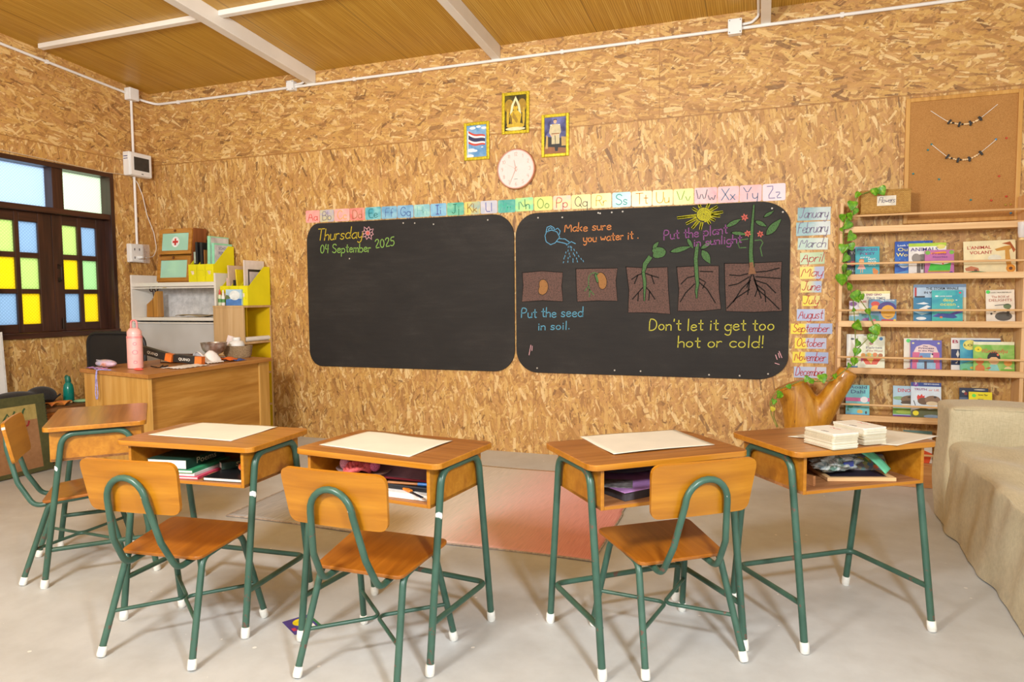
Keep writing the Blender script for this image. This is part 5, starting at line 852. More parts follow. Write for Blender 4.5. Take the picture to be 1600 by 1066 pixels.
m = MB(); m.lathe([(.013, -.014), (.014, -.002), (.010, 0)], (0, 0, 0), 16); m.build('nozzle', plain((222, 190, 130), .4), t)
m = MB(); m.box((-.006, .004, .05), (.006, .03, .075)); m.build('hook', cp.m, t)

LG = NT('pothos_leaf'); LG.base(LG.ramp(LG.noise(LG.coords(), 45, 3), [(.35, lin((78, 140, 24))), (.6, lin((118, 172, 36))), (.75, lin((176, 202, 70)))])); LG.rough(.32)
LGY = plain((206, 190, 60), .4)
def leaf(m, c, r, yaw, pitch, roll, mi=0):
    """heart-shaped leaf hanging tip down, folded along its rib"""
    half = [(0, .30), (.28, .52), (.62, .46), (.80, .16), (.74, -.22), (.48, -.66), (0, -1.2)]
    mt = Matrix.Translation(Vector(c)) @ Euler((pitch, roll, yaw), 'XYZ').to_matrix().to_4x4()
    rib = [(0, z) for _, z in half]; vs = []
    for (x, z) in half: vs.append(mt @ Vector((-x*r, -.0 - .34*x*r, z*r*.92)))
    for (x, z) in half: vs.append(mt @ Vector((0, .05*r + .10*r*abs(z), (z*.92)*r)))
    for (x, z) in half: vs.append(mt @ Vector((x*r, -.34*x*r, z*r*.92)))
    n = len(half); fs = []
    for i in range(n-1): fs += [(i, i+1, n+i+1, n+i), (n+i, n+i+1, 2*n+i+1, 2*n+i)]
    m.add(vs, fs, mi, True)
def vine(label, stems, leaves, base, seed, yellow=()):
    rnd = random.Random(seed); o = Vector(base)
    t = thing('trailing_pothos', label, 'plant', o)
    m = MB()
    for pts in stems:
        P = [Vector(p) - o for p in pts]; m.tube(fillet(P, .04, 4), .0028, 7)
    m.build('stem', plain((122, 132, 52), .5, .2, 30), t)
    m = MB(); mp = MB()
    for i, (x, y, z, r) in enumerate(leaves):
        k = r/210.0*1.18; c = Vector((x, y, z)) - o
        leaf(m, c + Vector((0, rnd.uniform(-.02, .01), k*.2)), k, rnd.uniform(-.9, .9), rnd.uniform(-.5, .35), rnd.uniform(-.8, .8), 1 if i in yellow else 0)
        near = min((Vector(p) for st in stems for p in fillet(st, .04, 4)), key=lambda p: (p - Vector((x, y, z))).length) - o
        mp.tube([near, (near + c)/2 + Vector((0, -.006, .008)), c + Vector((0, 0, k*.45))], .0016, 6)
    m.build('leaves', [LG.m, LGY], t, mods=[('SUBSURF', dict(levels=1, render_levels=1)), ('SOLIDIFY', dict(thickness=.0008))])
    mp.build('leaf_stalks', plain((122, 148, 56), .5), t)
    return t
fil = [tuple(p) for p in VINE_STEM]
vine('green trailing plant hanging from the basket down the side of the bookshelf', [[(6.14, -.11, 1.79), (6.11, -.10, 1.845), (6.03, -.14, 1.850)] + fil[2:], [tuple(p) for p in VINE_BRANCH]], VINE_LEAVES, (5.90, -.2, 1.75), 3)

# ------------------------------------------------------------------ forked tree trunk
t = thing('tree_stump', 'golden varnished forked tree trunk standing by the bookshelf', 'tree stump', (5.61, -.25, 0))
s = NT('varnished_trunk'); v = s.coords()
n1 = s.noise(s.mapping(v, (26, 26, 4)), 1.0, 4, .6, .8); n2 = s.noise(v, 9, 3)
spots = s.noise(s.mapping(v, (60, 60, 16)), 1.0, 2)
col = s.ramp(s.math('ADD', s.math('MULTIPLY', n1, .6), s.math('MULTIPLY', n2, .4)), [(.32, lin((150, 92, 16))), (.5, lin((190, 128, 30))), (.68, lin((214, 158, 54)))])
s.base(s.mix(s.math('MULTIPLY', s.math('GREATER_THAN', spots, .70), .6), col, lin((92, 58, 20)))); s.rough(.38); s.b.inputs['Coat Weight'].default_value = .2
m = MB()
m.tube([(.0, 0, .004), (0, 0, .2), (-.005, 0, .40), (-.035, 0, .52), (-.075, 0, .60), (-.088, 0, .632)], [.125, .118, .118, .108, .100, .100], 28)
m.tube([(.02, .0, .22), (.045, 0, .36), (.105, -.005, .47), (.185, -.01, .615), (.248, -.01, .727)], [.08, .085, .078, .066, .060], 24)
m.build('trunk', s.m, t, mods=[('REMESH', dict(mode='VOXEL', voxel_size=.009, use_smooth_shade=True)), ('SMOOTH', dict(factor=.6, iterations=6))])
end = NT('sawn_end_grain'); w_ = end.n('ShaderNodeTexNoise'); end.l(end.mapping(end.coords(), (30, 30, 30)), w_.inputs[0]); end.base(end.ramp(w_.outputs[0], [(.3, lin((170, 112, 40))), (.7, lin((206, 152, 72)))])); end.rough(.6)
d_ = Vector((.063, 0, .112)).normalized(); q_ = d_.to_track_quat('Z', 'Y').to_matrix().to_4x4()
m = MB(); m.lathe([(.001, 0), (.053, 0), (.050, .003), (.001, .004)], (0, 0, 0), 24, 0, Matrix.Translation((.2465, -.01, .7245)) @ q_); m.build('sawn_end', end.m, t)
vine('thin trailing stem with a few leaves draped across the tree trunk', [[tuple(p) for p in TRAIL_STEM], [(5.455, -.38, .60), (5.43, -.36, .52), (5.425, -.33, .43), (5.45, -.30, .36)]], TRAIL_LEAVES, (5.62, -.36, .70), 9, (6,))

# ------------------------------------------------------------------ sofa under a linen cover
def draped(name, a, b, r, parent, fold, nu=60, nv=60, nz=40):
    """a cushion block under loose cloth: rounded edges, hanging folds on its sides"""
    a, b = Vector(a), Vector(b); i0, i1 = a + Vector((r, r, 0)), b - Vector((r, r, r))
    def rp(p):
        c = Vector((min(max(p.x, i0.x), i1.x), min(max(p.y, i0.y), i1.y), min(p.z, i1.z))); d = p - c
        if d.length > 1e-6: nrm = d.normalized(); return c + nrm*r, nrm
        return p, Vector((0, 0, 1))
    bm = bmesh.new()
    def face(o, u, v, n, k):
        g = [[None]*(k+1) for _ in range(n+1)]
        for i in range(n+1):
            for j in range(k+1): 
                p, nr = rp(Vector(o) + Vector(u)*(i/n) + Vector(v)*(j/k)); g[i][j] = bm.verts.new(fold(p, nr))
        for i in range(n):
            for j in range(k): f_ = bm.faces.new((g[i][j], g[i+1][j], g[i+1][j+1], g[i][j+1])); f_.smooth = True
    L = b - a
    face((a.x, a.y, b.z), (L.x, 0, 0), (0, L.y, 0), nu, nv)
    face((a.x, a.y, a.z), (L.x, 0, 0), (0, 0, L.z), nu, nz); face((b.x, b.y, a.z), (-L.x, 0, 0), (0, 0, L.z), nu, nz)
    face((a.x, b.y, a.z), (0, -L.y, 0), (0, 0, L.z), nv, nz); face((b.x, a.y, a.z), (0, L.y, 0), (0, 0, L.z), nv, nz)
    bmesh.ops.remove_doubles(bm, verts=bm.verts, dist=.0005); bmesh.ops.recalc_face_normals(bm, faces=bm.faces)
    me = bpy.data.meshes.new(name); bm.to_mesh(me); bm.free(); me.materials.append(M['linen'])
    o = bpy.data.objects.new(name, me); C.objects.link(o); o.parent = parent
    md = o.modifiers.new('smooth', 'SUBSURF'); md.levels = 1; md.render_levels = 1
    return o
t = thing('sofa', 'sofa under a loose unbleached linen cover in front of the bookshelf', 'sofa', (7.2, -1.7, 0))
def fold_seat(p, n):
    side = 1 - max(0, n.z); h = p.z/.43
    x, y = p.x + 7.2, p.y - 1.7
    f = 0
    # folds running down and forwards from the inner corner
    g = (y + .98)*1.0 + (h - 1)*.42
    f += .010*math.sin(g*11.0)*side*(.4 + .6*(1 - h)) + .005*math.sin(g*23 + 1.3)*side + .003*math.sin(y*33 + h*4)*side
    f += .012*side*(1 - h)                                  # flare at the hem
    z = 0
    if n.z > .2: z = .010*math.sin((x*2.2 + y*5.0)*3.1)*math.exp(-((x - 6.75)**2)*3) + .008*math.sin(x*14 - y*9) *n.z + .006*math.sin(x*27 + y*13)*n.z - .035*max(0, min(1, (-y - 1.0)*1.2))*n.z
    return p + Vector((n.x, n.y, 0))*f + Vector((0, 0, z))
def fold_back(p, n):
    side = 1 - max(0, n.z); x = p.x + 7.2; h = p.z/.64
    f = .007*math.sin(x*11 + h*6)*side + .004*math.sin(x*29 - h*9)*side - .012*math.exp(-((h - .70)**2)*60)*(1 if n.y < -.5 else 0)
    return p + Vector((n.x, n.y, 0))*f + Vector((0, 0, .006*math.sin(x*9)*max(0, n.z)))
draped('seat_cover', (6.245 - 7.2, -2.9 + 1.7, .006), (8.25 - 7.2, -.955 + 1.7, .455), .055, t, fold_seat, 70, 90, 40)
draped('back_cover', (6.238 - 7.2, -1.005 + 1.7, .006), (8.25 - 7.2, -.70 + 1.7, .632), .035, t, fold_back, 70, 24, 40)
m = MB(); m.tube([(6.262 - 7.2, -1.0 + 1.7, .619), (6.9 - 7.2, -1.002 + 1.7, .624), (8.2 - 7.2, -1.0 + 1.7, .619)], .0045, 8); m.build('piped_seam', M['linen'], t)
m = MB()
m.grid(lambda u, w_: (6.62 - 7.2 + u*1.2, -1.16 + 1.7 + w_*.10 - .05*u, .452 + .012*math.sin(u*7)*w_ + .008*w_), 24, 6); m.build('cover_pleat', M['linen'], t, mods=[('SOLIDIFY', dict(thickness=.004))])

# ------------------------------------------------------------------ rug and leaflet on the floor
def rug_mat():
    s = NT('woven_rug'); v = s.coords(); sep = s.n('ShaderNodeSeparateXYZ'); s.l(v, sep.inputs[0])
    st_ = s.noise(s.mapping(v, (200, 7, 1)), 1.0, 3, .6); u = s.math('ADD', s.math('DIVIDE', s.math('ADD', sep.outputs[0], 1.05), 2.1), s.math('MULTIPLY', s.math('SUBTRACT', st_, .5), .26))
    col = s.ramp(u, [(.02, lin((160, 166, 172))), (.18, lin((178, 182, 182))), (.34, lin((210, 202, 186))), (.58, lin((224, 216, 204))), (.74, lin((236, 190, 184))), (.97, lin((234, 152, 150)))])
    s.base(s.mix(.18, col, s.ramp(st_, [(.35, lin((120, 110, 104))), (.5, lin((206, 180, 168))), (.65, lin((240, 232, 224)))]))); s.rough(.95); s.bump(st_, .3, .002)
    return s.m
t = thing('rug', 'flat woven runner shading from grey through cream to pink on the concrete floor', 'rug', (3.56, -1.3, 0))
def rugp(u, w_):
    x = -1.05 + 2.1*u; y = -.70 + 1.50*w_
    x += (.03 if w_ < .5 else .02) + (.10*(1-u))*(1 - 2*w_)*.3; y += .012*math.sin(u*9)*(1 - w_) + -.01*u
    return (x, y, .0045 + .0012*math.sin(u*21 + w_*5))
m = MB(); m.grid(rugp, 80, 40); m.build('cloth', rug_mat(), t, mods=[('SOLIDIFY', dict(thickness=.004, offset=1))])
hem = MB()
for w0, w1, u0, u1 in ((0, 0, 0, 1), (1, 1, 0, 1), (0, 1, 1, 1), (0, 1, 0, 0)):
    pts = [Vector(rugp(u0 + (u1-u0)*k/40, w0 + (w1-w0)*k/40)) + Vector((0, 0, .001)) for k in range(41)]; hem.tube(pts, .0045, 6)
hem.build('bound_edge', plain((176, 160, 146), .9, .15, 60), t)
t = thing('leaflet', 'small square purple leaflet with a yellow picture lying on the floor', 'leaflet', (3.765, -2.935, .001), R(-32))
m = MB(); m.box((-.062, -.052, 0), (.062, .052, .0012)); m.build('sheet', plain((70, 58, 140), .35, .1, 30), t)
m = MB(); mats = [plain(c, .4, .08, 60) for c in ((44, 120, 76), (226, 204, 30), (236, 232, 226), (200, 60, 90), (206, 214, 60), (120, 84, 30))]
m.prism([(-.062, .042), (.062, .042), (.062, .052), (-.062, .052)], (0, 0, 0), *XY, .0012, .0015, 0)
m.prism(oval(-.018, .002, .030, .030, 20), (0, 0, 0), *XY, .0012, .0016, 1); m.prism(oval(-.022, .0, .006, .006, 10), (0, 0, 0), *XY, .0016, .0018, 5); m.prism(oval(-.008, .008, .005, .005, 10), (0, 0, 0), *XY, .0016, .0018, 5)
m.prism([(.018, .010), (.050, .010), (.050, .034), (.018, .034)], (0, 0, 0), *XY, .0012, .0016, 2); m.prism([(.012, -.046), (.036, -.046), (.036, -.032), (.012, -.032)], (0, 0, 0), *XY, .0012, .0016, 3); m.prism(oval(.048, -.012, .010, .012, 14), (0, 0, 0), *XY, .0012, .0016, 4)
m.build('print', mats, t)

# ------------------------------------------------------------------ school desks
def mesh_desk(label, loc, rz):
    t = thing('school_desk', label, 'desk', loc, rz, 'wooden school desks with green tube legs')
    m = MB(); m.prism(rounded(-.298, -.191, .298, .191, .032, 6), (0, 0, 0), *XY, .658, .678); m.mi[2:] = [1]*(len(m.mi) - 2); m.build('desk_top', [M['desk_top'], M['desk_edge']], t, .003, 3)
    m = MB(); m.box((-.252, -.168, .526), (.252, .170, .538)); m.build('tray_base', M['bare_ply'], t, .001)
    for x in (-.252, .240):
        m = MB(); m.box((x, -.170, .526), (x + .012, .170, .6578)); m.build('side_panel', M['desk_edge'], t, .0015)
    m = MB(); m.box((-.240, .158, .5382), (.240, .170, .6578)); m.build('back_panel', M['desk_edge'], t, .001)
    m = MB(); m.box((-.2398, -.1705, .5265), (.2398, -.1682, .5375)); m.build('front_edging', M['desk_edge'], t, .001)
    for s_ in (-1, 1):
        x = s_*.267; m = MB()
        path = fillet([(x, -.207, .03), (x, -.122, .643), (x, .122, .643), (x, .207, .03)], .062, 8); m.tube(path, .0122, 14)
        lf = m.build('leg_frame', M['green'], t)
        for y in (-.2105, .2105):
            d_ = Vector((0, y*.41, -.613)).normalized(); q_ = d_.to_track_quat('Z', 'Y').to_matrix().to_4x4()
            m = MB(); m.lathe([(.0128, 0), (.0152, .002), (.0158, .028), (.0140, .0365)], (0, 0, 0), 16, 0, Matrix.Translation((x, y*.978, .0375)) @ q_); m.build('foot_cap', M['rubber'], lf)
    m = MB(); m.tube(fillet([(-.262, -.189, .157), (-.262, .177, .157), (.262, .177, .157), (.262, -.189, .157)], .035, 6), .0098, 12); m.build('foot_rail', M['green'], t)
    return t
DESKS = dict(A=((2.489, -2.678), -43.1), B=((3.355, -2.893), 3.8), C=((4.125, -2.858), -6.3), D=((4.964, -2.613), 39.4), E=((5.590, -2.235), 35.6))
LB = dict(A='school desk with a bare top, beside the teacher desk', B='school desk holding a pile of books in its tray', C='school desk holding pink yarn flowers, standing over the purple leaflet',
          D='school desk beside the pink end of the rug, chair pushed close behind it', E='school desk with two stacks of cards on top and no chair')
D = {}
D['A'] = mesh_desk(LB['A'], (*DESKS['A'][0], 0), R(DESKS['A'][1]))
for k in 'BCDE':
    D[k] = copy_tree(D['A']); D[k].location = (*DESKS[k][0], 0); D[k].rotation_euler = (0, 0, R(DESKS[k][1])); D[k]['label'] = LB[k]
def dot(k, z, r=.0145):
    f = 1 - (z - .03)/.613; y = -.122 - .085*f; x = .267
    m = MB(); n = 14; vs = []; fs = []
    # a round sticker wrapped on the student side and outer side of the tube
    a0 = R(-60); c = Vector((x, y, z))
    for j in range(7):
        v_ = -r + 2*r*j/6; hw = math.sqrt(max(0, r*r - v_*v_))/.0126
        for i in range(7):
            a = a0 + hw*(i/3 - 1); vs.append(c + Vector((math.cos(a)*.0127, math.sin(a)*.0127, v_)))
    for j in range(6):
        for i in range(6): fs.append((j*7+i, j*7+i+1, (j+1)*7+i+1, (j+1)*7+i))
    m.add(vs, fs, 0, True); m.build('round_sticker', M['sticker'], D[k])
dot('A', .50, .013); dot('B', .50, .0145); dot('C', .50, .0145); dot('E', .530, .013)

# ------------------------------------------------------------------ school chairs
def mesh_chair(label, loc, rz):
    t = thing('school_chair', label, 'chair', loc, rz, 'wooden school chairs with green tube legs')
    # seat, tilted slightly back
    sl_ = (.373 - .345)/.279; 
    Ls = [(-.158, -.122), (.158, -.122), (.187, .163), (-.187, .163)]
    P = fillet([(a, b, 0) for a, b in Ls], .03, 5, True); P = [(p.x, p.y) for p in P]
    U_, V_ = Vector((1, 0, 0)), Vector((0, 1, sl_)).normalized()
    m = MB(); m.prism(P, (0, 0, .357), U_, V_, -.013, 0); m.build('seat', M['seat_wood'], t, .004, 3)
    # curved ply backrest
    m = MB(); nx, nz = 16, 8; rr = .034
    def bk(x, z, d): 
        f = (z - .514)/.177; return (x, -.205 - .033*f - d - .010*(1 - (x/.187)**2), z)
    P = fillet([(-.172, 0, .516), (.172, 0, .516), (.187, 0, .691), (-.187, 0, .691)], rr, 5, True)
    bm = bmesh.new(); vs = [bm.verts.new((p.x, 0, p.z)) for p in P]; bm.faces.new(vs)
    for x in [-.15 + .03*i for i in range(11)]: bmesh.ops.bisect_plane(bm, geom=bm.verts[:] + bm.edges[:] + bm.faces[:], plane_co=(x, 0, 0), plane_no=(1, 0, 0))
    for v_ in bm.verts: v_.co = Vector(bk(v_.co.x, v_.co.z, 0))
    bm.normal_update()
    me = bpy.data.meshes.new('backrest'); bm.to_mesh(me); bm.free(); me.materials.append(M['chair_wood'])
    for p in me.polygons: p.use_smooth = False
    o = bpy.data.objects.new('backrest', me); C.objects.link(o); o.parent = t
    md = o.modifiers.new('ply', 'SOLIDIFY'); md.thickness = .013; md.offset = 0
    md = o.modifiers.new('edge', 'BEVEL'); md.width = .003; md.segments = 2; md.limit_method = 'ANGLE'; md.angle_limit = R(50)
    # hoop behind the backrest that runs down and under the seat
    arc = []
    for k in range(13):
        a = math.pi*k/12; arc.append((-.074*math.cos(a), -.247 - .008*math.sin(a), .562 + .076*math.sin(a)))
    path = [(-.098, .10, .337), (-.102, -.155, .314), (-.093, -.212, .42)] + arc + [(.093, -.212, .42), (.102, -.155, .314), (.098, .10, .337)]
    sm = fillet(path[:3] + [arc[0]], .05, 7)[:-1] + [Vector(p) for p in arc] + fillet([arc[-1]] + path[-3:], .05, 7)[1:]
    m = MB(); m.tube(sm, .0105, 14); m.build('back_hoop', M['green'], t)
    m = MB()
    for p in ((0, -.262, .638), (.068, -.256, .58)): m.lathe([(.004, 0), (.0035, .002)], (0, 0, 0), 8, 0, Matrix.Translation(p) @ Matrix.Rotation(R(90), 4, 'X'))
    m.build('rivet', plain((196, 196, 190), .35, .05, 20, .6), t)
    for s_ in (-1, 1):
        p_ = fillet([(s_*.178, -.192, .03), (s_*.150, -.092, .334), (s_*.150, .112, .352), (s_*.183, .190, .03)], .05, 8)
        m = MB(); m.tube(p_, .0112, 14); lf = m.build('leg_frame', M['green'], t)
        for x, y, dx, dy in ((s_*.1795, -.198, s_*.028, -.10), (s_*.1838, .1925, s_*.033, .078)):
            d_ = Vector((dx, dy, -.31)).normalized(); q_ = d_.to_track_quat('Z', 'Y').to_matrix().to_4x4()
            m = MB(); m.lathe([(.0118, 0), (.0142, .002), (.0148, .026), (.0130, .033)], (0, 0, 0), 16, 0, Matrix.Translation((x - dx*.095, y - dy*.095, .0355)) @ q_); m.build('foot_cap', M['rubber'], lf)
    for s_ in (-1, 1):
        m = MB(); m.tube(fillet([(s_*.167, -.155, .142), (s_*.008, -.012, .142), (s_*.008, .012, .142), (s_*.171, .160, .142)], .03, 6), .0066, 10); m.build('spreader', M['green'], t)
    return t
CHAIRS = dict(A=((2.437, -2.757), -44.9), B=((3.428, -3.139), 5.2), C=((4.158, -3.050), -1.1), D=((5.043, -2.638), 37.1))
CL = dict(A='school chair tucked under the bare topped desk, seen from its side', B='school chair with a rusty worn hoop at the desk holding books', C='school chair at the desk holding pink flowers, its legs beside the leaflet', D='school chair turned towards the desk by the pink end of the rug')
c0 = mesh_chair(CL['A'], (*CHAIRS['A'][0], 0), R(CHAIRS['A'][1]))
for k in 'BCD':
    c = copy_tree(c0); c.location = (*CHAIRS[k][0], 0); c.rotation_euler = (0, 0, R(CHAIRS[k][1])); c['label'] = CL[k]

# ------------------------------------------------------------------ things on and in the desks
def paper(label, corners, seed, lift=.006):
    cx_ = sum(c[0] for c in corners)/4; cy_ = sum(c[1] for c in corners)/4
    P = [Vector((c[0] - cx_, c[1] - cy_, 0)) for c in corners]; rnd = random.Random(seed); a, b = rnd.uniform(3, 6), rnd.uniform(0, 6)
    def fn(u, v_):
        p = P[0]*(1-u)*(1-v_) + P[3]*u*(1-v_) + P[1]*(1-u)*v_ + P[2]*u*v_
        z = .0012 + lift*max(0, math.sin(u*a*1.3 + b)*.6 + math.sin(v_*4 + b*2)*.5)*(abs(u - .5)*1.2 + .15)
        return (p.x, p.y, z)
    m = MB(); m.grid(fn, 24, 16); o = m.build('paper_sheet', plain((216, 209, 194), .7, .02, 8), None, loc=(cx_, cy_, .6785), mods=[('SOLIDIFY', dict(thickness=.0006))])
    return tag(o, label, 'paper', 'large paper sheets on the desks')
paper('large blank paper sheet on the desk that holds books', [(3.116, -2.99), (3.118, -2.712), (3.497, -2.704), (3.514, -2.989)], 1)
paper('large blank paper sheet on the desk that holds pink flowers', [(3.865, -2.944), (3.901, -2.667), (4.296, -2.744), (4.264, -3.015)], 2)
paper('large blank paper sheet on the desk by the pink end of the rug', [(4.713, -2.524), (5.03, -2.28), (5.196, -2.523), (4.894, -2.786)], 3)
paper('large blank paper sheet under the card stacks, one edge over the desk corner', [(5.440, -2.300), (5.700, -1.985), (5.962, -2.115), (5.790, -2.345)], 4, .002)
def inside(k, x, y, z, rz=0):
    """a spot in the tray of desk k, in world coordinates"""
    (dx, dy), a = DESKS[k]; a = R(a); return (dx + x*math.cos(a) - y*math.sin(a), dy + x*math.sin(a) + y*math.cos(a), z), a + R(rz)
cardd = plain((204, 194, 168), .6, .03, 30); cardm = plain((224, 216, 194), .6, .03, 30); cardtop = plain((226, 222, 212), .6, .02, 30); inkr = plain((196, 80, 84), .6); inkg = plain((120, 116, 120), .6)
def stack(corner_pts, n, z0, seed, who):
    P = [Vector((c[0], c[1], 0)) for c in corner_pts]; cen = sum(P, Vector())/4; P = [p - cen for p in P]
    e0 = (P[1] - P[0]); e1 = (P[3] - P[0]); w, l = e0.length, e1.length; ang = math.atan2(e0.y, e0.x); rnd = random.Random(seed); th = .0042
    for i in range(n):
        last = i == n - 1
        t = thing('flash_card', ('top card of the %s stack, with a red mark' if last else 'cream flash card within the %s stack') % who, 'flash card', (cen.x + rnd.uniform(-.0022, .0022), cen.y + rnd.uniform(-.0022, .0022), z0 + i*th), ang + rnd.uniform(-.012, .012), 'flash cards in the %s stack' % who)
        m = MB(); m.prism(rounded(-w/2, -l/2, w/2, l/2, .008, 4), (0, 0, 0), *XY, 0.0002, th - .0002); m.build('card', cardtop if last else (cardm if rnd.random() > .35 else cardd), t, .0006)
        if last:
            m = MB(); m.ribbon([[(-.030, .022), (-.022, .030), (-.012, .022), (0, .026)], [(0, .026), (.014, .026)]], (0, 0, 0), *XY, .004, th - .0003, th); m.build('red_mark', inkr, t)
            st_, ww = write('am', .020, .1); m = MB(); m.ribbon([[(.0 + a, -.045 + b) for a, b in q] for q in st_], (0, 0, 0), *XY, .0025, th - .0003, th); m.build('pencil_mark', inkg, t)
stack([(5.488, -2.384), (5.575, -2.498), (5.660, -2.434), (5.573, -2.320)], 13, .6800, 1, 'nearer')
stack([(5.590, -2.268), (5.682, -2.386), (5.760, -2.324), (5.668, -2.206)], 14, .6800, 2, 'taller rear')

def hardback(label, k, x, y, z, rz, w, l, th, col, spine_text=None, text_col=(226, 210, 170), page=(232, 226, 214), group='books in the school desk'):
    loc, a = inside(k, x, y, z, rz); t = thing('book', label, 'book', loc, a, group)
    m = MB(); m.box((-w/2, -l/2, 0), (w/2, l/2, .0022)); m.box((-w/2, -l/2, th - .0022), (w/2, l/2, th)); m.box((w/2 - .0022, -l/2, .0022), (w/2, l/2, th - .0022)); m.build('cover', plain(col, .35, .08, 20), t, .0008)
    m = MB(); m.box((-w/2 + .003, -l/2 + .003, .0022), (w/2 - .0022, l/2 - .003, th - .0022)); m.build('pages', plain(page, .8, .05, 200), t)
    if spine_text:
        letters('spine_title', spine_text, th*.9, plain(text_col, .5), t, (w/2 + .0004, 0, th*.28), (math.pi/2, 0, math.pi/2), l*.5)
    return t
Z0 = .5385
hardback('pink notebook at the bottom of the books in the desk', 'B', -.075, -.04, Z0, 6, .20, .24, .010, (214, 70, 100))
hardback('white paperback between the pink notebook and the green book', 'B', -.082, -.035, Z0 + .0102, 3, .19, .23, .011, (222, 222, 214))
hardback('green covered book under the thick dark book', 'B', -.090, -.04, Z0 + .0214, 5, .19, .235, .012, (60, 150, 104))
hardback('thick dark green book topmost in the desk, with a purple spine', 'B', -.105, -.035, Z0 + .0336, 5, .165, .24, .036, (30, 62, 50), 'Poems', (214, 200, 170))
hardback('long dark green volume lying aslant beside the stacked books', 'B', .112, .045, Z0 + .0146, -40, .05, .21, .026, (36, 60, 46), 'Stories', (190, 170, 110))
hardback('black notebook with white page edges by the desk side', 'B', .145, -.035, Z0, 2, .17, .235, .014, (28, 28, 30))
loc, a = inside('B', .188, -.055, Z0 + .0142)
t = thing('pencil_case', 'small orange cloth pouch on the black notebook in the desk', 'pouch', loc, a)
m = MB(); m.ball((0, 0, .021), .021, 0, 10, (2.0, 1.4, 1.0)); m.build('pouch', fabric('orange_cloth', (196, 78, 16), (228, 106, 30)), t)
m = MB(); m.tube([(-.04, -.012, .032), (.035, -.012, .034)], .002, 6); m.build('zip', plain((120, 50, 14), .5), t)
# pale ply offcut in the tray of desk B
loc, a = inside('B', .035, -.06, Z0, -32); t = thing('ruler', 'short wooden ruler lying at the tray edge of the desk with books', 'ruler', loc, a)
boxed('stick', (-.011, -.10, 0), (.011, .10, .004), M['bare_ply'], t, .001)
m = MB()
for i in range(18): m.box((-.011, -.095 + i*.0105, .004), (-.005, -.0945 + i*.0105, .0042))
m.build('marks', plain((70, 50, 30), .6), t)
# desk C
loc, a = inside('C', .122, -.01, Z0, 3); t = thing('notebook', 'pale notebook lying flat at the mouth of the flower desk', 'notebook', loc, a)
boxed('pages', (-.108, -.135, 0), (.108, .12, .018), plain((232, 230, 226), .7, .03, 100), t, .001)
loc, a = inside('C', .122, .0, Z0 + .0185, 2); t = thing('folder', 'black folder on the pale notebook in the flower desk', 'folder', loc, a)
boxed('cover', (-.104, -.115, 0), (.106, .13, .016), plain((32, 32, 36), .35), t, .003)
loc, a = inside('C', .12, -.105, Z0 + .035, 10); t = thing('pen', 'blue pen lying on the black folder', 'pen', loc, a)
m = MB(); m.tube([(-.07, 0, .005), (.05, 0, .005)], .0045, 10); m.build('barrel', plain((170, 110, 60), .3), t); m = MB(); m.tube([(.04, 0, .005), (.085, .0, .005)], .0055, 10); m.build('cap', plain((50, 110, 180), .3), t)
loc, a = inside('C', .16, -.135, Z0 + .0186, -28); t = thing('scissors', 'black scissors with an orange grip at the tray edge', 'scissors', loc, a)
m = MB(); m.box((-.01, -.005, .001), (.07, .004, .004)); m.build('blades', plain((60, 60, 64), .3, .05, 20, .7), t)
m = MB(); m.box((-.07, -.007, 0), (-.008, .008, .009)); m.build('grip', plain((226, 130, 40), .4), t, .003)
loc, a = inside('C', .05, .045, Z0 + .035, 4); t = thing('drawing', 'bent grey and red drawing sheet standing over the folder', 'drawing', loc, a)
m = MB(); m.grid(lambda u, w_: (-.16 + .32*u, -.11 + .15*w_, .004 + .05*w_ + .03*math.sin(u*3.0)*w_), 20, 12); m.build('sheet', plain((150, 118, 132), .7, .2, 9), t, mods=[('SOLIDIFY', dict(thickness=.0006))])
m = MB(); m.tube([(-.16 + .32*u/10, -.111, .005) for u in range(11)], .004, 6); m.build('red_border', plain((150, 44, 56), .7), t)
loc, a = inside('C', -.095, -.06, Z0 + .0, -4); t = thing('paper_plate', 'pale dish holding the pink yarn flowers in the desk tray', 'dish', loc, a)
m = MB(); m.lathe([(.05, .044), (.092, .052), (.10, .060), (.094, .058), (.05, .048), (.001, .048)], (0, 0, 0), 28, 0, Matrix.Diagonal((1.1, .8, 1, 1))); m.build('plate', plain((190, 168, 160), .5), t)
m = MB(); m.lathe([(.06, 0), (.055, .044)], (0, 0, 0), 24); m.build('foot', plain((120, 60, 70), .6), t)
for i, (x, y, r, c, lb) in enumerate([(-.155, -.085, .021, (206, 140, 158), 'dusty pink yarn ball at one end of the dish'), (-.035, -.075, .019, (214, 110, 150), 'bright pink yarn ball at the other end of the dish'), (-.06, -.09, .017, (216, 96, 104), 'small coral yarn flower beside the big one')]):
    loc, a = inside('C', x, y, Z0 + (.058 if i else .056))
    m = MB(); m.ball((0, 0, r), r, 0, 10, (1, 1, 1.1 if not i else 1)); tag(m.build('yarn_ball', plain(c, .9, .2, 220), None, loc=loc), lb, 'yarn ball', 'yarn flowers in the desk')
loc, a = inside('C', -.10, -.09, Z0 + .056); t = thing('yarn_flower', 'large coral pink flower of coiled ribbon on the dish', 'flower', loc, a)
m = MB()
for k in range(4):
    r0 = .010 + .009*k; m.tube([(r0*1.25*math.cos(q), r0*.9*math.sin(q), .020 + .010*math.sin(q*2 + k) - .004*k) for q in [2*math.pi*i/20 for i in range(20)]], .0085, 8, 0, True)
m.ball((0, 0, .026), .012, 0, 8); m.build('petals', plain((226, 96, 98), .85, .2, 120), t)
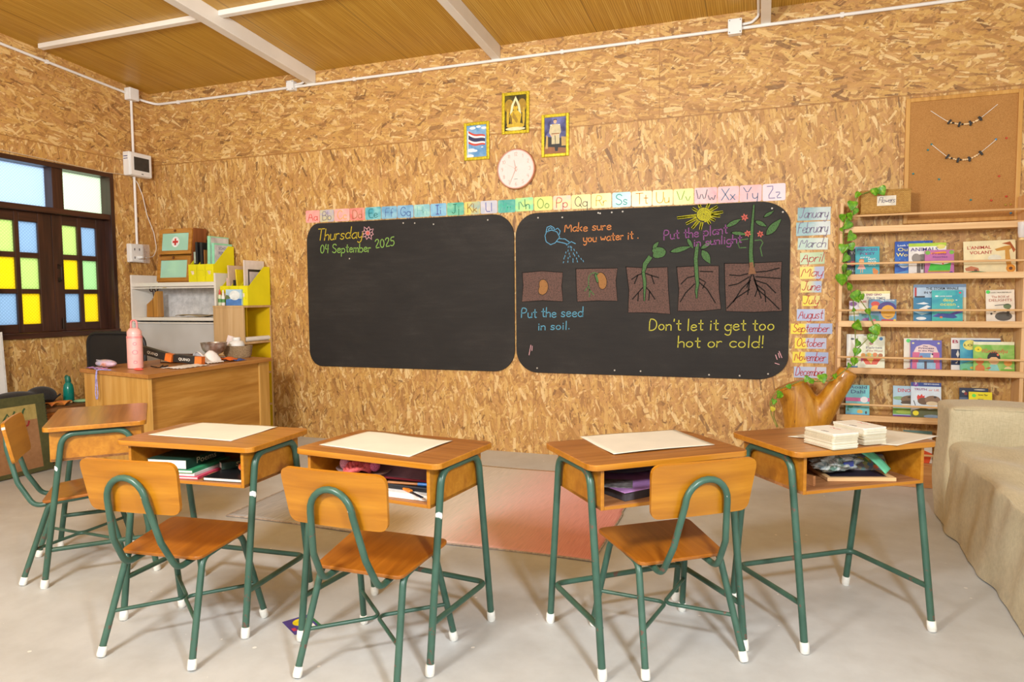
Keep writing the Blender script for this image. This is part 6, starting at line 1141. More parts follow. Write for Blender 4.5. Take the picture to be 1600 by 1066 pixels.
# desk D
loc, a = inside('D', -.05, .0, Z0, 12); t = thing('folder', 'lilac paper folder lying in the tray of the desk by the rug', 'folder', loc, a)
boxed('cover', (-.14, -.13, .03), (.13, .12, .033), plain((176, 128, 186), .6), t, .001); boxed('inner_sheets', (-.13, -.12, 0), (.12, .11, .0298), plain((70, 66, 70), .7, .3, 12), t, .001)
loc, a = inside('D', -.14, -.05, Z0 + .034, -30); t = thing('drawing', 'small grey printed card on top of the lilac folder', 'card', loc, a)
boxed('card', (-.06, -.05, 0), (.06, .05, .002), plain((110, 106, 104), .5, .35, 40), t, .0005)
loc, a = inside('D', .0, .06, Z0 + .0345, 5); t = thing('cloth_bag', 'dark cloth bag pushed to the back of the tray', 'bag', loc, a)
m = MB(); m.ball((0, 0, .030), .030, 0, 10, (4.6, 1.8, .9)); m.build('bag', fabric('dark_cloth', (34, 32, 38), (60, 56, 62)), t); m = MB(); m.tube(fillet([(-.1, -.03, .045), (0, -.055, .05), (.09, -.03, .045)], .05), .004, 6); m.build('drawcord', plain((70, 66, 74), .8), t)
# desk E
loc, a = inside('E', .055, -.04, Z0, -18); t = thing('framed_slate', 'small wooden framed slate lying in the card stack desk', 'slate', loc, a)
m = MB()
for b0, b1 in (((-.12, -.09), (.12, -.072)), ((-.12, .072), (.12, .09)), ((-.12, -.072), (-.102, .072)), ((.102, -.072), (.12, .072))): m.box((b0[0], b0[1], 0), (b1[0], b1[1], .014))
m.build('frame', M['pine'], t, .002); boxed('slate', (-.104, -.074, .002), (.104, .074, .010), plain((46, 38, 54), .5, .2, 15), t, 0)
loc, a = inside('E', -.165, -.01, Z0, 14); t = thing('wooden_block', 'brown wooden strip on edge just inside the card stack desk', 'wood strip', loc, a)
boxed('strip', (-.04, -.11, 0), (-.028, .10, .035), M['bare_ply'], t, .001); boxed('teal_tip', (-.052, -.05, .0), (-.0402, .05, .044), plain((70, 120, 116), .5), t, .001)
loc, a = inside('E', .0, -.03, Z0 + .0145, 10); t = thing('plastic_bag', 'crumpled clear plastic bag with a green print in the desk', 'bag', loc, a)
pb_ = NT('crumpled_plastic'); nn = pb_.noise(pb_.coords(), 22, 3, .6, 1.2); pb_.base(pb_.ramp(nn, [(.35, lin((96, 130, 116))), (.5, lin((206, 212, 208))), (.65, lin((150, 170, 176)))])); pb_.rough(.15); pb_.bump(nn, .8, .01); pb_.b.inputs['Coat Weight'].default_value = .4
rnd = random.Random(5)
def crump(u, w_):
    a_ = 2*math.pi*u; b_ = math.pi*w_; r_ = 1 + .16*math.sin(a_*5 + b_*7) + .10*math.sin(a_*9 - b_*5)
    return (.105*r_*math.cos(a_)*math.sin(b_), .055*r_*math.sin(a_)*math.sin(b_), .038 - .037*math.cos(b_)*(.9 + .1*math.sin(a_*4)))
m = MB(); m.grid(crump, 48, 20); m.build('bag', pb_.m, t); m = MB(); m.box((-.03, -.058, .03), (.02, -.052, .05)); m.build('blue_print', plain((50, 70, 150), .4), t, .002)
loc, a = inside('E', 0, 0, Z0, 0); t = thing('fabric_strip', 'mint green fabric strip folded over the plastic bag', 'strip', loc, a)
m = MB(); m.grid(lambda u, w_: (.035 + .085*u + .034*w_, -.075 - .060*u + .012*w_, .100 - .078*u**1.6 + .014*w_), 20, 3); m.build('strip', plain((96, 182, 140), .5), t, mods=[('SOLIDIFY', dict(thickness=.0015))])
loc, a = inside('E', .142, -.040, Z0 + .003, -22); t = thing('pencil_pouch', 'flat clear pencil pouch printed with a coloured map pattern', 'pouch', loc, a)
mp_ = NT('map_print'); vo = mp_.n('ShaderNodeTexVoronoi'); mp_.l(mp_.coords(), vo.inputs[0]); vo.inputs['Scale'].default_value = 70; sc_ = mp_.n('ShaderNodeSeparateColor'); mp_.l(vo.outputs['Color'], sc_.inputs[0])
mp_.base(mp_.ramp(sc_.outputs[0], [(.2, lin((140, 130, 134))), (.4, lin((60, 130, 160))), (.55, lin((206, 196, 80))), (.7, lin((150, 140, 146))), (.85, lin((90, 150, 90))), (.95, lin((214, 120, 80)))])); mp_.rough(.25)
m = MB(); m.box((-.070, -.006, .008), (.070, .006, .080)); m.build('pouch', mp_.m, t, .004, rot=(R(-50), 0, 0)); m = MB(); m.tube([(-.068, .062, .054), (.068, .062, .054)], .003, 6); m.build('zip', plain((90, 90, 96), .4), t)

# ------------------------------------------------------------------ teacher's desk
P0, P1, PL, PB = Vector((1.875, -1.848)), Vector((1.806, -.634)), Vector((1.090, -1.670)), Vector((1.03, -.50))
td = thing('teacher_desk', 'big oak coloured teacher desk covered in papers and boxes', 'desk', (1.45, -1.2, 0))
def loc2(p): return (p.x - 1.45, p.y + 1.2)
m = MB(); m.prism([loc2(P0), loc2(P1), loc2(PB), loc2(PL)], (0, 0, 0), *XY, .724, .750); m.build('desk_top', M['oak_top'], td, .003)
def slab(name, a, b, th, z0, z1, mat):
    a, b = Vector(a), Vector(b); d = (b - a).normalized(); n = Vector((-d.y, d.x))*th
    m = MB(); m.prism([loc2(a), loc2(b), loc2(b + n), loc2(a + n)], (0, 0, 0), *XY, z0, z1); return m.build(name, mat, td, .0015)
sd = (PL - P0).normalized(); fd = (P1 - P0).normalized()
slab('side_panel', P0 + sd*.016 + fd*.014, PL - sd*.03 + fd*.014, -.022, .001, .7238, M['oak_v'])
slab('modesty_panel', P0 + fd*.045 + Vector((-.034, 0)), P1 - fd*.13 + Vector((-.034, 0)), .018, .235, .7238, M['oak'])
slab('front_stile', P1 - fd*.128 + Vector((-.022, 0)), P1 - fd*.012 + Vector((-.022, 0)), .022, .001, .7238, M['oak_v'])
slab('end_panel', P1 - fd*.036 + Vector((-.046, 0)), P1 - fd*.036 + Vector((-.70, .06)), .022, .001, .7238, M['oak_v'])
ZT = .7505
t = thing('water_bottle', 'pink insulated water bottle with a carry loop on the teacher desk', 'bottle', (1.471, -1.571, ZT))
pk = plain((238, 178, 172), .35, .03); pk2 = plain((230, 140, 140), .4)
m = MB(); m.lathe([(.040, 0), (.046, .004), (.047, .02), (.047, .195), (.044, .215), (.0435, .222)], (0, 0, 0), 28); m.build('body', pk, t)
m = MB(); m.lathe([(.0475, .2), (.0475, .212), (.046, .214)], (0, 0, 0), 28); m.build('collar', pk2, t)
m = MB(); m.lathe([(.044, .2225), (.044, .244), (.034, .258), (.028, .266), (.001, .268)], (0, 0, 0), 28); m.build('lid', pk, t)
m = MB(); m.tube(fillet([(-.026, 0, .25), (-.026, 0, .318), (.026, 0, .318), (.026, 0, .25)], .026, 7), .006, 10); m.build('carry_loop', pk2, t)
m = MB(); d_ = Vector((.74, -.66, 0)).normalized(); u_ = Vector((-d_.y, d_.x, 0))
for z, s_ in ((.165, .010), (.11, .015), (.045, .010)):
    m.tube([d_*.0468 + u_*s_*math.cos(q*.628) + Vector((0, 0, z + s_*.9*math.sin(q*.628))) for q in range(10)], .0016, 6, 0, True)
m.build('pink_doodles', plain((226, 130, 150), .5), t)
t = thing('pencil_pouch', 'pastel printed zip pouch lying beside the pink bottle', 'pouch', (1.215, -1.575, ZT), R(-13))
m = MB(); m.ball((0, 0, .027), .027, 0, 12, (4.0, 1.7, 1.0)); m.build('pouch', card_mat((176, 184, 220), (232, 186, 196), 31), t)
m = MB(); m.tube([(-.1, -.012, .047), (.1, -.012, .048)], .0025, 6); m.build('zip', plain((220, 214, 226), .4), t)
letters('pouch_lettering', 'SMILE', .03, plain((236, 150, 90), .5), t, (.045, -.0462, .014), (R(80), 0, 0), .07)
t = thing('lanyard', 'lilac lanyard hanging in a loop over the end of the teacher desk', 'lanyard', (1.325, -1.727, ZT), R(-13))
m = MB(); m.tube(fillet([(.10, .03, .004), (.03, .0, .005), (.0, -.009, .002), (-.004, -.014, -.04), (-.013, -.015, -.15), (-.004, -.016, -.185), (.009, -.016, -.185), (.016, -.015, -.15), (.006, -.014, -.04), (.004, -.008, .003), (-.06, .01, .005)], .012, 5), .0035, 8); m.build('cord', plain((150, 144, 196), .7, .2, 90), t)
t = thing('cloth_strip', 'pink and purple striped cloth strip at the edge of the teacher desk', 'cloth strip', (1.25, -1.675, ZT), R(-13))
m = MB(); m.grid(lambda u, w_: (-.11 + .22*u, -.016 + .034*w_, .004 + .005*abs(math.sin(u*12)) + .004*w_), 36, 4); m.build('cloth', card_mat((226, 150, 190), (130, 100, 180), 7), t, mods=[('SOLIDIFY', dict(thickness=.002))])
def black_box(label, loc, rz, tilt, L):
    t = thing('tape_box', label, 'box', loc, 0, 'long black boxes on the teacher desk', (0, tilt, rz))
    boxed('carton', (-L/2, -.022, 0), (L/2, .022, .052), plain((40, 38, 36), .4), t, .0015)
    boxed('orange_end', (L/2 - .05, -.0226, -.0006), (L/2 + .0006, .0226, .0526), plain((226, 118, 44), .5), t, .001)
    letters('box_lettering', 'QUINO', .026, plain((232, 226, 214), .5), t, (-L*.1, -.0228, .016), (math.pi/2, 0, 0), .085, .0004)
black_box('long black box with orange end leaning up behind the pink bottle', (1.39, -1.32, .800), R(8), R(14), .25)
black_box('long black box with orange end lying among the white papers', (1.62, -1.27, ZT + .012), R(12), R(5), .21)
t = thing('notebook', 'dark red notebook standing behind the black boxes', 'notebook', (1.38, -1.12, ZT), R(14))
boxed('cover', (-.10, -.07, 0), (.10, .07, .055), plain((78, 34, 30), .5), t, .003); boxed('pages', (-.095, -.0705, .006), (.0985, .0, .049), plain((214, 206, 190), .8), t, 0)
t = thing('carton', 'small white carton beside the pink bottle', 'carton', (1.40, -1.48, ZT), R(-10)); boxed('carton', (-.018, -.018, 0), (.018, .018, .12), plain((226, 224, 230), .5), t, .002); boxed('purple_band', (-.0184, -.0184, .09), (.0184, .0184, .105), plain((110, 80, 150), .5), t, 0)
def crumple(label, loc, sx, sy, h, seed, col, rz=0, name='paper_pile', cat='paper'):
    rnd = random.Random(seed); ph = [rnd.uniform(0, 6) for _ in range(6)]
    t = thing(name, label, cat, loc, rz)
    m = MB(); m.grid(lambda u, w_: ((u - .5)*sx, (w_ - .5)*sy + .01*math.sin(u*9 + ph[0]), .002 + h*abs(math.sin(u*5 + ph[1])*math.sin(w_*4 + ph[2]))**.8*math.sin(math.pi*u)*.9 + .004*abs(math.sin(u*23 + w_*17 + ph[3]))), 30, 20)
    m.build('sheet', plain(col, .7, .03, 20), t, mods=[('SOLIDIFY', dict(thickness=.0008))]); return t
crumple('crumpled white paper heap in the middle of the teacher desk', (1.63, -1.13, ZT + .002), .20, .16, .09, 1, (236, 232, 230))
crumple('flat white paper at the front edge of the teacher desk', (1.72, -1.40, ZT), .16, .26, .008, 2, (238, 236, 234), R(4))
crumple('pale teal sheet behind the white paper heap', (1.30, -.93, ZT), .22, .16, .05, 3, (150, 208, 204), R(6))
crumple('orange packet lying before the silver bowl', (1.63, -.97, ZT + .006), .22, .13, .03, 4, (228, 110, 40), R(10), 'packet', 'packet')
crumple('blue packet under the orange one', (1.71, -.92, ZT), .12, .1, .012, 5, (70, 96, 170), R(4), 'packet', 'packet')
crumple('white folded sheet leaning behind the wicker bowl', (1.40, -.72, ZT), .10, .03, .005, 6, (226, 216, 214), R(10))
t = thing('key_bunch', 'dark keys on a ring beside the bottle', 'keys', (1.60, -1.50, ZT))
m = MB(); m.tube([(.016*math.cos(q*.5), .016*math.sin(q*.5), .003) for q in range(13)], .0018, 6, 0, True)
for a_ in (.2, 1.1, 2.0, 3.6): m.tube([(.016*math.cos(a_), .016*math.sin(a_), .004), (.055*math.cos(a_), .055*math.sin(a_), .012)], .0045, 6)
m.build('keys', plain((52, 46, 40), .35, .1, 20, .5), t)
t = thing('eraser', 'small red eraser at the corner of the teacher desk', 'eraser', (1.60, -1.665, ZT), R(12)); m = MB(); m.ball((0, 0, .008), .008, 0, 8, (4.2, 1.8, 1)); m.build('eraser', plain((222, 84, 70), .6), t)
t = thing('pedestal_bowl', 'tarnished silver pedestal bowl on the teacher desk', 'bowl', (1.46, -.86, ZT))
sv = NT('tarnished_silver'); sv.base(sv.ramp(sv.noise(sv.coords(), 18, 4), [(.35, lin((138, 110, 86))), (.6, lin((196, 186, 176)))])); sv.rough(.32); sv.b.inputs['Metallic'].default_value = .45
m = MB(); m.lathe([(.046, 0), (.048, .006), (.036, .014), (.028, .026), (.032, .038), (.062, .050), (.082, .074), (.090, .100), (.094, .122), (.097, .126), (.091, .126), (.086, .104), (.05, .06), (.001, .054)], (0, 0, 0), 36); m.build('bowl', sv.m, t)
t = thing('wicker_bowl', 'oval grey wicker bowl holding a white bottle at the end of the teacher desk', 'basket', (1.51, -.665, ZT))
wk = NT('grey_wicker'); w2 = wk.n('ShaderNodeTexBrick'); wk.l(wk.mapping(wk.coords(), (1, 1, 1), (R(90), 0, R(20))), w2.inputs[0]); w2.inputs['Scale'].default_value = 70; w2.inputs['Color1'].default_value = lin((170, 146, 112)); w2.inputs['Color2'].default_value = lin((140, 116, 84)); w2.inputs['Mortar'].default_value = lin((84, 66, 44))
wk.base(w2.outputs[0]); wk.rough(.85); wk.bump(w2.outputs[1], -.5, .003)
m = MB(); m.lathe([(.10, 0), (.112, .02), (.122, .085), (.124, .092), (.117, .092), (.106, .02), (.001, .012)], (0, 0, 0), 36, 0, Matrix.Diagonal((1, .72, 1, 1))); m.build('bowl', wk.m, t)
t = thing('glue_bottle', 'squat white plastic bottle standing in the wicker bowl', 'bottle', (1.50, -.665, ZT + .0135)); m = MB(); m.lathe([(.05, 0), (.058, .01), (.060, .085), (.052, .108), (.030, .118), (.030, .1185)], (0, 0, 0), 28); m.build('body', M['box_white'], t); m = MB(); m.lathe([(.029, .119), (.031, .121), (.031, .138), (.027, .142)], (0, 0, 0), 24); m.build('lid', M['box_white'], t)
t = thing('note', 'pale pink note propped in the wicker bowl beside the white bottle', 'note', (1.405, -.675, ZT + .014), R(8)); m = MB(); m.box((-.028, -.001, 0), (.035, .001, .155)); m.build('sheet', plain((226, 210, 206), .7), t, 0, rot=(R(-6), R(14), 0))

# ------------------------------------------------------------------ office chair
t = thing('office_chair', 'black mesh office chair behind the teacher desk', 'office chair', (.62, -.985, 0), R(188))
bk_ = plain((30, 29, 29), .5); ms = NT('black_mesh'); ms.base(lin((24, 22, 21))); ms.rough(.8); ms.b.inputs['Alpha'].default_value = .86
fr = rounded(-.255, .50, .255, .945, .09, 6)
m = MB(); m.tube([(p[0], .02*(1 - (p[0]/.255)**2), p[1]) for p in fr], .014, 10, 0, True); m.build('back_frame', bk_, t)
m = MB(); m.prism([(p[0]*.975, .72 + (p[1]-.72)*.975) for p in fr], (0, .012, 0), *XZ, -.003, .003); m.build('back_mesh', ms.m, t)
m = MB(); m.prism(rounded(-.24, -.22, .24, .22, .07, 6), (0, -.26, 0), *XY, .44, .51); m.build('seat', bk_, t, .02, 3)
m = MB(); m.tube(fillet([(0, .0, .62), (0, .06, .5), (0, -.02, .42), (0, -.24, .43)], .06), .02, 10); m.build('back_support', bk_, t)
m = MB(); m.lathe([(.028, .10), (.028, .30), (.018, .302), (.018, .44)], (0, -.24, 0), 16); m.build('gas_column', plain((60, 60, 62), .3, .05, 20, .5), t)
for k in range(5):
    a_ = 2*math.pi*k/5 + .3; m = MB(); m.tube([(0, -.24, .10), (.25*math.cos(a_), -.24 + .25*math.sin(a_), .075)], [.024, .015], 8); lg = m.build('base_arm', bk_, t)
    m = MB(); m.lathe([(.026, -.011), (.029, 0), (.026, .011)], (0, 0, 0), 14, 0, Matrix.Translation((.255*math.cos(a_), -.24 + .255*math.sin(a_), .030)) @ Matrix.Rotation(a_, 4, 'Z') @ Matrix.Rotation(R(90), 4, 'X')); m.build('castor', plain((40, 40, 42), .5), lg)

# ------------------------------------------------------------------ white shelf cabinet in the corner
ws = thing('shelf_cabinet', 'white open topped shelf cabinet with a grey sliding lower door, in the corner', 'cabinet', (.5, -.16, 0))
def wbx(name, a, b, mat, bev=.002): return boxed(name, (a[0] - .5, a[1] + .16, a[2]), (b[0] - .5, b[1] + .16, b[2]), mat, ws, bev)
wbx('side_panel', (.022, -.305, .001), (.040, -.006, 1.425), M['white_metal']); wbx('side_panel', (.962, -.305, .001), (.980, -.006, 1.425), M['white_metal'])
wbx('back_panel', (.040, -.016, .001), (.962, -.006, 1.425), plain((208, 206, 206), .5), .001)
wbx('top_shelf', (.0405, -.300, 1.318), (.9615, -.0165, 1.352), M['white_metal']); wbx('middle_shelf', (.0405, -.300, 1.018), (.9615, -.0165, 1.046), M['white_metal'])
wbx('door_rail', (.0405, -.3035, 1.300), (.9615, -.290, 1.311), M['white_metal'], .001); wbx('lower_rail', (.0405, -.3035, .992), (.9615, -.290, 1.004), M['white_metal'], .001)
gd = NT('frosted_grey_door'); gd.base(gd.ramp(gd.noise(gd.coords(), 3, 2), [(.3, lin((188, 184, 178))), (.7, lin((208, 206, 204)))])); gd.rough(.25)
wbx('sliding_door', (.042, -.292, .06), (.960, -.284, .990), gd.m, .001); wbx('plinth', (.0405, -.29, .001), (.9615, -.272, .058), M['white_metal'])
wbx('lock', (.40, -.3065, 1.303), (.44, -.303, 1.309), plain((210, 190, 130), .35, .05, 20, .6), .001)
t = thing('pencil_holder', 'bamboo pencil holder with a sloping mouth on the white shelf', 'pencil holder', (.19, -.20, 1.0465))
bm_ = wood('bamboo', (150, 96, 36), (184, 128, 56), (206, 156, 84), 2, .8, .4)
m = MB(); m.prism([(-.068, 0), (.068, 0), (.066, .235), (.040, .225), (.012, .165), (-.062, .115)], (0, 0, 0), *XZ, -.035, .035); m.build('body', bm_, t, .006)
m = MB(); m.box((.012, -.0362, .0), (.015, -.0345, .17)); m.build('joint', plain((96, 58, 22), .6), t)
t = thing('scissors', 'dark scissors with looped handles stuck in the bamboo pencil holder', 'scissors', (.185, -.20, 1.0475))
m = MB()
for s_ in (-1, 1): m.tube([(s_*.026 + .022*math.cos(q), -.002 + s_*.002, .262 + .034*math.sin(q)) for q in [i*2*math.pi/14 for i in range(14)]], .005, 8, 0, True); m.tube([(s_*.012, s_*.003, .235), (-s_*.006, s_*.003, .15)], .005, 8)
m.build('scissors', plain((64, 40, 36), .45), t)
t = thing('woven_mat', 'folded brown woven mat lying flat on the white middle shelf', 'mat', (.68, -.19, 1.0505)); m = MB(); m.grid(lambda u, w_: (-.19 + .38*u, -.08 + .16*w_, .006 + .014*abs(math.sin(u*3.6 + .5)) + .003*math.sin(w_*9)), 20, 8); m.build('mat', fabric('brown_weave', (126, 108, 76), (168, 146, 104)), t, mods=[('SOLIDIFY', dict(thickness=.006))])
# medicine cabinet
mc = thing('medicine_cabinet', 'wooden first aid cabinet with two glazed flap doors and a red cross', 'medicine cabinet', (.478, -.255, 1.3535))
hw = wood('honey_wood', (150, 94, 26), (180, 120, 42), (204, 146, 64), 0, .8, .4)
W_, H_, Dp = .188, .475, .15
m = MB(); m.box((-W_, 0, 0), (-W_ + .012, Dp, H_), 1); m.box((W_ - .012, 0, 0), (W_, Dp, H_), 1); m.box((-W_ + .012, 0, 0), (W_ - .012, Dp, .012)); m.box((-W_ + .012, Dp - .008, .012), (W_ - .012, Dp, H_ - .012)); m.box((-W_ + .012, 0, H_ - .012), (W_ - .012, Dp, H_)); m.box((-W_ + .012, .01, .232), (W_ - .012, Dp - .008, .240)); m.build('case', [hw, wood('red_brown_veneer', (116, 62, 28), (142, 80, 38), (160, 98, 52), 2, .8, .4)], mc, .002)
mg = NT('green_reflection_glass'); mg.base(lin((168, 214, 190))); mg.rough(.12); mg.b.inputs['Specular IOR Level'].default_value = .8  # green reflection of the window painted into the pane colour
for z0, z1 in ((.008, .228), (.246, .466)):
    m = MB(); b_ = .034
    m.box((-W_ + .004, -.018, z0), (-W_ + .004 + b_, -.001, z1)); m.box((W_ - .004 - b_, -.018, z0), (W_ - .004, -.001, z1)); m.box((-W_ + .004 + b_, -.018, z0), (W_ - .004 - b_, -.001, z0 + b_)); m.box((-W_ + .004 + b_, -.018, z1 - b_), (W_ - .004 - b_, -.001, z1))
    dr = m.build('door', hw, mc, .003)
    m = MB(); m.box((-W_ + .036, -.010, z0 + b_ - .003), (W_ - .036, -.006, z1 - b_ + .003)); m.build('glass', mg.m, dr)
    m = MB(); m.lathe([(.010, 0), (.012, .006), (.007, .014)], (0, 0, 0), 14, 0, Matrix.Translation((0, -.018, z1 - .012)) @ Matrix.Rotation(R(90), 4, 'X')); m.build('knob', plain((110, 60, 26), .4), dr)
m = MB(); m.prism(oval(0, .356, .044, .046, 28), (0, 0, 0), *XZ, .0102, .0112); m.build('white_disc', plain((240, 236, 232), .5), mc)
m = MB(); k_ = .010; A_ = .030; m.prism([(-k_, .356 - A_), (k_, .356 - A_), (k_, .356 - k_), (A_, .356 - k_), (A_, .356 + k_), (k_, .356 + k_), (k_, .356 + A_), (-k_, .356 + A_), (-k_, .356 + k_), (-A_, .356 + k_), (-A_, .356 - k_), (-k_, .356 - k_)], (0, 0, 0), *XZ, .0112, .0120); m.build('red_cross', plain((196, 56, 50), .5), mc)

for o in mc.children_recursive:                         # the cabinet front and back slope towards the wall
    for v_ in o.data.vertices: v_.co.y += .12*v_.co.z

# yellow file holders
YL = plain((230, 220, 20), .42, .04, 4)
def organizer(label, loc, w, d, hf, hr):
    t = thing('file_holder', label, 'file holder', loc, 0, 'yellow card file holders')
    prof = [(-d, 0), (0, 0), (0, hr), (-d*.26, hr), (-d*.92, hf), (-d, hf)]; th = .004
    for x in (-w/2, -w/6, w/6, w/2 - th):
        m = MB(); m.prism(prof, (0, 0, 0), *YZ, x, x + th); m.build('side_wall' if abs(x) > w*.3 else 'divider', YL, t, .0008)
    m = MB(); m.box((-w/2 + th, -d, 0), (w/2 - th, -d + th, hf)); m.build('front_wall', YL, t, .0008)
    m = MB(); m.box((-w/2 + th, -th, 0), (w/2 - th, 0, hr)); m.build('back_wall', YL, t, .0008)
    m = MB(); m.box((-w/2 + th, -d + th, .0), (w/2 - th, -th, th)); m.build('base', YL, t)
    m = MB()
    for i in (-1, 0, 1):
        x = i*w/3; q = .028
        m.ribbon([[(x - q, hf*.32), (x - q, hf*.66), (x + q, hf*.66), (x + q, hf*.32)]], (0, -d, 0), *XZ, .0016, 0, .0005)
    m.build('label_slots', plain((150, 146, 20), .5), t)
    m = MB()
    for i in (-1, 1): m.prism([(i*w/3 - .02, hf*.62), (i*w/3 + .014, hf*.62), (i*w/3 + .016, hf*.44), (i*w/3 - .004, hf*.40)], (0, -d, 0), *XZ, 0, .0006)
    m.build('torn_labels', plain((226, 206, 180), .7), t)
    return t
organizer('yellow three slot file holder on the white shelf cabinet', (.820, -.045, 1.3525), .270, .252, .150, .310)
organizer('yellow three slot file holder on the tall yellow cabinet', (1.168, -.018, 1.1485), .285, .285, .165, .330)
def folder(label, x, y, z, w, d, h, col, rz=0, tilt=0, extra=None, name='folder', cat='folder'):
    t = thing(name, label, cat, (x, y, z), 0, None, (0, R(tilt), R(rz)))
    boxed('cover', (-w/2, -d, 0), (w/2, 0, h), plain(col, .4, .05, 12), t, .002)
    if extra: extra(t)
    return t
zA = 1.3570
folder('clear and black folder at the cabinet side of the first file holder', .717, -.08, zA, .026, .17, .255, (58, 58, 60), extra=lambda t: boxed('clear_top', (-.0135, -.171, .16), (.0135, -.002, .256), plain((170, 178, 160), .3), t, .001))
folder('thick black binder in the yellow file holder', .744, -.06, zA, .022, .2, .34, (30, 30, 32), name='binder', cat='binder')
folder('thinner black binder with a worn spine in the yellow file holder', .794, -.06, zA, .024, .2, .335, (38, 37, 38), name='binder', cat='binder')
folder('brown card divider next to the black binders', .827, -.07, zA, .010, .19, .27, (150, 100, 46))
folder('tall mint green ring folder with a grey front page', .886, -.055, zA, .026, .225, .385, (150, 216, 178), tilt=2, extra=lambda t: boxed('front_page', (.0132, -.212, .08), (.0142, -.008, .375), plain((206, 200, 198), .5, .12, 14), t, 0))
def mintx(t):
    boxed('front_page', (.0122, -.21, .06), (.0132, -.006, .31), plain((196, 198, 204), .5, .1, 12), t, 0)
    for i in range(2): letters('page_lettering', ('SCHOOL', 'REPORT')[i], .035, plain((84, 84, 130), .6), t, (.0136, -.10, .27 - .04*i), (math.pi/2, 0, math.pi/2), .13)
folder('shorter mint green folder with blue lettering on its page', .930, -.055, zA, .024, .22, .325, (146, 220, 182), tilt=1, extra=mintx)
zB = 1.1530
folder('cream cardboard folder at the front slot of the second file holder', 1.095, -.08, zB, .012, .19, .335, (216, 190, 164), tilt=-2)
folder('pink edged notebook in the second file holder', 1.062, -.06, zB, .014, .2, .23, (226, 190, 184))
folder('thin yellow folder leaning in the second file holder', 1.185, -.07, zB, .010, .2, .30, (232, 208, 30), tilt=-4)
def brd(t):
    boxed('black_frame', (.0052, -.205, .10), (.0072, -.02, .30), plain((34, 32, 34), .4), t, .001); boxed('printed_page', (.0073, -.192, .09), (.0083, -.03, .28), plain((206, 192, 192), .6, .06, 14), t, 0)
    for i in range(2): letters('page_lettering', ('Lesson', 'Plans')[i], .03, plain((130, 118, 124), .6), t, (.0086, -.11, .19 - .035*i), (math.pi/2, 0, math.pi/2), .09)
folder('white clipboard pages with a black frame in the second file holder', 1.255, -.026, zB, .010, .25, .375, (226, 214, 206), extra=brd, name='clipboard', cat='clipboard')
folder('black marker case in the second file holder', 1.150, -.24, zB, .030, .03, .21, (30, 28, 30), name='marker_case', cat='case')
def glue(label, x, y, cap, body, h):
    t = thing('glue_bottle', label, 'bottle', (x, y, 1.1485)); m = MB(); m.lathe([(.013, 0), (.016, .003), (.016, h*.55), (.010, h*.68)], (0, 0, 0), 16); m.build('body', plain(body, .4), t); m = MB(); m.lathe([(.009, h*.685), (.010, h*.7), (.005, h), (.002, h*1.01)], (0, 0, 0), 14); m.build('cap', plain(cap, .4), t); m = MB(); m.lathe([(.0163, h*.2), (.0163, h*.42)], (0, 0, 0), 16); m.build('band', plain((90, 150, 80), .5), t)
glue('small glue bottle with a red cap before the second file holder', 1.048, -.332, (206, 70, 60), (206, 214, 180), .135)
glue('small glue bottle with a white cap before the second file holder', 1.083, -.332, (236, 232, 226), (232, 228, 222), .13)
t = thing('picture_card', 'blue and white picture card box standing before the second file holder', 'card', (1.19, -.322, 1.1485), R(6)); boxed('box', (-.075, -.010, 0), (.075, .010, .135), plain((176, 206, 222), .4), t, .002)
m = MB(); m.prism([(-.074, .001), (.074, .001), (.074, .055), (.03, .058), (-.02, .052), (-.074, .06)], (0, 0, 0), *XZ, .0101, .0106, 0); m.prism(oval(.01, .085, .05, .040, 18), (0, 0, 0), *XZ, .0101, .0107, 1); m.prism([(-.074, .05), (-.03, .06), (-.05, .085), (-.074, .09)], (0, 0, 0), *XZ, .0101, .0108, 2); m.build('picture', [plain((76, 126, 192), .4), plain((226, 232, 230), .4), plain((100, 120, 80), .4)], t)

# tall ash and yellow cabinet
yc = thing('open_cabinet', 'tall ash fronted cabinet with yellow lined shelves open at its side', 'cabinet', (1.155, -.18, 0))
def ybx(name, a, b, mat, bev=.0015): return boxed(name, (a[0] - 1.155, a[1] + .18, a[2]), (b[0] - 1.155, b[1] + .18, b[2]), mat, yc, bev)
YI = plain((222, 186, 16), .5, .04, 5)
ybx('front_panel', (.998, -.362, .001), (1.310, -.344, 1.130), M['ash']); ybx('top_board', (.996, -.364, 1.1305), (1.314, -.008, 1.148), M['ash'])
ybx('back_panel', (1.002, -.3435, .001), (1.016, -.028, 1.130), YI); ybx('end_panel', (.998, -.0275, .001), (1.310, -.010, 1.130), M['ash']); ybx('end_lining', (1.0165, -.032, .001), (1.306, -.028, 1.130), YI, 0)
for z in (.02, .275, .555, .825): ybx('shelf', (1.0165, -.3435, z), (1.308, -.0325, z + .018), M['ash'])
ybx('divider', (1.0165, -.20, .8435), (1.20, -.185, 1.130), YI)
t = thing('paper_roll', 'white paper roll lying on a cabinet shelf and jutting out', 'paper roll', (1.288, -.18, .865)); m = MB(); m.lathe([(.012, -.15), (.020, -.149), (.020, .145), (.012, .146)], (0, 0, 0), 20, 0, Matrix.Rotation(R(90), 4, 'X')); m.build('roll', M['box_white'], t)

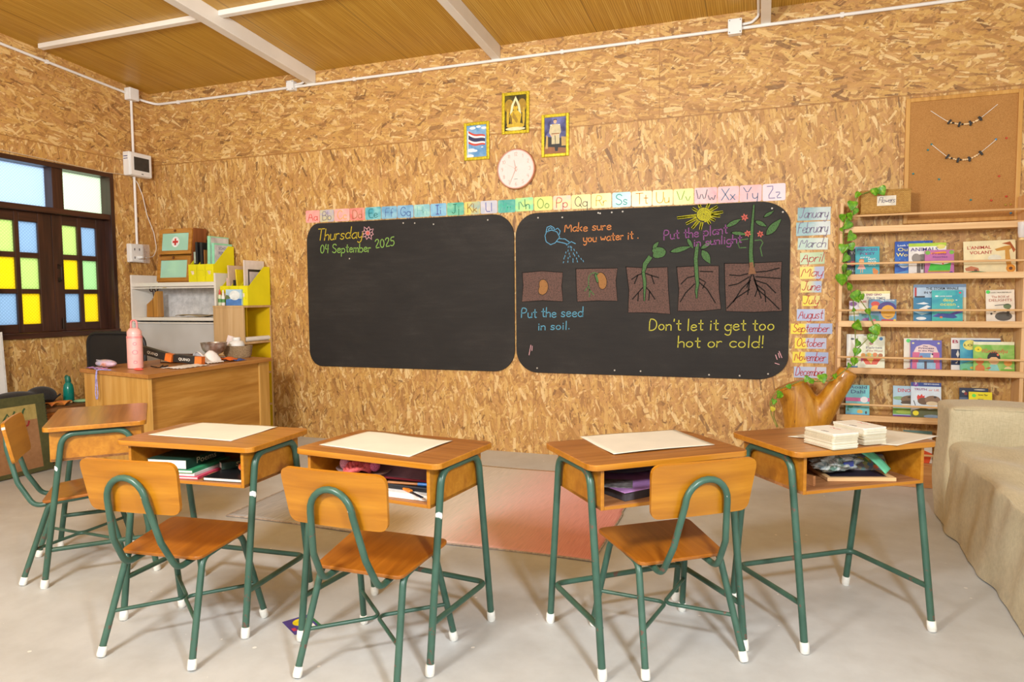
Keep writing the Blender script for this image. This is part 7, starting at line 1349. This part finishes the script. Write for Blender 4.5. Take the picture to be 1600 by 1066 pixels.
# ------------------------------------------------------------------ low bench under the window and what is kept there
t = thing('low_bench', 'low brown wooden bench along the wall under the window', 'bench', (.26, -1.7, 0))
m = MB(); m.box((-.24, -.90, .385), (.22, .63, .412)); m.build('top', wood('worn_bench_top', (96, 62, 34), (124, 82, 48), (146, 104, 66), 1, .8, .5), t, .004)
m = MB(); m.box((.19, -.88, .08), (.208, .61, .3848)); m.build('front_board', wood('bench_front', (150, 82, 26), (178, 104, 38), (196, 124, 56), 1, .8, .5), t, .002)
for x in (-.21, .165):
    for y in (-.86, .58): m = MB(); m.box((x, y, .001), (x + .04, y + .04, .3848)); m.build('leg', M['dark_wood'], t, .002)
t = thing('woven_mat_board', 'brown woven mat with a stitched green border leaning against the low bench', 'mat', (.595, -1.985, .006), 0, None, (0, R(-7), 0))
gb = fabric('green_border_cloth', (66, 66, 30), (88, 86, 44)); br_ = fabric('brown_mat_weave', (140, 96, 58), (168, 122, 80)); yb = fabric('straw_band', (150, 130, 70), (186, 164, 96))
L_, H_ = .47, .54
m = MB(); m.box((-.008, -L_ + .07, .03), (0, L_ - .07, H_ - .17)); m.build('centre', br_, t); m = MB(); m.box((-.008, -L_ + .07, H_ - .1695), (.0, L_ - .07, H_ - .065)); m.build('straw_band', yb, t)
m = MB(); m.box((-.01, -L_, H_ - .064), (.002, L_, H_)); m.box((-.01, -L_, 0), (.002, -L_ + .069, H_ - .065)); m.box((-.01, L_ - .069, 0), (.002, L_, H_ - .065)); m.box((-.01, -L_ + .07, .0), (.002, L_ - .07, .0295)); m.build('border', gb, t, .002)
m = MB()
for k in range(26): m.box((.002, L_ - .006, .01 + .02*k), (.0035, L_ + .003, .018 + .02*k))
m.build('stitching', plain((46, 54, 30), .8), t)
m = MB()
for q in ([(L_ - .30, H_ - .15), (L_ - .27, H_ - .11), (L_ - .25, H_ - .15), (L_ - .22, H_ - .10)], [(L_ - .18, H_ - .15), (L_ - .16, H_ - .10), (L_ - .15, H_ - .09)]): m.ribbon([q], (0, 0, 0), *YZ, .012, 0, .002, 0)
m.ribbon([[(L_ - .17, H_ - .215), (L_ - .14, H_ - .205), (L_ - .13, H_ - .18)]], (0, 0, 0), *YZ, .012, 0, .002, 1); m.build('motifs', [plain((60, 84, 50), .9), plain((150, 44, 36), .9)], t)
t = thing('black_bag', 'black cloth bag slumped on the low bench behind the woven mat', 'bag', (.30, -1.57, .4175), R(85))
m = MB(); m.ball((0, 0, .065), .065, 0, 14, (2.9, 1.45, 1.05)); m.ball((.20, .02, .072), .072, 0, 12, (1.5, 1.3, 1.05)); m.ball((.10, 0, .06), .06, 0, 12, (1.6, 1.4, 1.0)); m.build('bag', fabric('black_cloth', (26, 24, 24), (46, 43, 42)), t, mods=[('REMESH', dict(mode='VOXEL', voxel_size=.008, use_smooth_shade=True)), ('SMOOTH', dict(factor=.8, iterations=8))])
m = MB(); m.tube(fillet([(.0, -.06, .09), (.06, -.09, .07), (.22, -.09, .05), (.30, -.05, .08)], .05), .007, 8); m.build('strap', plain((38, 36, 36), .8), t)
m = MB(); m.ribbon([[(.012*i, 0), (.006 + .012*i, .016), (.010 + .012*i, 0)] for i in range(5)], (-.07, -.083, .07), *XZ, .004, 0, .002); m.build('white_lettering', plain((214, 210, 204), .8), t)
t = thing('orange_cloth', 'folded orange and pink cloth under the black bag', 'cloth', (.42, -1.30, .4125), R(88)); m = MB(); m.grid(lambda u, w_: (-.10 + .16*u, -.03 + .07*w_, .012 + .028*abs(math.sin(u*5 + w_*2))), 24, 8); m.build('cloth', card_mat((214, 140, 60), (190, 100, 60), 12), t, mods=[('SOLIDIFY', dict(thickness=.008, offset=-1))])
t = thing('water_bottle', 'teal plastic water bottle standing on the low bench', 'bottle', (.30, -1.15, .4125)); tl = NT('teal_plastic'); tl.base(lin((24, 132, 118))); tl.rough(.2)
m = MB(); m.lathe([(.034, 0), (.038, .004), (.037, .10), (.032, .135), (.018, .158)], (0, 0, 0), 22); m.build('body', tl.m, t); m = MB(); m.lathe([(.020, .1585), (.021, .161), (.019, .185), (.012, .205)], (0, 0, 0), 18); m.build('cap', plain((30, 110, 92), .4), t); m = MB(); m.tube(fillet([(-.02, 0, .17), (-.036, 0, .19), (-.02, 0, .212), (.0, 0, .206)], .015), .004, 8); m.build('loop', plain((30, 110, 92), .4), t)
t = thing('toy', 'pale green toy with a wooden tip lying on the bench end', 'toy', (.40, -1.12, .4125), R(50)); m = MB(); m.ball((0, 0, .014), .014, 0, 10, (4.2, 1.8, 1)); m.build('body', plain((140, 184, 140), .5), t); m = MB(); m.ball((-.07, 0, .010), .010, 0, 8); m.build('tip', plain((206, 170, 110), .5), t)
t = thing('cloth_bag', 'dark grey cloth bag on the floor before the low bench', 'bag', (.66, -1.22, .002)); m = MB(); m.ball((0, 0, .08), .08, 0, 12, (1.3, 1.8, 1.0)); m.build('bag', fabric('grey_cloth', (62, 58, 56), (90, 86, 82)), t); m = MB(); m.tube(fillet([(.03, -.08, .13), (.06, 0, .19), (.03, .08, .13)], .05), .007, 8); m.build('handle', plain((56, 52, 50), .8), t)
t = thing('white_board', 'white board standing on the low bench against the window wall', 'board', (.12, -1.665, .4125), 0, None, (0, R(-3), 0)); boxed('panel', (-.012, -.19, 0), (.012, .165, .56), M['box_white'], t, .004); boxed('edge_cap', (-.014, .1655, 0), (.014, .172, .562), plain((216, 212, 206), .4), t, .001)
